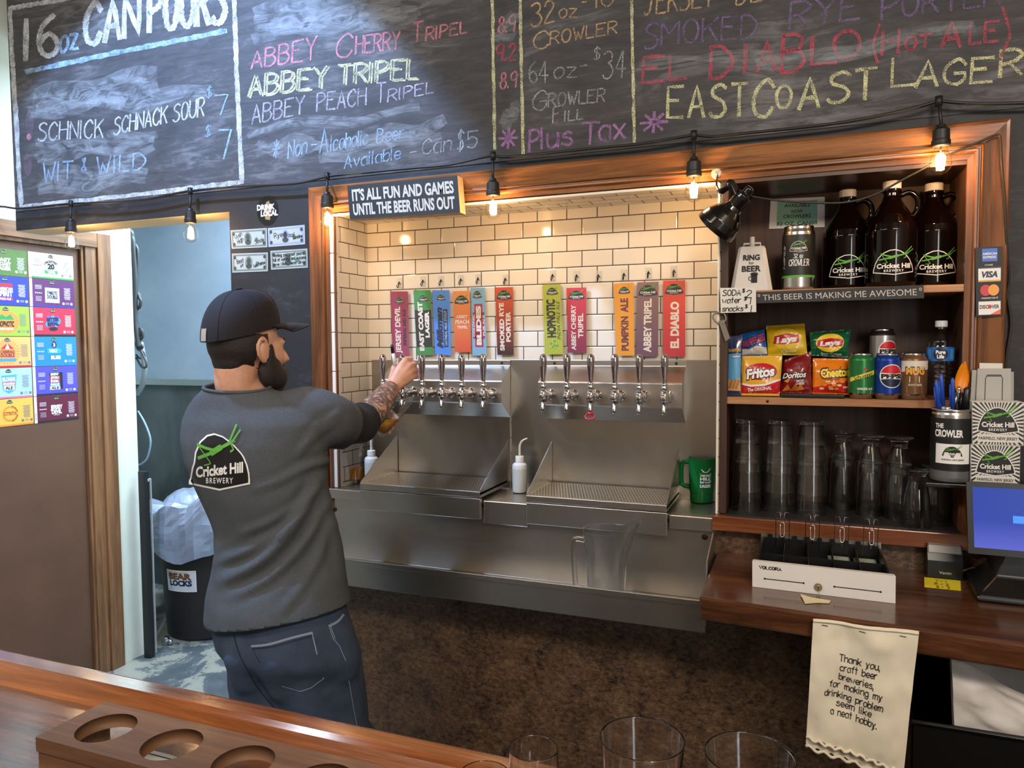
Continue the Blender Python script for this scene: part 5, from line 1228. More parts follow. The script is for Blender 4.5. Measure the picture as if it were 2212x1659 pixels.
for k, px in enumerate((1690, 1755, 1818.6, 1882)):
    o = atY(px, 1150, -.12); x = o.x; y = -.12; zt = atY(px, 1107+5*k, y).z; b = MB()
    for s_ in (-1, 1):
        b.tube([Vector((x+s_*.0165, y+.03, CZ+.05)), Vector((x+s_*.0165, y, zt-.006)), Vector((x+s_*.015, y-.002, zt)), Vector((x+s_*.006, y-.004, zt+.001)), Vector((x+s_*.0045, y-.006, zt-.008)), Vector((x+s_*.0045, y-.010, zt-.030))], .0009, WIRED, 6)
    q = [Vector((x-.0045, y-.010, zt-.028)), Vector((x-.0045, y-.014, zt-.056)), Vector((x, y-.015, zt-.061)), Vector((x+.0045, y-.014, zt-.056)), Vector((x+.0045, y-.010, zt-.028)), Vector((x, y-.010, zt-.025)), Vector((x-.0045, y-.010, zt-.028))]
    b.tube(catmull(q, 4), .0015, WIRE, 8); b.tube([Vector((x, y-.015, zt-.061)), Vector((x, y+.0, zt-.075))], .0015, WIRE, 6); b.build('bill_clip', t)
# key tag
b = MB(); cs = [atZ(x, y, CZ+h) for x, y, h in ((1729, 1283, .004), (1752, 1290, .0015), (1794, 1297, .003), (1791, 1303, .001), (1765, 1302, .001), (1739, 1304, .001))]; b.add(cs, [tuple(range(6))], M('tag_cream', 'd6c9a4', .7)); b.add([p-Vector((0, 0, .0008)) for p in cs], [tuple(reversed(range(6)))], M('tag_cream', 'd6c9a4', .7))
g = Vector((cs[2].x-.01, cs[2].y+.012, CZ+.006)); b.tube([Vector((ctr.x, ctr.y-.006, ctr.z-.006)), Vector((ctr.x+.004, ctr.y-.012, ctr.z-.018)), cs[1]+Vector((.01, 0, .003))], .0007, WIRE, 6); tag(b.build('key_tag'), 'torn cream paper key tag below the drawer\'s lock', 'tag')
# card reader, yellow note
t = thing('card_reader', 'small black card reader with a grey top beside the screen', 'card reader', (.35, -.04, CZ)); cx = atZ(2042, 1251, CZ); xa, xb = atY(2003, 1250, -.068).x, atY(2079, 1252, -.068).x
b = MB(); b.prism([(-.070, CZ), (-.070, CZ+.045), (-.062, CZ+.062), (-.056, CZ+.080), (-.010, CZ+.084), (-.010, CZ)], BLKP, 'x', xa, xb); f = on_plane((cx.x, -.0702, CZ+.016), *FRONT); b.art_text('Vantiv', 0, 0, .007, f, M('reader_logo', 'b9b9b9', .5), .0003, .02, width=.028); b.build('reader_body', t, bevel=.004)
b = MB(); b.add([(xa+.003, -.0628, CZ+.064), (xb-.003, -.0628, CZ+.064), (xb-.003, -.0568, CZ+.081), (xa+.003, -.0568, CZ+.081)], [(0, 1, 2, 3)], M('reader_grey', '8c8886', .3)); b.add([(xa+.003, -.056, CZ+.0812), (xb-.003, -.056, CZ+.0812), (xb-.003, -.012, CZ+.0848), (xa+.003, -.012, CZ+.0848)], [(0, 1, 2, 3)], M('reader_grey', '8c8886', .3)); b.build('reader_top', t)
b = MB(); P4 = [atZ(x, y, CZ+.001) for x, y in ((1996, 1246), (2074.5, 1254), (2076, 1276), (1997, 1268))]; P4[0].y = min(P4[0].y, -.073); P4[1].y = min(P4[1].y, -.073)
b.add(P4+[p-Vector((0, 0, .0009)) for p in P4], [(0, 3, 2, 1), (4, 5, 6, 7)], M('sticky_yellow', 'e6d32c', .6)); f = quad_fn(P4, 2.2, 1.0); ff = lambda u, v, h=0: f(u, v, 0)+Vector((0, 0, .0008))
for s, u, v in (('7', .75, .72), ('-', 1.05, .72), ('1', 1.4, .72), ('15', .72, .42), ('-', 1.05, .42), ('2', 1.4, .42), ('21', .80, .14), ('-', 1.1, .14), ('3', 1.45, .14)): b.art_hand(s, u, v, .2, ff, BLKINK, .03, width=.16)
tag(b.build('sticky_note'), 'yellow sticky note lying in front of the card reader', 'sticky note')
# point-of-sale screen
t = thing('touch_screen', 'point-of-sale touch screen glowing blue on a black stand', 'screen', (.52, -.2, CZ))
sc = [atY(2087, 1040, -.185), None, None, atY(2092, 1195, -.215)]; sc[1] = sc[0]+Vector((.34, -.02, .004)); sc[2] = sc[3]+Vector((.34, -.02, .004))
b = MB(); card(b, sc, .012, BLKP); b.build('bezel', t, bevel=.004)
m, nt, bs = new_mat('screen_blue'); v = coords(nt, kind='Generated'); s3 = nd(nt, 'ShaderNodeSeparateXYZ'); nt.links.new(v, s3.inputs[0]); cc = ramp(nt, s3.outputs[2], [(0, srgb('5a63c8')), (.45, srgb('2742a6')), (1, srgb('2040a0'))]); nt.links.new(cc, bs.inputs['Emission Color']); bs.inputs['Emission Strength'].default_value = .75; bs.inputs['Base Color'].default_value = (.01, .015, .05, 1); bs.inputs['Roughness'].default_value = .15
f = quad_fn(sc, 2.0, 1.0, .0006); b = MB(); b.art_rect(.07, 1.93, .09, .93, f, m); b.build('display', t)
b = MB(); b.art_rect(.52, 1.3, .46, .56, f, M('button_blue', '1f5fe0', .3, emit='2f74f0', estr=.9), .0004); b.art_text('Clock In', .92, .51, .04, f, PW, .0008, width=.2); b.build('on_screen_button', t)
b = MB(); z = CZ; b.loft([[Vector(p) for p in ((.385, -.225, z), (.70, -.235, z), (.70, -.06, z), (.395, -.06, z))], [Vector(p) for p in ((.385, -.225, z+.012), (.70, -.235, z+.012), (.70, -.06, z+.02), (.395, -.06, z+.02))], [Vector(p) for p in ((.43, -.18, z+.05), (.66, -.19, z+.05), (.66, -.08, z+.06), (.43, -.08, z+.06))], [Vector(p) for p in ((.46, -.17, z+.14), (.64, -.18, z+.14), (.64, -.10, z+.14), (.46, -.10, z+.14))]], BLKP, smooth=False); b.build('stand', t, bevel=.004)
b = MB(); b.tube(catmull([Vector((xb+.004, -.05, z+.02)), atZ(2110, 1236, z+.004)+Vector((0, 0, .012)), atZ(2140, 1243, z+.004), atZ(2152, 1252, z+.004)], 6), .0022, M('cable_white', 'cbc5bb', .5), 8); b.tube(catmull([atZ(2178, 1218, z+.03), atZ(2160, 1216, z+.03), atZ(2154, 1228, z+.02), atZ(2172, 1246, z+.01)], 6), .0022, M('cable_white', 'cbc5bb', .5), 8); b.build('cable', t)
# small wall shelf with pen cup and coaster boxes
SZ = 1.285
b = MB(); b.box(.292, .60, -.118, -.030, SZ-.010, SZ, BLKP); b.box(.40, .60, -.030, -.0265, SZ-.03, SZ, BLKP); tag(b.build('wall_shelf', bevel=.002), 'narrow black shelf above the screen carrying the pen cup and boxes', 'shelf')
c = Vector((atY(2053, 1000, -.072).x, -.072, SZ+.0005))
t = thing('pen_cup', 'crowler can full of pens, labelled the crowler', 'pen cup', c)
b = MB(c); b.lathe([(0, .004), (.038, .0), (.043, .004), (.0445, .012), (.0445, .030)], c, M('cup_grey', '77777a', .4, .5), 36); b.lathe([(.0445, .030), (.0445, .158)], c, ALU, 36); b.lathe([(.0445, .158), (.044, .166), (.0425, .172), (.0445, .176), (.0435, .180), (.040, .179), (.039, .172), (.039, .05)], c, ALU, 36); b.build('can_body', t)
b = MB(c); a0 = face_cam(c)-.10; f = on_cyl(c, .0452, 0, a0); b.lathe([(.045, .030), (.045, .158)], c, M('can_label_black', '17181a', .45), 40); b.art_rect(-.030, .050, .048, .096, f, PW, .0002, .008); logo(b, f, .008, .078, .044, 'dark', .0006)
b.art_text('THE', -.022, .140, .011, f, PW, .0003, .04, width=.020); b.art_text('CROWLER', -.001, .122, .017, f, PW, .0003, .04, width=.064); b.art_text('FAIRFIELD, NEW JERSEY', .010, .058, .004, f, PBLK, .0006, .02, width=.050); b.build('label', t)
def pen(name, base, tip, r, m1, m2, label, cap=True):
    base, tip = Vector(base), Vector(tip); b = MB(base); d = tip-base
    b.tube([base, base+d*.62], r, m1, 10); b.tube([base+d*.62, tip-d*.03, tip], [r*1.25, r*1.2, r*.5], m2, 10)
    u = d.normalized().cross(Vector((0, 1, 0))).normalized(); b.tube([base+d*.66+u*r*1.5, base+d*.92+u*r*1.5], r*.4, m2, 6)
    tag(b.build(name), label, 'pen', 'pens in the crowler cup')
PB = M('pen_blue', '2650b8', .35); PCL = M('pen_clear', 'b9c4d4', .25); PBK = M('pen_black', '111114', .35); PWT = M('pen_white', 'd0d0d4', .35)
B0 = c+Vector((0, 0, .052))
for dx, dy, px, py, m1, m2, l in ((-.015, -.01, 2022, 822, PWT, PB, 'white pen with a blue end, leaning left in the cup'), (-.006, .008, 2033, 808, PCL, PB, 'clear pen with a long blue cap in the pen cup'), (.004, -.006, 2058, 816, PCL, PB, 'clear pen with a short blue cap, middle of the pen cup'), (.010, .004, 2072, 834, PB, CHROME, 'silver-ended pen beside the orange scoop'), (.018, -.002, 2090, 836, PBK, PBK, 'thick black marker at the cup\'s right rim')):
    pen('pen', B0+Vector((dx, dy, 0)), atY(px, py, c.y+dy*2), .0038 if 'thick' not in l else .007, m1, m2, l)
o1 = atY(2074, 850, c.y+.01); o2 = atY(2082, 783, c.y+.01); b = MB(); OR = M('orange_plastic', 'e58a12', .35)
dd = (o2-o1); u = dd.normalized(); b.tube([B0+Vector((.014, .012, 0)), o1], .004, OR, 8)
b.loft([[o1+u*(dd.length*k/8)+Vector(((.004+.011*sin(pi*min(1, k/8*.9+.1)))*cos(a), -.004+.009*abs(sin(a))*(1 if k < 8 else .5)*sin(pi*min(1, k/8+.05)), .004*sin(2*a))) for a in [pi*i/10 for i in range(11)]] for k in range(9)], OR, closed=False, caps=False)
tag(b.build('plastic_scoop'), 'orange plastic scoop standing among the pens', 'scoop')
RAYB = M('print_black', '121115', .4)
def coaster_box(P4, dep, label):
    b = MB(); card(b, P4, dep, M('box_white', 'd7d4cc', .55)); w = 1.25; f = quad_fn(P4, w, 1.0)
    for k in range(44):
        a = 2*pi*k/44; da = .036
        def clip(a):
            dx, dy = cos(a), sin(a); t = min((.62/abs(dx) if abs(dx) > 1e-6 else 9), (.49/abs(dy) if abs(dy) > 1e-6 else 9)); return (w/2+dx*t, .5+dy*t)
        b.art_poly([(w/2+.22*cos(a), .5+.22*sin(a)), clip(a-da), clip(a+da)], f, RAYB, .0003)
    b.art_rect(.12, 1.13, .06, .24, f, M('box_white', 'd7d4cc', .55), .0006); b.art_text('FAIRFIELD, NEW JERSEY', .63, .15, .07, f, RAYB, .0009, .02, width=.95); logo(b, f, w/2, .58, .98, 'dark', .0009)
    return tag(b.build('coaster_box'), label, 'box', 'coaster boxes on the black shelf')
q = [atY(x, y, -.108) for x, y in ((2100, 868), (2212, 869), (2211, 958), (2101, 956))]; r = [atY(x, y, -.112) for x, y in ((2098, 960), (2204, 961), (2203, 1026), (2098, 1027))]
r[2].z = r[3].z = SZ+.0005; zt = r[0].z; q[2].z = q[3].z = zt+.001; r[1].z = zt
coaster_box(r, .058, 'sunburst-printed coaster box, lower of the two on the black shelf'); coaster_box(q, .056, 'sunburst-printed coaster box stacked on top of the other')
GC = M('grey_card_plastic', 'a9a8a2', .4); b = MB()
for k, (dx, dz) in enumerate(((0, 0), (-.012, -.004), (.006, -.008))):
    P4 = [atY(x, y, -.045+k*.006)+Vector((dx, 0, dz)) for x, y in ((2112, 796), (2184, 796), (2188, 866), (2104, 866))]; P4[2].z = P4[3].z = SZ+.001; card(b, P4, .003, GC)
    if k == 0:
        f = quad_fn(P4, 1.0, 1.6)
        for v0, v1 in ((.99, 1.5), (.40, .9)):
            rr = [(.25+.5*x, v0+(v1-v0)*y) for x, y in ((.08, 0), (.92, 0), (1, .08), (1, .92), (.92, 1), (.08, 1), (0, .92), (0, .08), (.08, 0))]; b.art_line(rr, .03, f, M('outline_dark', '4a4a48', .5), .0004)
P4 = [atY(x, y, -.030) for x, y in ((2116, 784), (2166, 785), (2166, 800), (2116, 800))]; P4[2].z = P4[3].z = SZ+.001; card(b, P4, .002, WHT)
tag(b.build('card_stack'), 'stack of grey plastic cards with rounded outlines behind the coaster boxes', 'cards')
# payment sticker strip on the casing
b = MB(); P4 = [atY(x, y, -.0305) for x, y in ((2106.8, 535), (2165, 532), (2164, 682), (2108.5, 684))]; card(b, P4, .0012, M('sticker_black_gloss', '0c0c0e', .5)); f = quad_fn(P4, 1.0, 2.6)
SB = M('sticker_blue', '2a62c8', .3); b.art_rect(.25, .82, 2.06, 2.54, f, SB, .0004); b.art_text('AMERICAN', .535, 2.35, .09, f, PW, .0007, .02, width=.54); b.art_text('EXPRESS', .535, 2.22, .09, f, PW, .0007, .02, width=.48)
b.art_text('CHASE', .5, 1.93, .06, f, PW, .0005, .0, width=.3); b.art_rect(.10, .95, 1.30, 1.86, f, PW, .0004); b.art_rect(.10, .95, 1.80, 1.86, f, PNAVY, .0006); b.art_rect(.10, .95, 1.30, 1.36, f, M('print_gold', 'd7a53a', .4), .0006); b.art_text('VISA', .53, 1.58, .22, f, PNAVY, .0008, .05, width=.6, shear=.25)
b.art_ellipse(.38, .98, .21, .21, f, PRED, .0004); b.art_ellipse(.68, .98, .21, .21, f, M('print_orange', 'ec9a26', .35), .0006); b.art_text('mastercard', .53, .70, .09, f, PW, .0005, .0, width=.62)
b.art_rect(.10, .95, .06, .56, f, PW, .0004); b.art_poly([(.55, .06), (.95, .06), (.95, .26)], f, M('print_orange_red', 'e2643a', .35), .0006); b.art_text('DISCOVER', .52, .36, .14, f, PBLK, .0008, .03, width=.76); b.art_ellipse(.53, .36, .075, .075, f, PRED, .0010)
tag(b.build('payment_sticker'), 'strip of card payment stickers on the wood casing', 'sticker')

# ------------------------------------------------------------------ towel on the counter edge
tw = [Vector((.036, -.443, 1.030)), Vector((.237, -.462, 1.036)), Vector((.215, -.456, .730)), Vector((.026, -.440, .762))]
LIN = M('linen_cream', 'ddd3bd', .85, bmp=(700, .25, .0006), vary=.06, vscale=14)
def towel_pos(u, v, h=0.0):
    tl, tr_, br, bl = tw; p = (bl*(1-u)+br*u)*(1-v)+(tl*(1-u)+tr_*u)*v
    wv = .0045*sin(u*9+v*3)+.006*noise.noise(Vector((u*3, v*4, 2)))+.006*exp(-((v-.86+.12*(u-.5)**2)/.06)**2)*sin(pi*u)*noise.noise(Vector((u*2.2, 5, 1)))*2+.003*noise.noise(Vector((u*9, v*7, 8)))
    return p+Vector((0, -1, 0))*(wv+.006+h)
t = thing('tea_towel', 'cream tea towel with handwritten thanks pinned to the counter edge', 'towel', (.13, -.44, .90))
b = MB(); n = 40
for lay, off in ((0, 0), (1, .010)):
    vs = [towel_pos(i/n, j/n if lay == 0 else -.085+j/n*1.07, -off)+Vector((0, 0, .004*sin(i*1.1+lay*2) if j < 3 else 0)) for j in range(n+1) for i in range(n+1)]
    b.add(vs, [(j*(n+1)+i, j*(n+1)+i+1, (j+1)*(n+1)+i+1, (j+1)*(n+1)+i) for j in range(n) for i in range(n)], LIN, True)
b.tube([towel_pos(i/20, .985, .001) for i in range(21)], .0035, LIN, 8); b.tube([towel_pos(i/30, .0, .001)+Vector((0, 0, .004*sin(i*1.9))) for i in range(31)], .0035, LIN, 8); b.tube([towel_pos(i/30, -.085, -.006)+Vector((0, 0, .004*sin(i*1.3))) for i in range(31)], .0035, LIN, 8)
for s, px, py, w in (('Thank you,', 803, 525, 335), ('craft beer', 798, 607, 305), ('breweries,', 788, 693, 290), ('for making my', 788, 772, 440), ('drinking problem', 776, 862, 492), ('seem like', 785, 940, 296), ('a neat hobby.', 790, 1020, 396)):
    u = (px-400)/835; v = 1-(py-195-(px-800)*.10)/1150
    b.art_hand(s, u, v, .052, towel_pos, BLKINK, .0075, .0012, width=w/835*.98, rot=-.02)
b.build('cloth', t)
for u in (.12, .48, .86): b = MB(); b.tube([towel_pos(u-.03, .955, .002), towel_pos(u+.03, .95, .002)], .0007, M('staple', '3a3530', .4, .8), 6); b.build('staple', t)
# bin with white bag below the counter
t = thing('waste_bin', 'black waste bin with a white liner bag under the counter', 'bin', (.45, -.2, 0))
bx0, bx1, by0, by1, bz = .236, .80, -.40, -.05, .815
b = MB(); b.box(bx0, bx1, by0, by0+.006, 0, bz, BLKP); b.box(bx0, bx1, by1-.006, by1, 0, .93, BLKP); b.box(bx0, bx0+.006, by0, by1, 0, bz, BLKP); b.box(bx1-.006, bx1, by0, by1, 0, bz, BLKP); b.box(bx0, bx1, by0, by1, 0, .01, BLKP); b.tube([(bx0-.003, by0-.003, bz), (bx1, by0-.003, bz)], .006, BLKP, 8); b.build('bin_body', t, bevel=.003)
BAGM = M('liner_white', 'c9c5c0', .4, 0, .5, bmp=(30, .3, .004)); b = MB()
def bagp(u, v, s):   # s 0 front .. 1 back
    x = .312+(.47)*u+.012*(1-v); top = .955+.02*min(1, u*3)-.013*u-.125*(1-s)*min(1, u*2.0)
    y = by0+.030+s*(.02+.26*min(1, u*2)); z = bz-.08+(top-bz+.08)*v; k = .016*noise.noise(Vector((u*7, v*3, s*3)))+.008*noise.noise(Vector((u*16, v*9, 2)))
    return Vector((x, y+k*min(1, .15+v)-.010*sin(pi*v)*(1-s), z+k*.5))
n = 36
for s in (0, 1): b.add([bagp(i/n, j/n, s) for j in range(n+1) for i in range(n+1)], [(j*(n+1)+i, j*(n+1)+i+1, (j+1)*(n+1)+i+1, (j+1)*(n+1)+i) for j in range(n) for i in range(n)], BAGM, True)
b.add([bagp(0, j/n, s/12) for j in range(n+1) for s in range(13)], [(j*13+s, j*13+s+1, (j+1)*13+s+1, (j+1)*13+s) for j in range(n) for s in range(12)], BAGM, True)
b.build('liner_bag', t)

# ------------------------------------------------------------------ bar top: flight rack and glasses
RZ = 1.146
t = thing('flight_rack', 'brown wooden flight rack with round holes on the bar top', 'rack', (-.62, -1.49, BZ))
rx0, rx1, ry0, ry1 = -.878, -.36, -1.536, -1.438; hc = [(-.815+k*.109, -1.488) for k in range(5)]; hr = .0355
bm = bmesh.new(); cv = []
m0 = bpy.data.meshes.new('top_board'); NS = 40
vs = []; fs = []
def addv(p): vs.append(p); return len(vs)-1
xs_ = [rx0]+[(hc[k][0]+hc[k+1][0])/2 for k in range(4)]+[rx1]
b = MB()
for k, (hx, hy) in enumerate(hc):
    ax_, bx_ = xs_[k], xs_[k+1]
    def sq(a):
        dx, dy = cos(a), sin(a); tx = ((bx_-hx) if dx > 0 else (hx-ax_))/max(abs(dx), 1e-9); ty = ((ry1-hy) if dy > 0 else (hy-ry0))/max(abs(dy), 1e-9); tt = min(tx, ty); return (hx+dx*tt, hy+dy*tt)
    angs = sorted(set([2*pi*i/NS for i in range(NS)]+[atan2(yy-hy, xx-hx) % (2*pi) for xx in (ax_, bx_) for yy in (ry0, ry1)]))
    n = len(angs); cir = [(hx+hr*cos(a), hy+hr*sin(a)) for a in angs]; sqr = [sq(a) for a in angs]
    for z, flip in ((RZ, False), (RZ-.018, True)):
        v = [(x, y, z) for x, y in cir]+[(x, y, z) for x, y in sqr]; F = [(i, (i+1) % n, n+(i+1) % n, n+i) for i in range(n)]
        b.add(v, [tuple(reversed(q)) for q in F] if not flip else F, RACKW)
    v = [(x, y, RZ) for x, y in cir]+[(x, y, RZ-.018) for x, y in cir]; b.add(v, [(i, n+i, n+(i+1) % n, (i+1) % n) for i in range(n)], M('rack_cut_wood', '6b4a30', .6), True)
v = [(rx0, ry0), (rx1, ry0), (rx1, ry1), (rx0, ry1)]; b.add([(x, y, RZ) for x, y in v]+[(x, y, RZ-.018) for x, y in v], [(0, 4, 5, 1), (1, 5, 6, 2), (2, 6, 7, 3), (3, 7, 4, 0)], RACKW); b.build('top_board', t, weld=True)
for x in (rx0, rx1-.012): b = MB(); b.box(x, x+.012, ry0+.002, ry1-.002, BZ+.0005, RZ-.018, RACKW); b.build('end_board', t, bevel=.002)
b = MB(); b.box(rx0+.012, rx1-.012, ry0+.002, ry0+.012, BZ+.0005, RZ-.018, RACKW); b.build('front_board', t)
b = MB(); b.box(-.86, -.44, -1.47, -1.405, BZ+.0004, BZ+.0012, WHT); f = lambda u, v, h=0: Vector((u, v, BZ+.0016+h)); b.art_line([(-.85, -1.462), (-.45, -1.462), (-.45, -1.413), (-.85, -1.413), (-.85, -1.462)], .002, f, BLKINK); b.art_line([(-.84, -1.455), (-.46, -1.455)], .003, f, BLKINK); tag(b.build('menu_sheet'), 'white printed sheet lying on the bar under the flight rack', 'paper')
def stand_glass(name, prof, c, label, beer=None):
    if beer is None:
        b = MB(c); b.lathe(prof, c, GL, 44); return tag(b.build(name), label, 'glass', 'glasses on the bar top')
    t = thing(name, label, 'glass', c, 'glasses on the bar top'); b = MB(c); b.lathe(prof, c, GL, 44); b.build('glass_body', t); b = MB(c); b.lathe(beer, c, BEERL, 32); b.build('beer', t); return t
stand_glass('pint_glass', PU, Vector((-.148, -1.402, BZ+.0005)), 'empty pint glass on the bar, centre of the lower edge')
stand_glass('pint_glass', PU, Vector((-.041, -1.395, BZ+.0005)), 'empty pint glass on the bar nearest the tea towel')
TAST = [(0, 0), (.020, 0), (.0215, .003), (.0220, .012), (.0275, .060), (.0285, .085), (.0278, .104), (.0268, .1042), (.0272, .085), (.0258, .060), (.0205, .016), (0, .012)]
stand_glass('taster_glass', TAST, Vector((-.275, -1.385, BZ+.0005)), 'small empty taster glass on the bar')
stand_glass('taster_glass', [(r*1.0, z*.92) for r, z in TAST], Vector((-.312, -1.440, BZ+.0005)), 'small taster glass of amber beer at the photo\'s bottom edge', [(0, .013), (.0200, .013), (.0205, .016), (.0235, .045), (0, .045)])
# ------------------------------------------------------------------ can labels stuck on the door
DX = SX-.0115
ZR = [2.060, 1.941, 1.811, 1.677, 1.540, 1.404, 1.281]
def can_label(row, col, base, label, draw, tilt=0.0, strip=None, foot=None):
    y0, y1 = ((-.050, .163), (.168, .388))[col]; z0, z1 = ZR[row+1]+.002, ZR[row]-.001
    w, h = y1-y0, z1-z0; o = Vector((DX+.0006+.0003*(row % 2), y0, z0+.001*col))
    ct, sn = cos(tilt), sin(tilt)
    f = lambda u, v, hh=0.0: o+Vector((hh, (u*ct-v*sn)*1.0, u*sn+v*ct))
    b = MB(); b.art_rect(0, w, 0, h, f, base)
    for (u0, u1, v0, v1) in ((0, w, 0, h),):
        q = [f(u0, v0), f(u1, v0), f(u1, v1), f(u0, v1)]; k = Vector((-.0006, 0, 0)); b.add(q+[p+k for p in q], [(0, 4, 5, 1), (1, 5, 6, 2), (2, 6, 7, 3), (3, 7, 4, 0)], WHT)
    if foot: b.art_rect(0, w, 0, .008, f, foot, .0004)
    b.art_rect(0, .013, 0, h, f, PW, .0005)
    for k in range(10): b.art_rect(.003, .010, .012+k*.0035, .0135+k*.0035, f, BLKINK, .0007)
    tx = strip or M('label_fine_print', 'c9c4cc', .6)
    for k in range(4): b.art_rect(.026, .058, h-.030-k*.005, h-.028-k*.005, f, tx, .0004)
    for k in range(4): b.art_ellipse(.028+k*.009, h*.50, .0032, .0032, f, tx, .0004, 10)
    for k in range(4): b.art_rect(.028, .056, h*.36-k*.006, h*.36+.0016-k*.006, f, tx, .0004)
    for k in range(12): b.art_rect(.166+.002*(k % 3), .200-.002*((k*2) % 3), h-.036-k*.0046, h-.034-k*.0046, f, tx, .0004)
    for k in (.163, .203): b.art_ellipse(k, .020, .0062, .0062, f, tx, .0004, 14)
    for k in range(2): b.art_rect(.174, .192, .017+k*.006, .0186+k*.006, f, tx, .0004)
    logo(b, f, .108, h-.012, .026, 'x', .0005, False); draw(b, f, .108, h*.5, h)
    tag(b.build('can_label'), label, 'can label', 'beer can labels stuck on the brown door')
LC = lambda n, c: M('label_'+n, c, .4)
def tx(b, f, rows, u, v, size, mat, w=None, gap=1.15, h=.0006, bold=.05):
    for k, s in enumerate(rows): b.art_text(s, u, v+(len(rows)/2-k-.5)*size*gap, size, f, mat, h, bold, width=(w[k] if isinstance(w, (list, tuple)) else w))
can_label(0, 0, LC('moss', '4a6b2c'), 'dark green door label with a white three-line name, top row by the hinges', lambda b, f, u, v, h: tx(b, f, ['EAST', 'COAST', 'LAGER'], u, v-.008, .016, PW, .062))
def l01(b, f, u, v, h):
    b.art_text('CRICKETFEST', u, v+.022, .011, f, BLKINK, .0006, .05, width=.066, arc=.012); b.art_text('20', u, v, .024, f, BLKINK, .0006, .06, width=.034); b.art_rect(u-.032, u+.032, v-.034, v-.018, f, LC('leaf', '2f8f4a'), .0005); b.art_text('YEAR', u, v-.026, .011, f, PW, .0008, .05, width=.040)
can_label(0, 1, LC('white', 'dcdde0'), 'white door label marking a twentieth year, top row by the casing', l01, 0, M('label_dark_print', '6d6f74', .6), LC('leaf', '2f8f4a'))
def l10(b, f, u, v, h):
    b.art_rect(u-.034, u+.034, v+.018, v+.032, f, PRED, .0005); b.art_text('AMERICAN', u, v+.008, .014, f, PW, .0006, .05, width=.068); b.art_text('SPIRIT', u, v-.012, .022, f, PW, .0006, .06, width=.068); b.art_rect(u-.036, u+.034, v-.042, v-.028, f, PRED, .0005); b.art_text('PALE ALE', u, v-.035, .009, f, PW, .0008, .04, width=.05)
can_label(1, 0, LC('royal', '22349c'), 'royal blue door label with red bands, second row by the hinges', l10, .004)
def l11(b, f, u, v, h): b.art_rect(u-.035, u+.035, v-.042, v+.026, f, PW, .0004); b.art_rect(u-.031, u+.031, v-.038, v+.022, f, LC('white', 'dcdde0'), .0005); tx(b, f, ['SYMBIOTIC', 'DOUBLE'], u, v-.006, .016, PNAVY, .052, h=.0008)
can_label(1, 1, LC('plum', '55205e'), 'purple door label with a white square panel', l11, -.006, None, LC('royal', '22349c'))
def l20(b, f, u, v, h):
    b.art_ellipse(u, v-.004, .06, .05, f, LC('tangerine', 'd98a3c'), .0003); b.art_poly([(u-.036, v+.006), (u-.02, v+.030), (u, v+.018), (u+.02, v+.030), (u+.036, v+.006)], f, LC('leaf', '2f8f4a'), .0004); b.art_text('HOPNOTIC', u, v-.012, .024, f, BLKINK, .0006, .05, width=.070); b.art_text('INDIA PALE ALE', u, v-.034, .008, f, PW, .0006, .03, width=.06)
can_label(2, 0, LC('lime', '8fae3a'), 'lime and orange door label, third row by the hinges', l20, .003, M('label_dark_print', '6d6f74', .6))
def l21(b, f, u, v, h):
    for k in range(9): b.art_ellipse(u-.028+.007*k, v+.004+.014*((k*5) % 3-1), .010, .013, f, (LC('sky', '6f9fd8'), LC('violet_paint', '6b4fb0'))[k % 2], .0004+.00004*k, 10)
    b.art_text('BITTER', u, v+.012, .016, f, PNAVY, .0010, .08, width=.060, rot=.08); b.art_text('RIVAL', u, v-.008, .016, f, PNAVY, .0010, .08, width=.056, rot=.08); b.art_ellipse(u, v-.032, .022, .009, f, BLKINK, .0006)
can_label(2, 1, LC('crimson', 'b02542'), 'crimson door label with blue graffiti letters', l21, .004, None, BLKINK)
def l30(b, f, u, v, h):
    for k in range(26):
        a = k*2*pi/26; b.art_poly([(u, v), (u+.056*cos(a), v+.056*sin(a)), (u+.056*cos(a+.11), v+.056*sin(a+.11))], f, LC('ochre', 'c88a45'), .0003)
    b.art_poly([(u-.03, v+.014), (u, v+.040), (u+.03, v+.014)], f, PRED, .0005); b.art_poly([(u-.010, v+.014), (u, v+.040), (u+.010, v+.014)], f, PW, .0006); tx(b, f, ['CARNIVALE', 'DOUBLE'], u, v-.006, .014, LC('brick', '9c3a34'), .062, h=.0008); b.art_rect(u-.036, u+.036, v-.040, v-.028, f, LC('sky', '6f9fd8'), .0006)
can_label(3, 0, LC('apricot', 'dca763'), 'apricot sunburst door label with a striped tent', l30, 0, M('label_dark_print', '6d6f74', .6), PRED)
def l31(b, f, u, v, h): b.art_ellipse(u, v+.030, .012, .014, f, PNAVY, .0005); b.art_text('3', u, v+.030, .016, f, PW, .0008, .05); b.art_poly([(u-.034, v-.010), (u+.028, v-.010), (u+.038, v+.003), (u+.028, v+.014), (u-.034, v+.014)], f, LC('cyan', '2f96c4'), .0005); b.art_text('WAY', u-.004, v+.002, .015, f, PW, .0008, .05, width=.042); b.art_text('BLISS', u+.006, v-.028, .016, f, PW, .0008, .05, width=.048)
can_label(3, 1, LC('azure', '1d77b8'), 'azure door label with an arrow, fourth row by the casing', l31, .003)
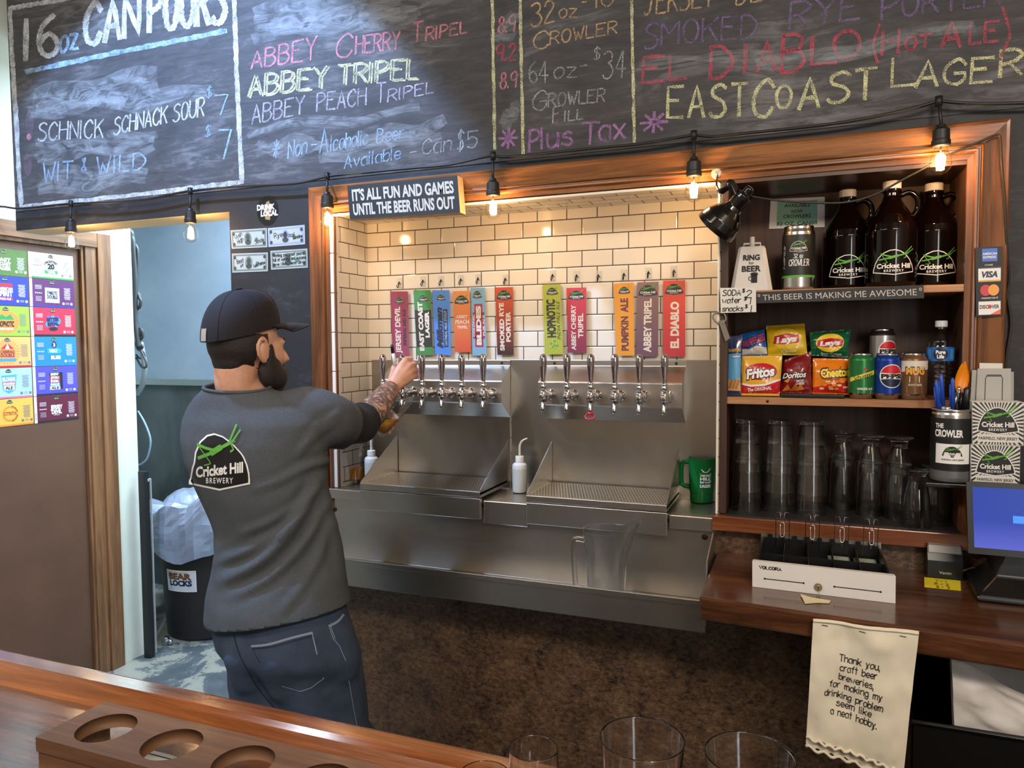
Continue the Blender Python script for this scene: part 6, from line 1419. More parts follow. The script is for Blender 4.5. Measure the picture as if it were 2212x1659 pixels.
def l40(b, f, u, v, h): b.art_poly([(u-.032, v+.034), (u+.036, v+.038), (u+.028, v-.030), (u, v-.046), (u-.026, v-.030)], f, LC('teal', '4f9fb8'), .0004); tx(b, f, ['BLONDE'], u, v+.018, .016, LC('cream', 'ece2c4'), .056, h=.0008); b.art_rect(u-.028, u+.028, v-.008, v+.006, f, LC('rose', 'd06a8a'), .0005); b.art_text('Breakfast', u, v-.001, .010, f, PW, .0008, .03, width=.05, shear=.2); b.art_rect(u-.022, u+.024, v-.030, v-.010, f, LC('cream', 'ece2c4'), .0005); b.art_text('ALE', u, v-.020, .014, f, PNAVY, .0008, .04, width=.034)
can_label(4, 0, LC('ice', '9fc4de'), 'ice blue door label with a teal emblem', l40, 0, M('label_dark_print', '6d6f74', .6), LC('rose', 'd06a8a'))
def l41(b, f, u, v, h):
    for k, (s, c) in enumerate((('BREW', 'print_black'), ('JITSU', 'label_brick'), ('INDIA', 'label_crimson'), ('PALE', 'label_sky'), ('ALE', 'print_white'))): z = v+.030-k*.016; b.art_rect(u-.028, u+.022, z-.008, z+.007, f, MATS[c], .0005); b.art_text(s, u-.003, z, .011, f, PW if c != 'print_white' else BLKINK, .0008, .05, width=.040)
    b.art_rect(u+.024, u+.036, v-.04, v+.038, f, BLKINK, .0005)
can_label(4, 1, LC('iris', '4f48a6'), 'violet door label with stacked coloured bars', l41, .005, None, PNAVY)
def l50(b, f, u, v, h):
    b.art_poly([(u+(.036 if k % 2 else .031)*cos(k*pi/16), v-.006+(.036 if k % 2 else .031)*sin(k*pi/16)) for k in range(32)], f, LC('orange', 'd58a2e'), .0004); b.art_ellipse(u, v-.006, .026, .026, f, LC('honey', 'dcb04e'), .0006); b.art_text('CITRITA', u, v-.004, .015, f, LC('rust', 'b0561f'), .0008, .05, width=.056)
can_label(5, 0, LC('honey', 'dcb04e'), 'honey yellow door label with an orange seal, bottom row by the hinges', l50, .006, M('label_dark_print', '6d6f74', .6), LC('orange', 'd58a2e'))
can_label(5, 1, LC('wine', '5e1a34'), 'wine red door label with spiky white lettering, bottom row by the casing', lambda b, f, u, v, h: (tx(b, f, ['JERSEY', 'DEVIL'], u, v-.004, .019, PW, [.060, .050], h=.0006), b.art_text('IMPERIAL', u, v-.030, .005, f, PW, .0006, 0, width=.03)), .004, None, BLKINK)

# ------------------------------------------------------------------ back room
c = Vector((-3.18, 1.13, 0.0)); CANB = M('bin_black_plastic', '1d1a1b', .5)
t = thing('trash_can', 'big black trash can with a silver liner in the back room', 'trash can', c)
b = MB(c); b.lathe([(0, .004), (.215, 0), (.222, .01), (.252, .50), (.262, .505), (.268, .60), (.285, .606), (.290, .665), (.280, .672), (.258, .66), (.236, .50), (.205, .06), (0, .05)], c, CANB, 48)
b.build('can_body', t)
a0 = face_cam(c)-.62; f = on_cyl(c, .2385, 0, a0); b = MB(c)
f2 = lambda u, v, h=0: Vector((c.x+(.2235+.0588*v+.002+h)*cos(a0+u/.24), c.y+(.2235+.0588*v+.002+h)*sin(a0+u/.24), v))
b.art_rect(-.090, .090, .285, .405, f2, PW, 0, .02); b.art_rect(-.085, .085, .290, .400, f2, M('label_pearl', 'c9ccd0', .4), .0006, .02); b.art_text('BEAR', -.002, .372, .034, f2, M('label_brown', '6a4a2a', .5), .0012, .07, width=.14); b.art_text('LOCKS', 0, .334, .030, f2, PNAVY, .0012, .06, width=.134)
for k in range(2): b.art_rect(-.06, .05, .308-.008*k, .3105-.008*k, f2, PNAVY, .0012)
b.build('can_sticker', t)
SIL = M('silver_liner', '98a3b8', .3, .35, .6); b = MB(c); n, mm = 50, 15
def liner(i, j):
    a = 2*pi*i/n; v = j/mm; k = noise.noise(Vector((cos(a)*2.3, sin(a)*2.3, v*2.2))); k2 = abs(noise.noise(Vector((cos(a)*4.5, sin(a)*4.5, v*4)))); s_ = max(0, cos(a-a0-.15))
    top = .74+.05*k+.09*max(0, cos(a-a0-1.2)); low = .60-.13*s_**2+.03*k
    if v < .62: z = low+(top-low)*v/.62; r = .302+.012*sin(v*5)+.022*k+.028*k2
    else: q = (v-.62)/.38; z = top-.10*q*q+.03*k2; r = (.300+.022*k+.03*k2)*(1-q)+.12*q
    return c+Vector((r*cos(a), r*sin(a), z))
b.add([liner(i, j) for j in range(mm+1) for i in range(n)], [(j*n+i, j*n+(i+1) % n, (j+1)*n+(i+1) % n, (j+1)*n+i) for j in range(mm) for i in range(n)], SIL, False); b.build('liner_bag', t)
b = MB(); p = atZ(321, 1424, 0); b.box(p.x-.040, p.x+.006, .672, .700, 0, .985, M('board_black', '17191c', .45)); b.box(p.x+.006, p.x+.016, .700, .706, .02, .945, M('board_pale_edge', '9aa0a2', .5)); b.box(p.x-.020, p.x+.008, .690, .712, .93, .945, M('board_pale_edge', '9aa0a2', .5))
tag(b.build('leaning_board', bevel=.002), 'tall black board with a pale edge standing at the white wall\'s corner', 'board')
b = MB(); q = Vector((-3.60, 1.36, 0)); b.lathe([(0, .30), (.10, .30), (.105, .31), (.115, .50), (.118, .505), (.112, .505), (.10, .32), (0, .32)], q, M('tub_white', 'c9d2d6', .5), 28); b.lathe([(0, 0), (.13, 0), (.13, .30), (0, .30)], q, M('crate_dark', '202426', .6), 4); tag(b.build('plastic_tub'), 'pale plastic tub on a dark crate behind the trash can', 'tub')
b = MB(); q = Vector((-3.215, .845, .02)); b.lathe([(.010, -.02), (.020, -.02), (.022, .0), (.016, .02), (.0, .022)], q, M('caster_chrome', 'b9bdc0', .25, 1), 20); b.ell(q+Vector((.03, .0, -.004)), .016, .012, .016, CHROME, 14); tag(b.build('pipe_fitting'), 'small chrome pipe fitting lying on the floor by the black board', 'fitting')
CD = M('cable_dark_grey', '33383d', .5); CG = M('conduit_grey', '8795a0', .4, .4); CB = M('cable_pale_blue', '7f9cb4', .5)
t = thing('hanging_cables', 'tangle of dark and grey cables hanging on the back room corner', 'cables', atY(296, 600, .74))
for pts, r, m_, yy in (([(262, 488), (282, 500), (285, 512), (288, 530), (292, 600), (292, 680), (296, 720), (300, 750)], .013, CD, .745), ([(284, 525), (297, 540), (296, 620), (300, 640), (304, 650), (302, 662), (296, 668)], .008, CD, .755), ([(294, 628), (303, 638), (304, 656), (294, 668)], .005, CD, .76), ([(292, 706), (306, 712), (308, 728), (298, 740), (308, 748), (300, 756), (294, 740), (304, 722), (296, 712)], .0065, CD, .755), ([(296, 748), (310, 760), (312, 772), (302, 774), (294, 766)], .005, CD, .76), ([(294, 772), (306, 792), (316, 792), (314, 778), (302, 752)], .0055, CD, .752), ([(304, 740), (310, 770), (313, 796), (308, 830), (296, 852)], .014, CG, .765), ([(298, 888), (312, 912), (323, 940), (325, 962), (318, 990), (304, 1003), (296, 1004)], .005, CB, .755)):
    b = MB(); b.tube(catmull([atY(x, y, yy) for x, y in pts], 6), r, m_, 10); b.build('cable', t)
# ------------------------------------------------------------------ the bartender
def remesh(mb, voxel, smooth_it=6):
    """one continuous skin from overlapping closed pieces"""
    me = bpy.data.meshes.new('tmp'); me.from_pydata([tuple(p) for p in mb.v], [], mb.f)
    o = bpy.data.objects.new('tmp', me); COL.objects.link(o)
    md = o.modifiers.new('r', 'REMESH'); md.mode = 'VOXEL'; md.voxel_size = voxel; md.use_smooth_shade = True
    if smooth_it: ms = o.modifiers.new('s', 'SMOOTH'); ms.factor = .5; ms.iterations = smooth_it
    dg = bpy.context.evaluated_depsgraph_get(); out = bpy.data.meshes.new_from_object(o.evaluated_get(dg))
    bpy.data.objects.remove(o); bpy.data.meshes.remove(me); return out
def link_mesh(name, me, parent, mats):
    me.name = name; off = parent_loc(parent)
    me.transform(Matrix.Translation(-off)); me.materials.clear()
    for m in mats: me.materials.append(m)
    for p in me.polygons: p.use_smooth = True
    o = bpy.data.objects.new(name, me); COL.objects.link(o); o.parent = parent; return o
def limb(b, pts, rs, seg=20, flat=1.0):
    pts = catmull([tuple(p) for p in pts], 6) if len(pts) > 2 else [tuple(p) for p in pts]
    n = len(pts); k = len(rs); R = []
    for i in range(n):
        t = i/(n-1)*(k-1); a = min(int(t), k-2); R.append(rs[a]*(1-(t-a))+rs[a+1]*(t-a))
    b.tube(pts, R, None, seg, True, flat); b.ell(pts[0], R[0], R[0], R[0], None, 16); b.ell(pts[-1], R[-1], R[-1], R[-1], None, 16)
man = thing('person', 'bearded person in dark cap, grey tee and jeans pulling a beer, seen from behind', 'person', (-1.27, -.58, 0))
V = Vector
# --- pose
Ssh, Eel, Wr = V((-1.185, -.530, 1.425)), V((-1.212, -.290, 1.396)), V((-1.249, -.040, 1.487))
Lsh, Lel, Lwr = V((-1.49, -.555, 1.415)), V((-1.455, -.32, 1.335)), V((-1.345, -.075, 1.372))
PHI = radians(18); HF = V((sin(PHI), cos(PHI), 0)); HR = V((cos(PHI), -sin(PHI), 0)); HC = atD(533, 758, 1.93)
def hd(x, y, z): return HC+HR*x+HF*y+V((0, 0, z))
HROT = Matrix((HR, HF, V((0, 0, 1)))).transposed()
def hell(b, p, r): b.ell(hd(*p), *r, None, 24, HROT)
# --- body
b = MB()
hell(b, (0, -.010, .040), (.076, .091, .092)); hell(b, (0, .040, -.010), (.064, .058, .075)); hell(b, (0, .050, -.066), (.050, .048, .044)); hell(b, (0, .080, -.085), (.026, .022, .022))
hell(b, (0, .078, .024), (.052, .018, .016)); hell(b, (.031, .072, .010), (.016, .015, .007)); hell(b, (-.031, .072, .010), (.016, .015, .007)); hell(b, (.032, .056, -.016), (.030, .028, .030)); hell(b, (-.032, .056, -.016), (.030, .028, .030))
b.tube([hd(0, .088, .014), hd(0, .106, -.008), hd(0, .114, -.022), hd(0, .100, -.032)], [.009, .0115, .0145, .010], None, 14); hell(b, (0, .098, -.056), (.024, .010, .007)); hell(b, (0, .096, -.066), (.021, .010, .007))
for s in (1, -1):
    b.tube([hd(s*.075, .012, -.022), hd(s*.080, .012, .006), hd(s*.084, .002, .028), hd(s*.089, -.014, .030), hd(s*.092, -.024, .014), hd(s*.089, -.020, -.010), hd(s*.081, -.002, -.027), hd(s*.075, .008, -.028)], [.005, .0055, .006, .006, .006, .006, .0065, .0055], None, 10)
    hell(b, (s*.077, -.002, -.002), (.006, .014, .024))
limb(b, [hd(0, -.026, -.02), hd(-.002, -.030, -.09), V((-1.347, -.600, 1.500)), V((-1.342, -.59, 1.42))], [.057, .053, .052, .050])
for Sx in (Ssh, Lsh): limb(b, [V((-1.345, -.585, 1.44)), Sx+V((0, 0, -.015))], [.05, .05])
# torso under the shirt, hips and legs
limb(b, [V((-1.335, -.585, 1.40)), V((-1.32, -.585, 1.25)), V((-1.285, -.58, 1.10)), V((-1.275, -.58, .92))], [.125, .118, .105, .105], 24)
RH, LH = atD(672, 1400, 1.95), atD(572, 1400, 1.97); RK, LK = V((-1.115, -.50, .48)), V((-1.325, -.60, .48)); RA, LA = V((-1.115, -.53, .09)), V((-1.315, -.64, .09))
for h_, k_, a_ in ((RH, RK, RA), (LH, LK, LA)): limb(b, [h_, (atD(700, 1520, 1.95) if h_ is RH else atD(577, 1520, 1.99)), k_, a_], [.080, .070, .055, .042]); limb(b, [a_+V((0, -.03, -.045)), a_+V((.02, .16, -.055))], [.036, .030])
# arms
limb(b, [Ssh, Eel], [.050, .042]); limb(b, [Eel, Eel*.6+Wr*.4+V((.004, 0, -.004)), Wr], [.045, .047, .0295])
limb(b, [Lsh, Lel], [.048, .040]); limb(b, [Lel, Lel*.6+Lwr*.4, Lwr], [.040, .041, .027])
# right hand: fist round the tap handle, knuckles towards the room
K = [atY(876, 778, .018), atY(884.5, 790, .020), atY(888, 803, .021), atY(889, 816, .022)]
for k in K: limb(b, [Wr+(k-Wr)*.05, Wr+(k-Wr)*.6+V((0, -.006, 0)), k], [.021, .017, .0115], 14)
for i, k in enumerate(K):
    p1 = k+V((.001, .034, .003)); p2 = p1+V((-.026, .012, .001)); p3 = p2+V((-.020, -.008, -.001)); r = (.0098, .0100, .0095, .0085)[i]
    limb(b, [k, p1], [r*1.08, r], 12); limb(b, [p1, p2], [r, r*.92], 12); limb(b, [p2, p3], [r*.92, r*.8], 12)
T0 = Wr+V((-.004, .014, .026)); T1 = V((-1.277, .030, 1.553)); T2 = V((-1.268, .062, 1.572)); T3 = V((-1.250, .078, 1.574))
limb(b, [T0, T1], [.015, .0115], 12); limb(b, [T1, T2], [.0112, .0100], 12); limb(b, [T2, T3], [.0100, .0082], 12)
# left hand round the tilted glass
GB, GT = V((-1.322, .000, 1.349)), V((-1.248, .030, 1.4545)); GA = (GT-GB).normalized(); GB = GT-GA*.149-GA*.0; GM_ = GB+GA*.066
gl_ = (V((-1, 0, 0))+GA*GA.x).normalized(); ga_ = (V((0, 1, 0))-GA*GA.y).normalized()   # left of and beyond the glass
for i in range(4):
    off = GA*(.010-.019*i); k = GM_+off+gl_*.050-ga_*.006; limb(b, [Lwr, k], [.020, .0115], 12)
    q = [k]
    for a in (.75, 1.5, 2.15):
        q.append(GM_+off+(gl_*cos(a)+ga_*sin(a))*.047)
    limb(b, [q[0], q[1]], [.0108, .0098], 10); limb(b, [q[1], q[2]], [.0098, .0090], 10); limb(b, [q[2], q[3]], [.009, .0078], 10)
limb(b, [Lwr+V((0, 0, .012)), GM_+GA*.02+(gl_*cos(.5)-ga_*sin(.5))*.050, GM_+GA*.03+(gl_*cos(1.15)-ga_*sin(1.15))*.047], [.015, .011, .0085], 12)
me = remesh(b, .0042, 5)
SKIN, nt, bs = new_mat('skin'); n1 = noise_n(nt, coords(nt), 30, 4); cc = ramp(nt, n1, [(.3, srgb('c08e76')), (.7, srgb('d3a288'))]); nt.links.new(cc, bs.inputs['Base Color']); bs.inputs['Roughness'].default_value = .5; bs.inputs['Subsurface Weight'].default_value = .15; bs.inputs['Subsurface Radius'].default_value = (.012, .005, .003); bump(nt, bs, noise_n(nt, coords(nt), 220, 3), .1, .0006)
TAT, nt, bs = new_mat('tattooed_skin'); v = coords(nt, (1, 1, 1)); w1 = noise_n(nt, v, 22, 3, .55, 3.2); n2 = noise_n(nt, v, 48, 4, .6, 1.5)
mu = nd(nt, 'ShaderNodeMath', operation='MULTIPLY_ADD'); mu.inputs[1].default_value = .45; nt.links.new(n2, mu.inputs[0]); nt.links.new(w1, mu.inputs[2])
cc = ramp(nt, mu.outputs[0], [(.56, srgb('3a322f')), (.66, srgb('6f5a4d')), (.72, srgb('4b403b')), (.80, srgb('a87f69')), (.9, srgb('c0947c'))]); nt.links.new(cc, bs.inputs['Base Color']); bs.inputs['Roughness'].default_value = .5
bd = link_mesh('body', me, man, [SKIN, TAT]); off = parent_loc(man); ax_ = (Wr-Eel)
for p in me.polygons:
    q = p.center+off; t_ = (q-Eel).dot(ax_)/ax_.length_squared; d_ = (q-Eel-ax_*t_).length
    if -.1 < t_ < .97 and d_ < .075 and q.x > -1.30: p.material_index = 1
for s in (1, -1):
    e = MB(); e.ell(hd(s*.031, .0755, .003), .0115, .0115, .0115, M('eye_white', 'd8d0c8', .2), 16); e.ell(hd(s*.031, .0835, .003), .006, .005, .006, M('eye_iris', '3a2a20', .2), 12, HROT); e.build('eye', man)
# --- beard, brows and hair
HAIR = M('hair_dark_brown', '1d1512', .6, bmp=(260, .8, .002)); b = MB()
hell(b, (0, .052, -.074), (.055, .052, .044)); hell(b, (0, .082, -.088), (.032, .026, .028))
for s in (1, -1): hell(b, (s*.053, .034, -.052), (.016, .036, .046)); hell(b, (s*.060, .030, -.014), (.010, .015, .040))
hell(b, (0, .098, -.044), (.026, .012, .007))
for s in (1, -1): hell(b, (s*.042, .056, -.070), (.024, .036, .036)); hell(b, (s*.030, .080, -.055), (.020, .022, .016))
me = remesh(b, .004, 14)
for v_ in me.vertices: v_.co += V((1, 1, 1))*.0
link_mesh('beard', me, man, [HAIR])
b = MB(); hell(b, (0, -.010, .022), (.0785, .0935, .086)); hell(b, (0, -.042, -.018), (.056, .048, .056)); me = remesh(b, .005, 4)
bm = bmesh.new(); bm.from_mesh(me)
dead = [v_ for v_ in bm.verts if (lambda q: q.dot(HF) > .020-.0 or (q.z < -.062) or (q.dot(HF) > -.012 and q.z < -.012 and abs(q.dot(HR)) > .05))(v_.co-HC)]
bmesh.ops.delete(bm, geom=dead, context='VERTS'); bm.to_mesh(me); bm.free(); link_mesh('hair', me, man, [HAIR])
for s in (1, -1): e = MB(); e.tube([hd(s*.014, .0945, .027), hd(s*.034, .0905, .031), hd(s*.047, .0800, .027)], [.0025, .0032, .002], HAIR, 8); e.build('eyebrow', man)
# --- cap
CAPM = M('cap_navy_twill', '130f18', .85, bmp=(500, .3, .0008), vary=.12, vscale=60); b = MB(); n, mm = 48, 18
def capp(i, j, k=0.0):
    a = 2*pi*i/n; ph = (j/mm)*pi/2; e = .82
    r = cos(ph)**e; z = sin(ph)**.92; fx = sin(a); ry = .1060 if fx > 0 else .0990
    base = .046+.024*fx*(1-j/mm)
    seam = -.0012*max(0, 1-abs((a/(pi/3)) % 1-.5)*0)*0
    return hd((.084+k)*r*cos(a), -.018+(ry+k)*r*fx, base+(.112+k)*z+.006*max(0, fx)*sin(ph*2))
b.add([capp(i, j) for j in range(mm+1) for i in range(n)], [(j*n+i, j*n+(i+1) % n, (j+1)*n+(i+1) % n, (j+1)*n+i) for j in range(mm) for i in range(n)], CAPM, True)
b.add([capp(i, j, -.004) for j in range(mm+1) for i in range(n)], [tuple(reversed((j*n+i, j*n+(i+1) % n, (j+1)*n+(i+1) % n, (j+1)*n+i))) for j in range(mm) for i in range(n)], CAPM, True)
for k in range(6):
    i = k*8; b.tube([capp(i, j, .0) for j in range(mm)], .0011, CAPM, 6)
b.build('cap_crown', man)
b = MB(); top = []
def vis(u, v, dz):
    a = (u-.5)*2.3; rr = 1+.0*v; x = .084*sin(a)*(1-.12*v); y = -.018+.1030*cos(a); L = .100*cos(a*.72)
    return hd(x*(1+.06*v), y+L*v, .066+.012*v*0-.018*(abs(u-.5)*2)**2*(.4+.6*v)+.010*v*(1-v)+.006*cos(a)+dz)
n2 = 24; m2 = 10
for dz, fl in ((.0018, False), (-.0018, True)): b.add([vis(i/n2, j/m2, dz) for j in range(m2+1) for i in range(n2+1)], [tuple(reversed(q)) if fl else q for q in [(j*(n2+1)+i, j*(n2+1)+i+1, (j+1)*(n2+1)+i+1, (j+1)*(n2+1)+i) for j in range(m2) for i in range(n2)]], CAPM, True)
b.tube([vis(i/n2, 1, 0) for i in range(n2+1)], .0022, CAPM, 6); b.build('visor', man)
b = MB(); b.ell(hd(0, -.018, .160), .009, .009, .005, CAPM, 14); b.build('cap_button', man)
b = MB(); PT = M('cap_patch_tan', '9a8a70', .8)
b.art_poly([(-.030, -.5), (.030, -.5), (.034, 0), (.030, .5), (-.030, .5), (-.034, 0)], lambda u, v, h=0: (lambda j: capp(12+u/.1060*n/(2*pi)*-1.0, j, .0022+h))(6.5+v*6), PT, 0, .02); b.build('cap_patch', man)
b = MB(); b.art_rect(-.014, .014, 0, 1, lambda u, v, h=0: capp(36+u/.0990*n/(2*pi), .2+v*2.6, .002+h), M('cap_label_beige', 'a79c8c', .8), 0, .01); b.build('cap_label', man)
# --- t-shirt
SHIRT, nt, bs = new_mat('charcoal_heather_jersey'); n1 = noise_n(nt, coords(nt, (1, 1, 6)), 160, 3, .7); n2 = noise_n(nt, coords(nt), 7, 4); mu = nd(nt, 'ShaderNodeMath', operation='MULTIPLY_ADD'); mu.inputs[1].default_value = .5; nt.links.new(n2, mu.inputs[0]); nt.links.new(n1, mu.inputs[2])
cc = ramp(nt, mu.outputs[0], [(.5, srgb('42464a')), (.95, srgb('565a5e'))]); nt.links.new(cc, bs.inputs['Base Color']); bs.inputs['Roughness'].default_value = .9; bs.inputs['Specular IOR Level'].default_value = .2; bump(nt, bs, n1, .2, .0008)
b = MB()
def oval(py, l, r, dep=1.95, kb=.62, dy=0.0):
    c_ = atD((l+r)/2, py, dep); a_ = (r-l)/2*dep/FPX/.857; return [c_+V((a_*cos(t)*(1 if abs(cos(t)) < .98 else 1), dy+a_*kb*sin(t), 0)) for t in [2*pi*i/40 for i in range(40)]]
rings = [oval(1352, 452, 747, kb=.66), oval(1345, 451, 748, kb=.66), oval(1300, 454, 748, kb=.66), oval(1250, 463, 740, kb=.64), oval(1200, 470, 732, kb=.62), oval(1150, 470, 724), oval(1100, 450, 712), oval(1050, 428, 704), oval(1000, 408, 697), oval(950, 400, 694), oval(910, 401, 688, kb=.60), oval(880, 410, 664, kb=.58), oval(855, 436, 622, kb=.64, dy=-.014), oval(838, 460, 586, kb=.78, dy=-.019), oval(822, 464, 580, kb=.88, dy=-.019)]
b.loft(rings, None)
SE = Ssh*.50+Eel*.50; SE2 = Ssh*.1+Eel*.9; limb(b, [V((-1.285, -.578, 1.440)), Ssh+V((-.030, -.01, .018)), Ssh+V((.006, .03, .004)), SE, SE2], [.060, .080, .076, .072, .071], 24)
LE_ = Lsh*.3+Lel*.7; limb(b, [V((-1.40, -.585, 1.455)), Lsh+V((.02, 0, .008)), LE_], [.062, .074, .068], 24)
me = remesh(b, .008, 8)
# cloth folds pulled from the hip towards the raised arm, cut at neck, sleeve ends and hem
bm = bmesh.new(); bm.from_mesh(me); bm.normal_update()
folds = [((478, 1255), (560, 1215), (640, 1130), (690, 1040), .016, 15), ((500, 1290), (590, 1240), (660, 1165), (712, 1070), .010, 13), ((470, 1215), (540, 1190), (600, 1150), (650, 1100), .009, 12), ((650, 1010), (690, 1000), (730, 985), (745, 975), .007, 10), ((640, 985), (670, 950), (700, 925), (730, 905), .006, 10), ((655, 945), (690, 915), (715, 900), (735, 890), .004, 8), ((690, 1060), (722, 1120), (735, 1190), (740, 1250), .006, 14), ((540, 1060), (600, 1040), (650, 1015), (690, 1000), .005, 10), ((520, 1150), (580, 1130), (630, 1100), (680, 1060), .006, 10), ((600, 1330), (650, 1270), (690, 1200), (715, 1130), .005, 12)]
fp = [(catmull([tuple(map(float, p)) for p in fo[:4]], 8), fo[4], fo[5]) for fo in folds]
def to_px(p):
    d = p-CAM; z = d.dot(FW); return (d.dot(RT)/z*FPX+IW/2, d.dot(DN)/z*FPX+IH/2)
for v_ in bm.verts:
    x, y = to_px(v_.co); k = 0.0
    if v_.normal.dot(CAM-v_.co) > -.2:
        for pl, am, wd in fp:
            d2, t_ = min(((x-q[0])**2+(y-q[1])**2, i/len(pl)) for i, q in enumerate(pl)); dd = sqrt(d2)
            if dd < wd*3: k += am*sin(pi*min(1, max(0, t_*.96+.02)))**.7*(exp(-(dd/wd)**2)-.55*exp(-((dd-wd*1.5)/(wd*.8))**2))
    k += .0025*noise.noise(v_.co*14)+.004*noise.noise(v_.co*5)
    v_.co += v_.normal*k
hx = atD(600, 1350, 1.95)
def cut(co, no):
    g = bm.verts[:]+bm.edges[:]+bm.faces[:]; bmesh.ops.bisect_plane(bm, geom=g, plane_co=co, plane_no=no, clear_outer=True)
cut(V((-1.28, -.59, .925)), V((.21, .0, -1)).normalized())
cut(atD(520, 836, 1.93), V((.05, -.12, 1)).normalized())
sa = (Eel-Ssh).normalized(); fs_ = [f_ for f_ in bm.faces if (f_.calc_center_median()-SE).length < .125 and (f_.calc_center_median()-SE).dot(sa) > -.05]
gm = list({e for f_ in fs_ for e in f_.edges} | {v_ for f_ in fs_ for v_ in f_.verts} | set(fs_))
bmesh.ops.bisect_plane(bm, geom=gm, plane_co=SE, plane_no=(sa+V((0, 0, -.12))).normalized(), clear_outer=True)
bmesh.ops.delete(bm, geom=[v_ for v_ in bm.verts if (v_.co-SE).dot(sa) > .03 and (v_.co-SE).length < .2], context='VERTS')
neck_loop = [e for e in bm.edges if e.is_boundary and e.verts[0].co.z > 1.46 and (e.verts[0].co-atD(520, 836, 1.93)).length < .13]
ncv = sorted({v_ for e in neck_loop for v_ in e.verts}, key=lambda v_: atan2(v_.co.y+.605, v_.co.x+1.352)); ncp = [v_.co.copy() for v_ in ncv]
bm.to_mesh(me); bm.free()
cl = MB(); cl.tube(ncp[::3]+[ncp[0]], .0048, SHIRT, 8, caps=False); cl.build('collar', man)
sh = link_mesh('t_shirt', me, man, [SHIRT]); md = sh.modifiers.new('thick', 'SOLIDIFY'); md.thickness = .003; md.offset = -1
bvh_s = BVHTree.FromPolygons([v_.co+off for v_ in me.vertices], [tuple(p.vertices) for p in me.polygons])
def on_mesh(bvh, pxf, lift):
    def fn(u, v, h=0.0):
        x, y = pxf(u, v); d = ray(x, y).normalized(); hit = bvh.ray_cast(CAM, d)
        if hit[0] is None: return CAM+d*2.1
        nn = hit[1]; nn = nn if nn.dot(d) < 0 else -nn
        return hit[0]-d*(lift+h*4)
    return fn
lf = on_mesh(bvh_s, lambda u, v: (474+63*u-24*max(0, v), 994-95*v-7*u*(1 if v > -.4 else 0)), .0022)
b = MB(); logo(b, lf, 0, 0, 2.0, 'dark', 0, cut=.05); o = b.build('shirt_logo', man); o['label'] = 'black, white and green brewery badge printed on the shirt back'
# --- black elbow sleeve and jeans
b = MB(); ES = M('elbow_sleeve_black', '100f11', .85, bmp=(400, .2, .0006)); q = [Ssh*.62+Eel*.38, Ssh*.3+Eel*.7, Eel, Eel*.93+Wr*.07, Eel*.86+Wr*.14]
q = catmull([tuple(p) for p in q], 5); n = len(q); b.tube(q, [.060-.007*i/(n-1)+.0015*sin(i*1.3) for i in range(n)], ES, 28, caps=False); b.tube(q[-2:], [.053, .050], ES, 28, caps=False); b.build('elbow_sleeve', man)
DEN, nt, bs = new_mat('dark_denim'); n1 = noise_n(nt, coords(nt), 5, 5, .6); n2 = noise_n(nt, coords(nt, (1, 1, 3)), 300, 2); mu = nd(nt, 'ShaderNodeMath', operation='MULTIPLY_ADD'); mu.inputs[1].default_value = .3; nt.links.new(n2, mu.inputs[0]); nt.links.new(n1, mu.inputs[2])
cc = ramp(nt, mu.outputs[0], [(.45, srgb('263349')), (.72, srgb('384860')), (.95, srgb('55687f'))]); nt.links.new(cc, bs.inputs['Base Color']); bs.inputs['Roughness'].default_value = .85; bump(nt, bs, n2, .25, .0006)
b = MB(); b.loft([oval(1290, 470, 738, kb=.58), oval(1345, 462, 752, kb=.60), oval(1400, 470, 768, kb=.62), oval(1440, 492, 768, kb=.48)], None)
limb(b, [atD(672, 1400, 1.95), atD(688, 1450, 1.94), atD(702, 1530, 1.95), atD(718, 1600, 1.95), RK, RA+V((0, 0, .03))], [.122, .116, .112, .106, .085, .070], 24); limb(b, [atD(572, 1400, 1.97), atD(576, 1450, 1.98), atD(578, 1530, 1.99), atD(580, 1600, 1.99), LK, LA+V((0, 0, .03))], [.100, .100, .096, .090, .080, .068], 24)
limb(b, [V((-1.21, -.650, .835)), V((-1.20, -.640, .775))], [.075, .062]); limb(b, [V((-1.315, -.668, .83)), V((-1.315, -.66, .78))], [.058, .052])
me = remesh(b, .008, 16); bm = bmesh.new(); bm.from_mesh(me); bm.normal_update()
for v_ in bm.verts: v_.co += v_.normal*(.003*noise.noise(V((v_.co.x*9, v_.co.y*9, v_.co.z*16)))+.0015*noise.noise(v_.co*40))
bm.to_mesh(me); bm.free(); jn = link_mesh('jeans', me, man, [DEN])
bvh_j = BVHTree.FromPolygons([v_.co+off for v_ in me.vertices], [tuple(p.vertices) for p in me.polygons]); jf = on_mesh(bvh_j, lambda u, v: (u, v), .0015)
SEAM = M('denim_seam', '7f8fa6', .85); SEAMD = M('denim_seam_dark', '141a26', .9)
def seam(pts, w, m_, h=0): 
    q = catmull([tuple(map(float, p)) for p in pts], 8); b.art_line(q, w, jf, m_, h)
b = MB(); seam([(544, 1396), (580, 1392), (630, 1378), (674, 1367)], 5, SEAM); seam([(545, 1401), (585, 1397), (635, 1384), (675, 1373)], 1.5, SEAMD, .0006); b.art_line([(674, 1367), (684, 1410), (699, 1466)], 2.5, jf, SEAM); b.art_line([(699, 1466), (672, 1486), (648, 1494)], 2, jf, SEAM); b.art_line([(648, 1494), (608, 1482)], 1.5, jf, SEAM); b.art_line([(608, 1482), (560, 1430), (545, 1402)], 1.2, jf, SEAMD); b.build('back_pocket', man)
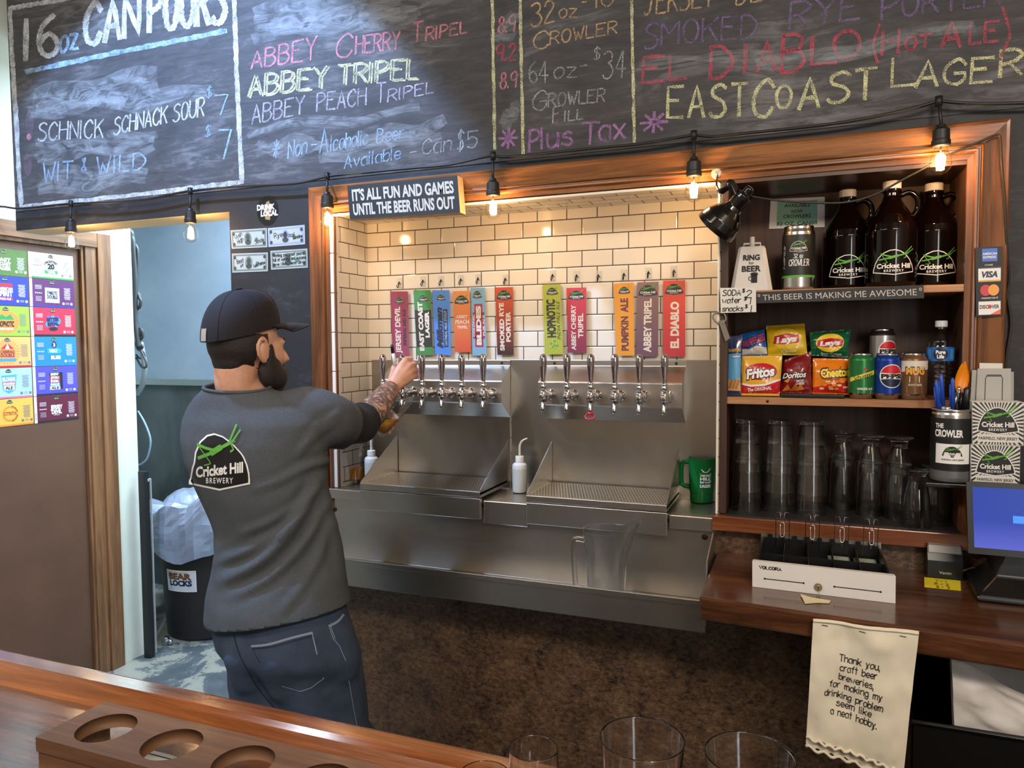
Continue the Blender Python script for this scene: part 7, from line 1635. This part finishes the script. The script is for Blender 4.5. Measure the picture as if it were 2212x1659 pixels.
b = MB(); seam([(712, 1352), (730, 1342), (742, 1328)], 5, SEAM); b.art_line([(710, 1350), (720, 1380), (733, 1395), (746, 1425), (762, 1520), (775, 1590)], 1.6, jf, SEAM); b.art_line([(714, 1352), (724, 1380)], 1.4, jf, SEAM); b.art_ellipse(716, 1347, 2, 2, jf, M('rivet', 'a89a80', .3, 1), .001, 10); b.build('side_seam', man)
b = MB(); seam([(505, 1372), (520, 1420), (560, 1490), (612, 1550), (640, 1580)], 2.2, SEAMD); b.build('seat_seam', man)
for a_ in (RA, LA): b = MB(); q = a_; b.loft([[q+V((x*1.0, y, z)) for x, y in ((-.045, -.09), (.045, -.09), (.052, .08), (.035, .19), (-.02, .19), (-.046, .08))] for z in (-.09, -.06)]+[[q+V((x*.8, y*.8-.005, -.005)) for x, y in ((-.045, -.09), (.045, -.09), (.052, .08), (.035, .12), (-.02, .12), (-.046, .08))]], M('shoe_black', '18181a', .5)); b.build('shoe', man, bevel=.006)
# --- what the hands hold
t = thing('poured_glass', 'tilted pint glass being filled under the second tap', 'glass', GB)
b = MB(GB); b.lathe(PU, GB, GLT, 36, axis=GA); b.build('pint_glass', t)
b = MB(GB); R_ = V((0, 0, 1)).rotation_difference(GA).to_matrix(); nb = 32
lo = [GB+R_ @ V((.0290*cos(2*pi*i/nb), .0290*sin(2*pi*i/nb), .0145)) for i in range(nb)]; zs = (GB+GA*.052).z
hi = []
for i in range(nb):
    d1 = R_ @ V((.0290*cos(2*pi*i/nb), .0290*sin(2*pi*i/nb), .0145)); d2 = R_ @ V((.0405*cos(2*pi*i/nb), .0405*sin(2*pi*i/nb), .140)); k = min(1, max(0.02, (zs-(GB+d1).z)/((d2-d1).z or 1e-6))); hi.append(GB+d1*(1-k)+d2*k)
b.loft([lo, hi], BEERL); b.build('beer', t)
b = MB(); p0, p1 = V((-1.259, .004, 1.560)), atY(846, 744, -.010); d = p1-p0; b.tube([p0, p0+d*.62], .0056, M('pen_barrel_white', 'd9d9dc', .4), 14); b.tube([p0+d*.60, p0+d*.9, p1], [.0062, .0055, .003], BLKP, 14); tag(b.build('marker_pen'), 'white and black marker pen held in the bartender\'s fist', 'pen')
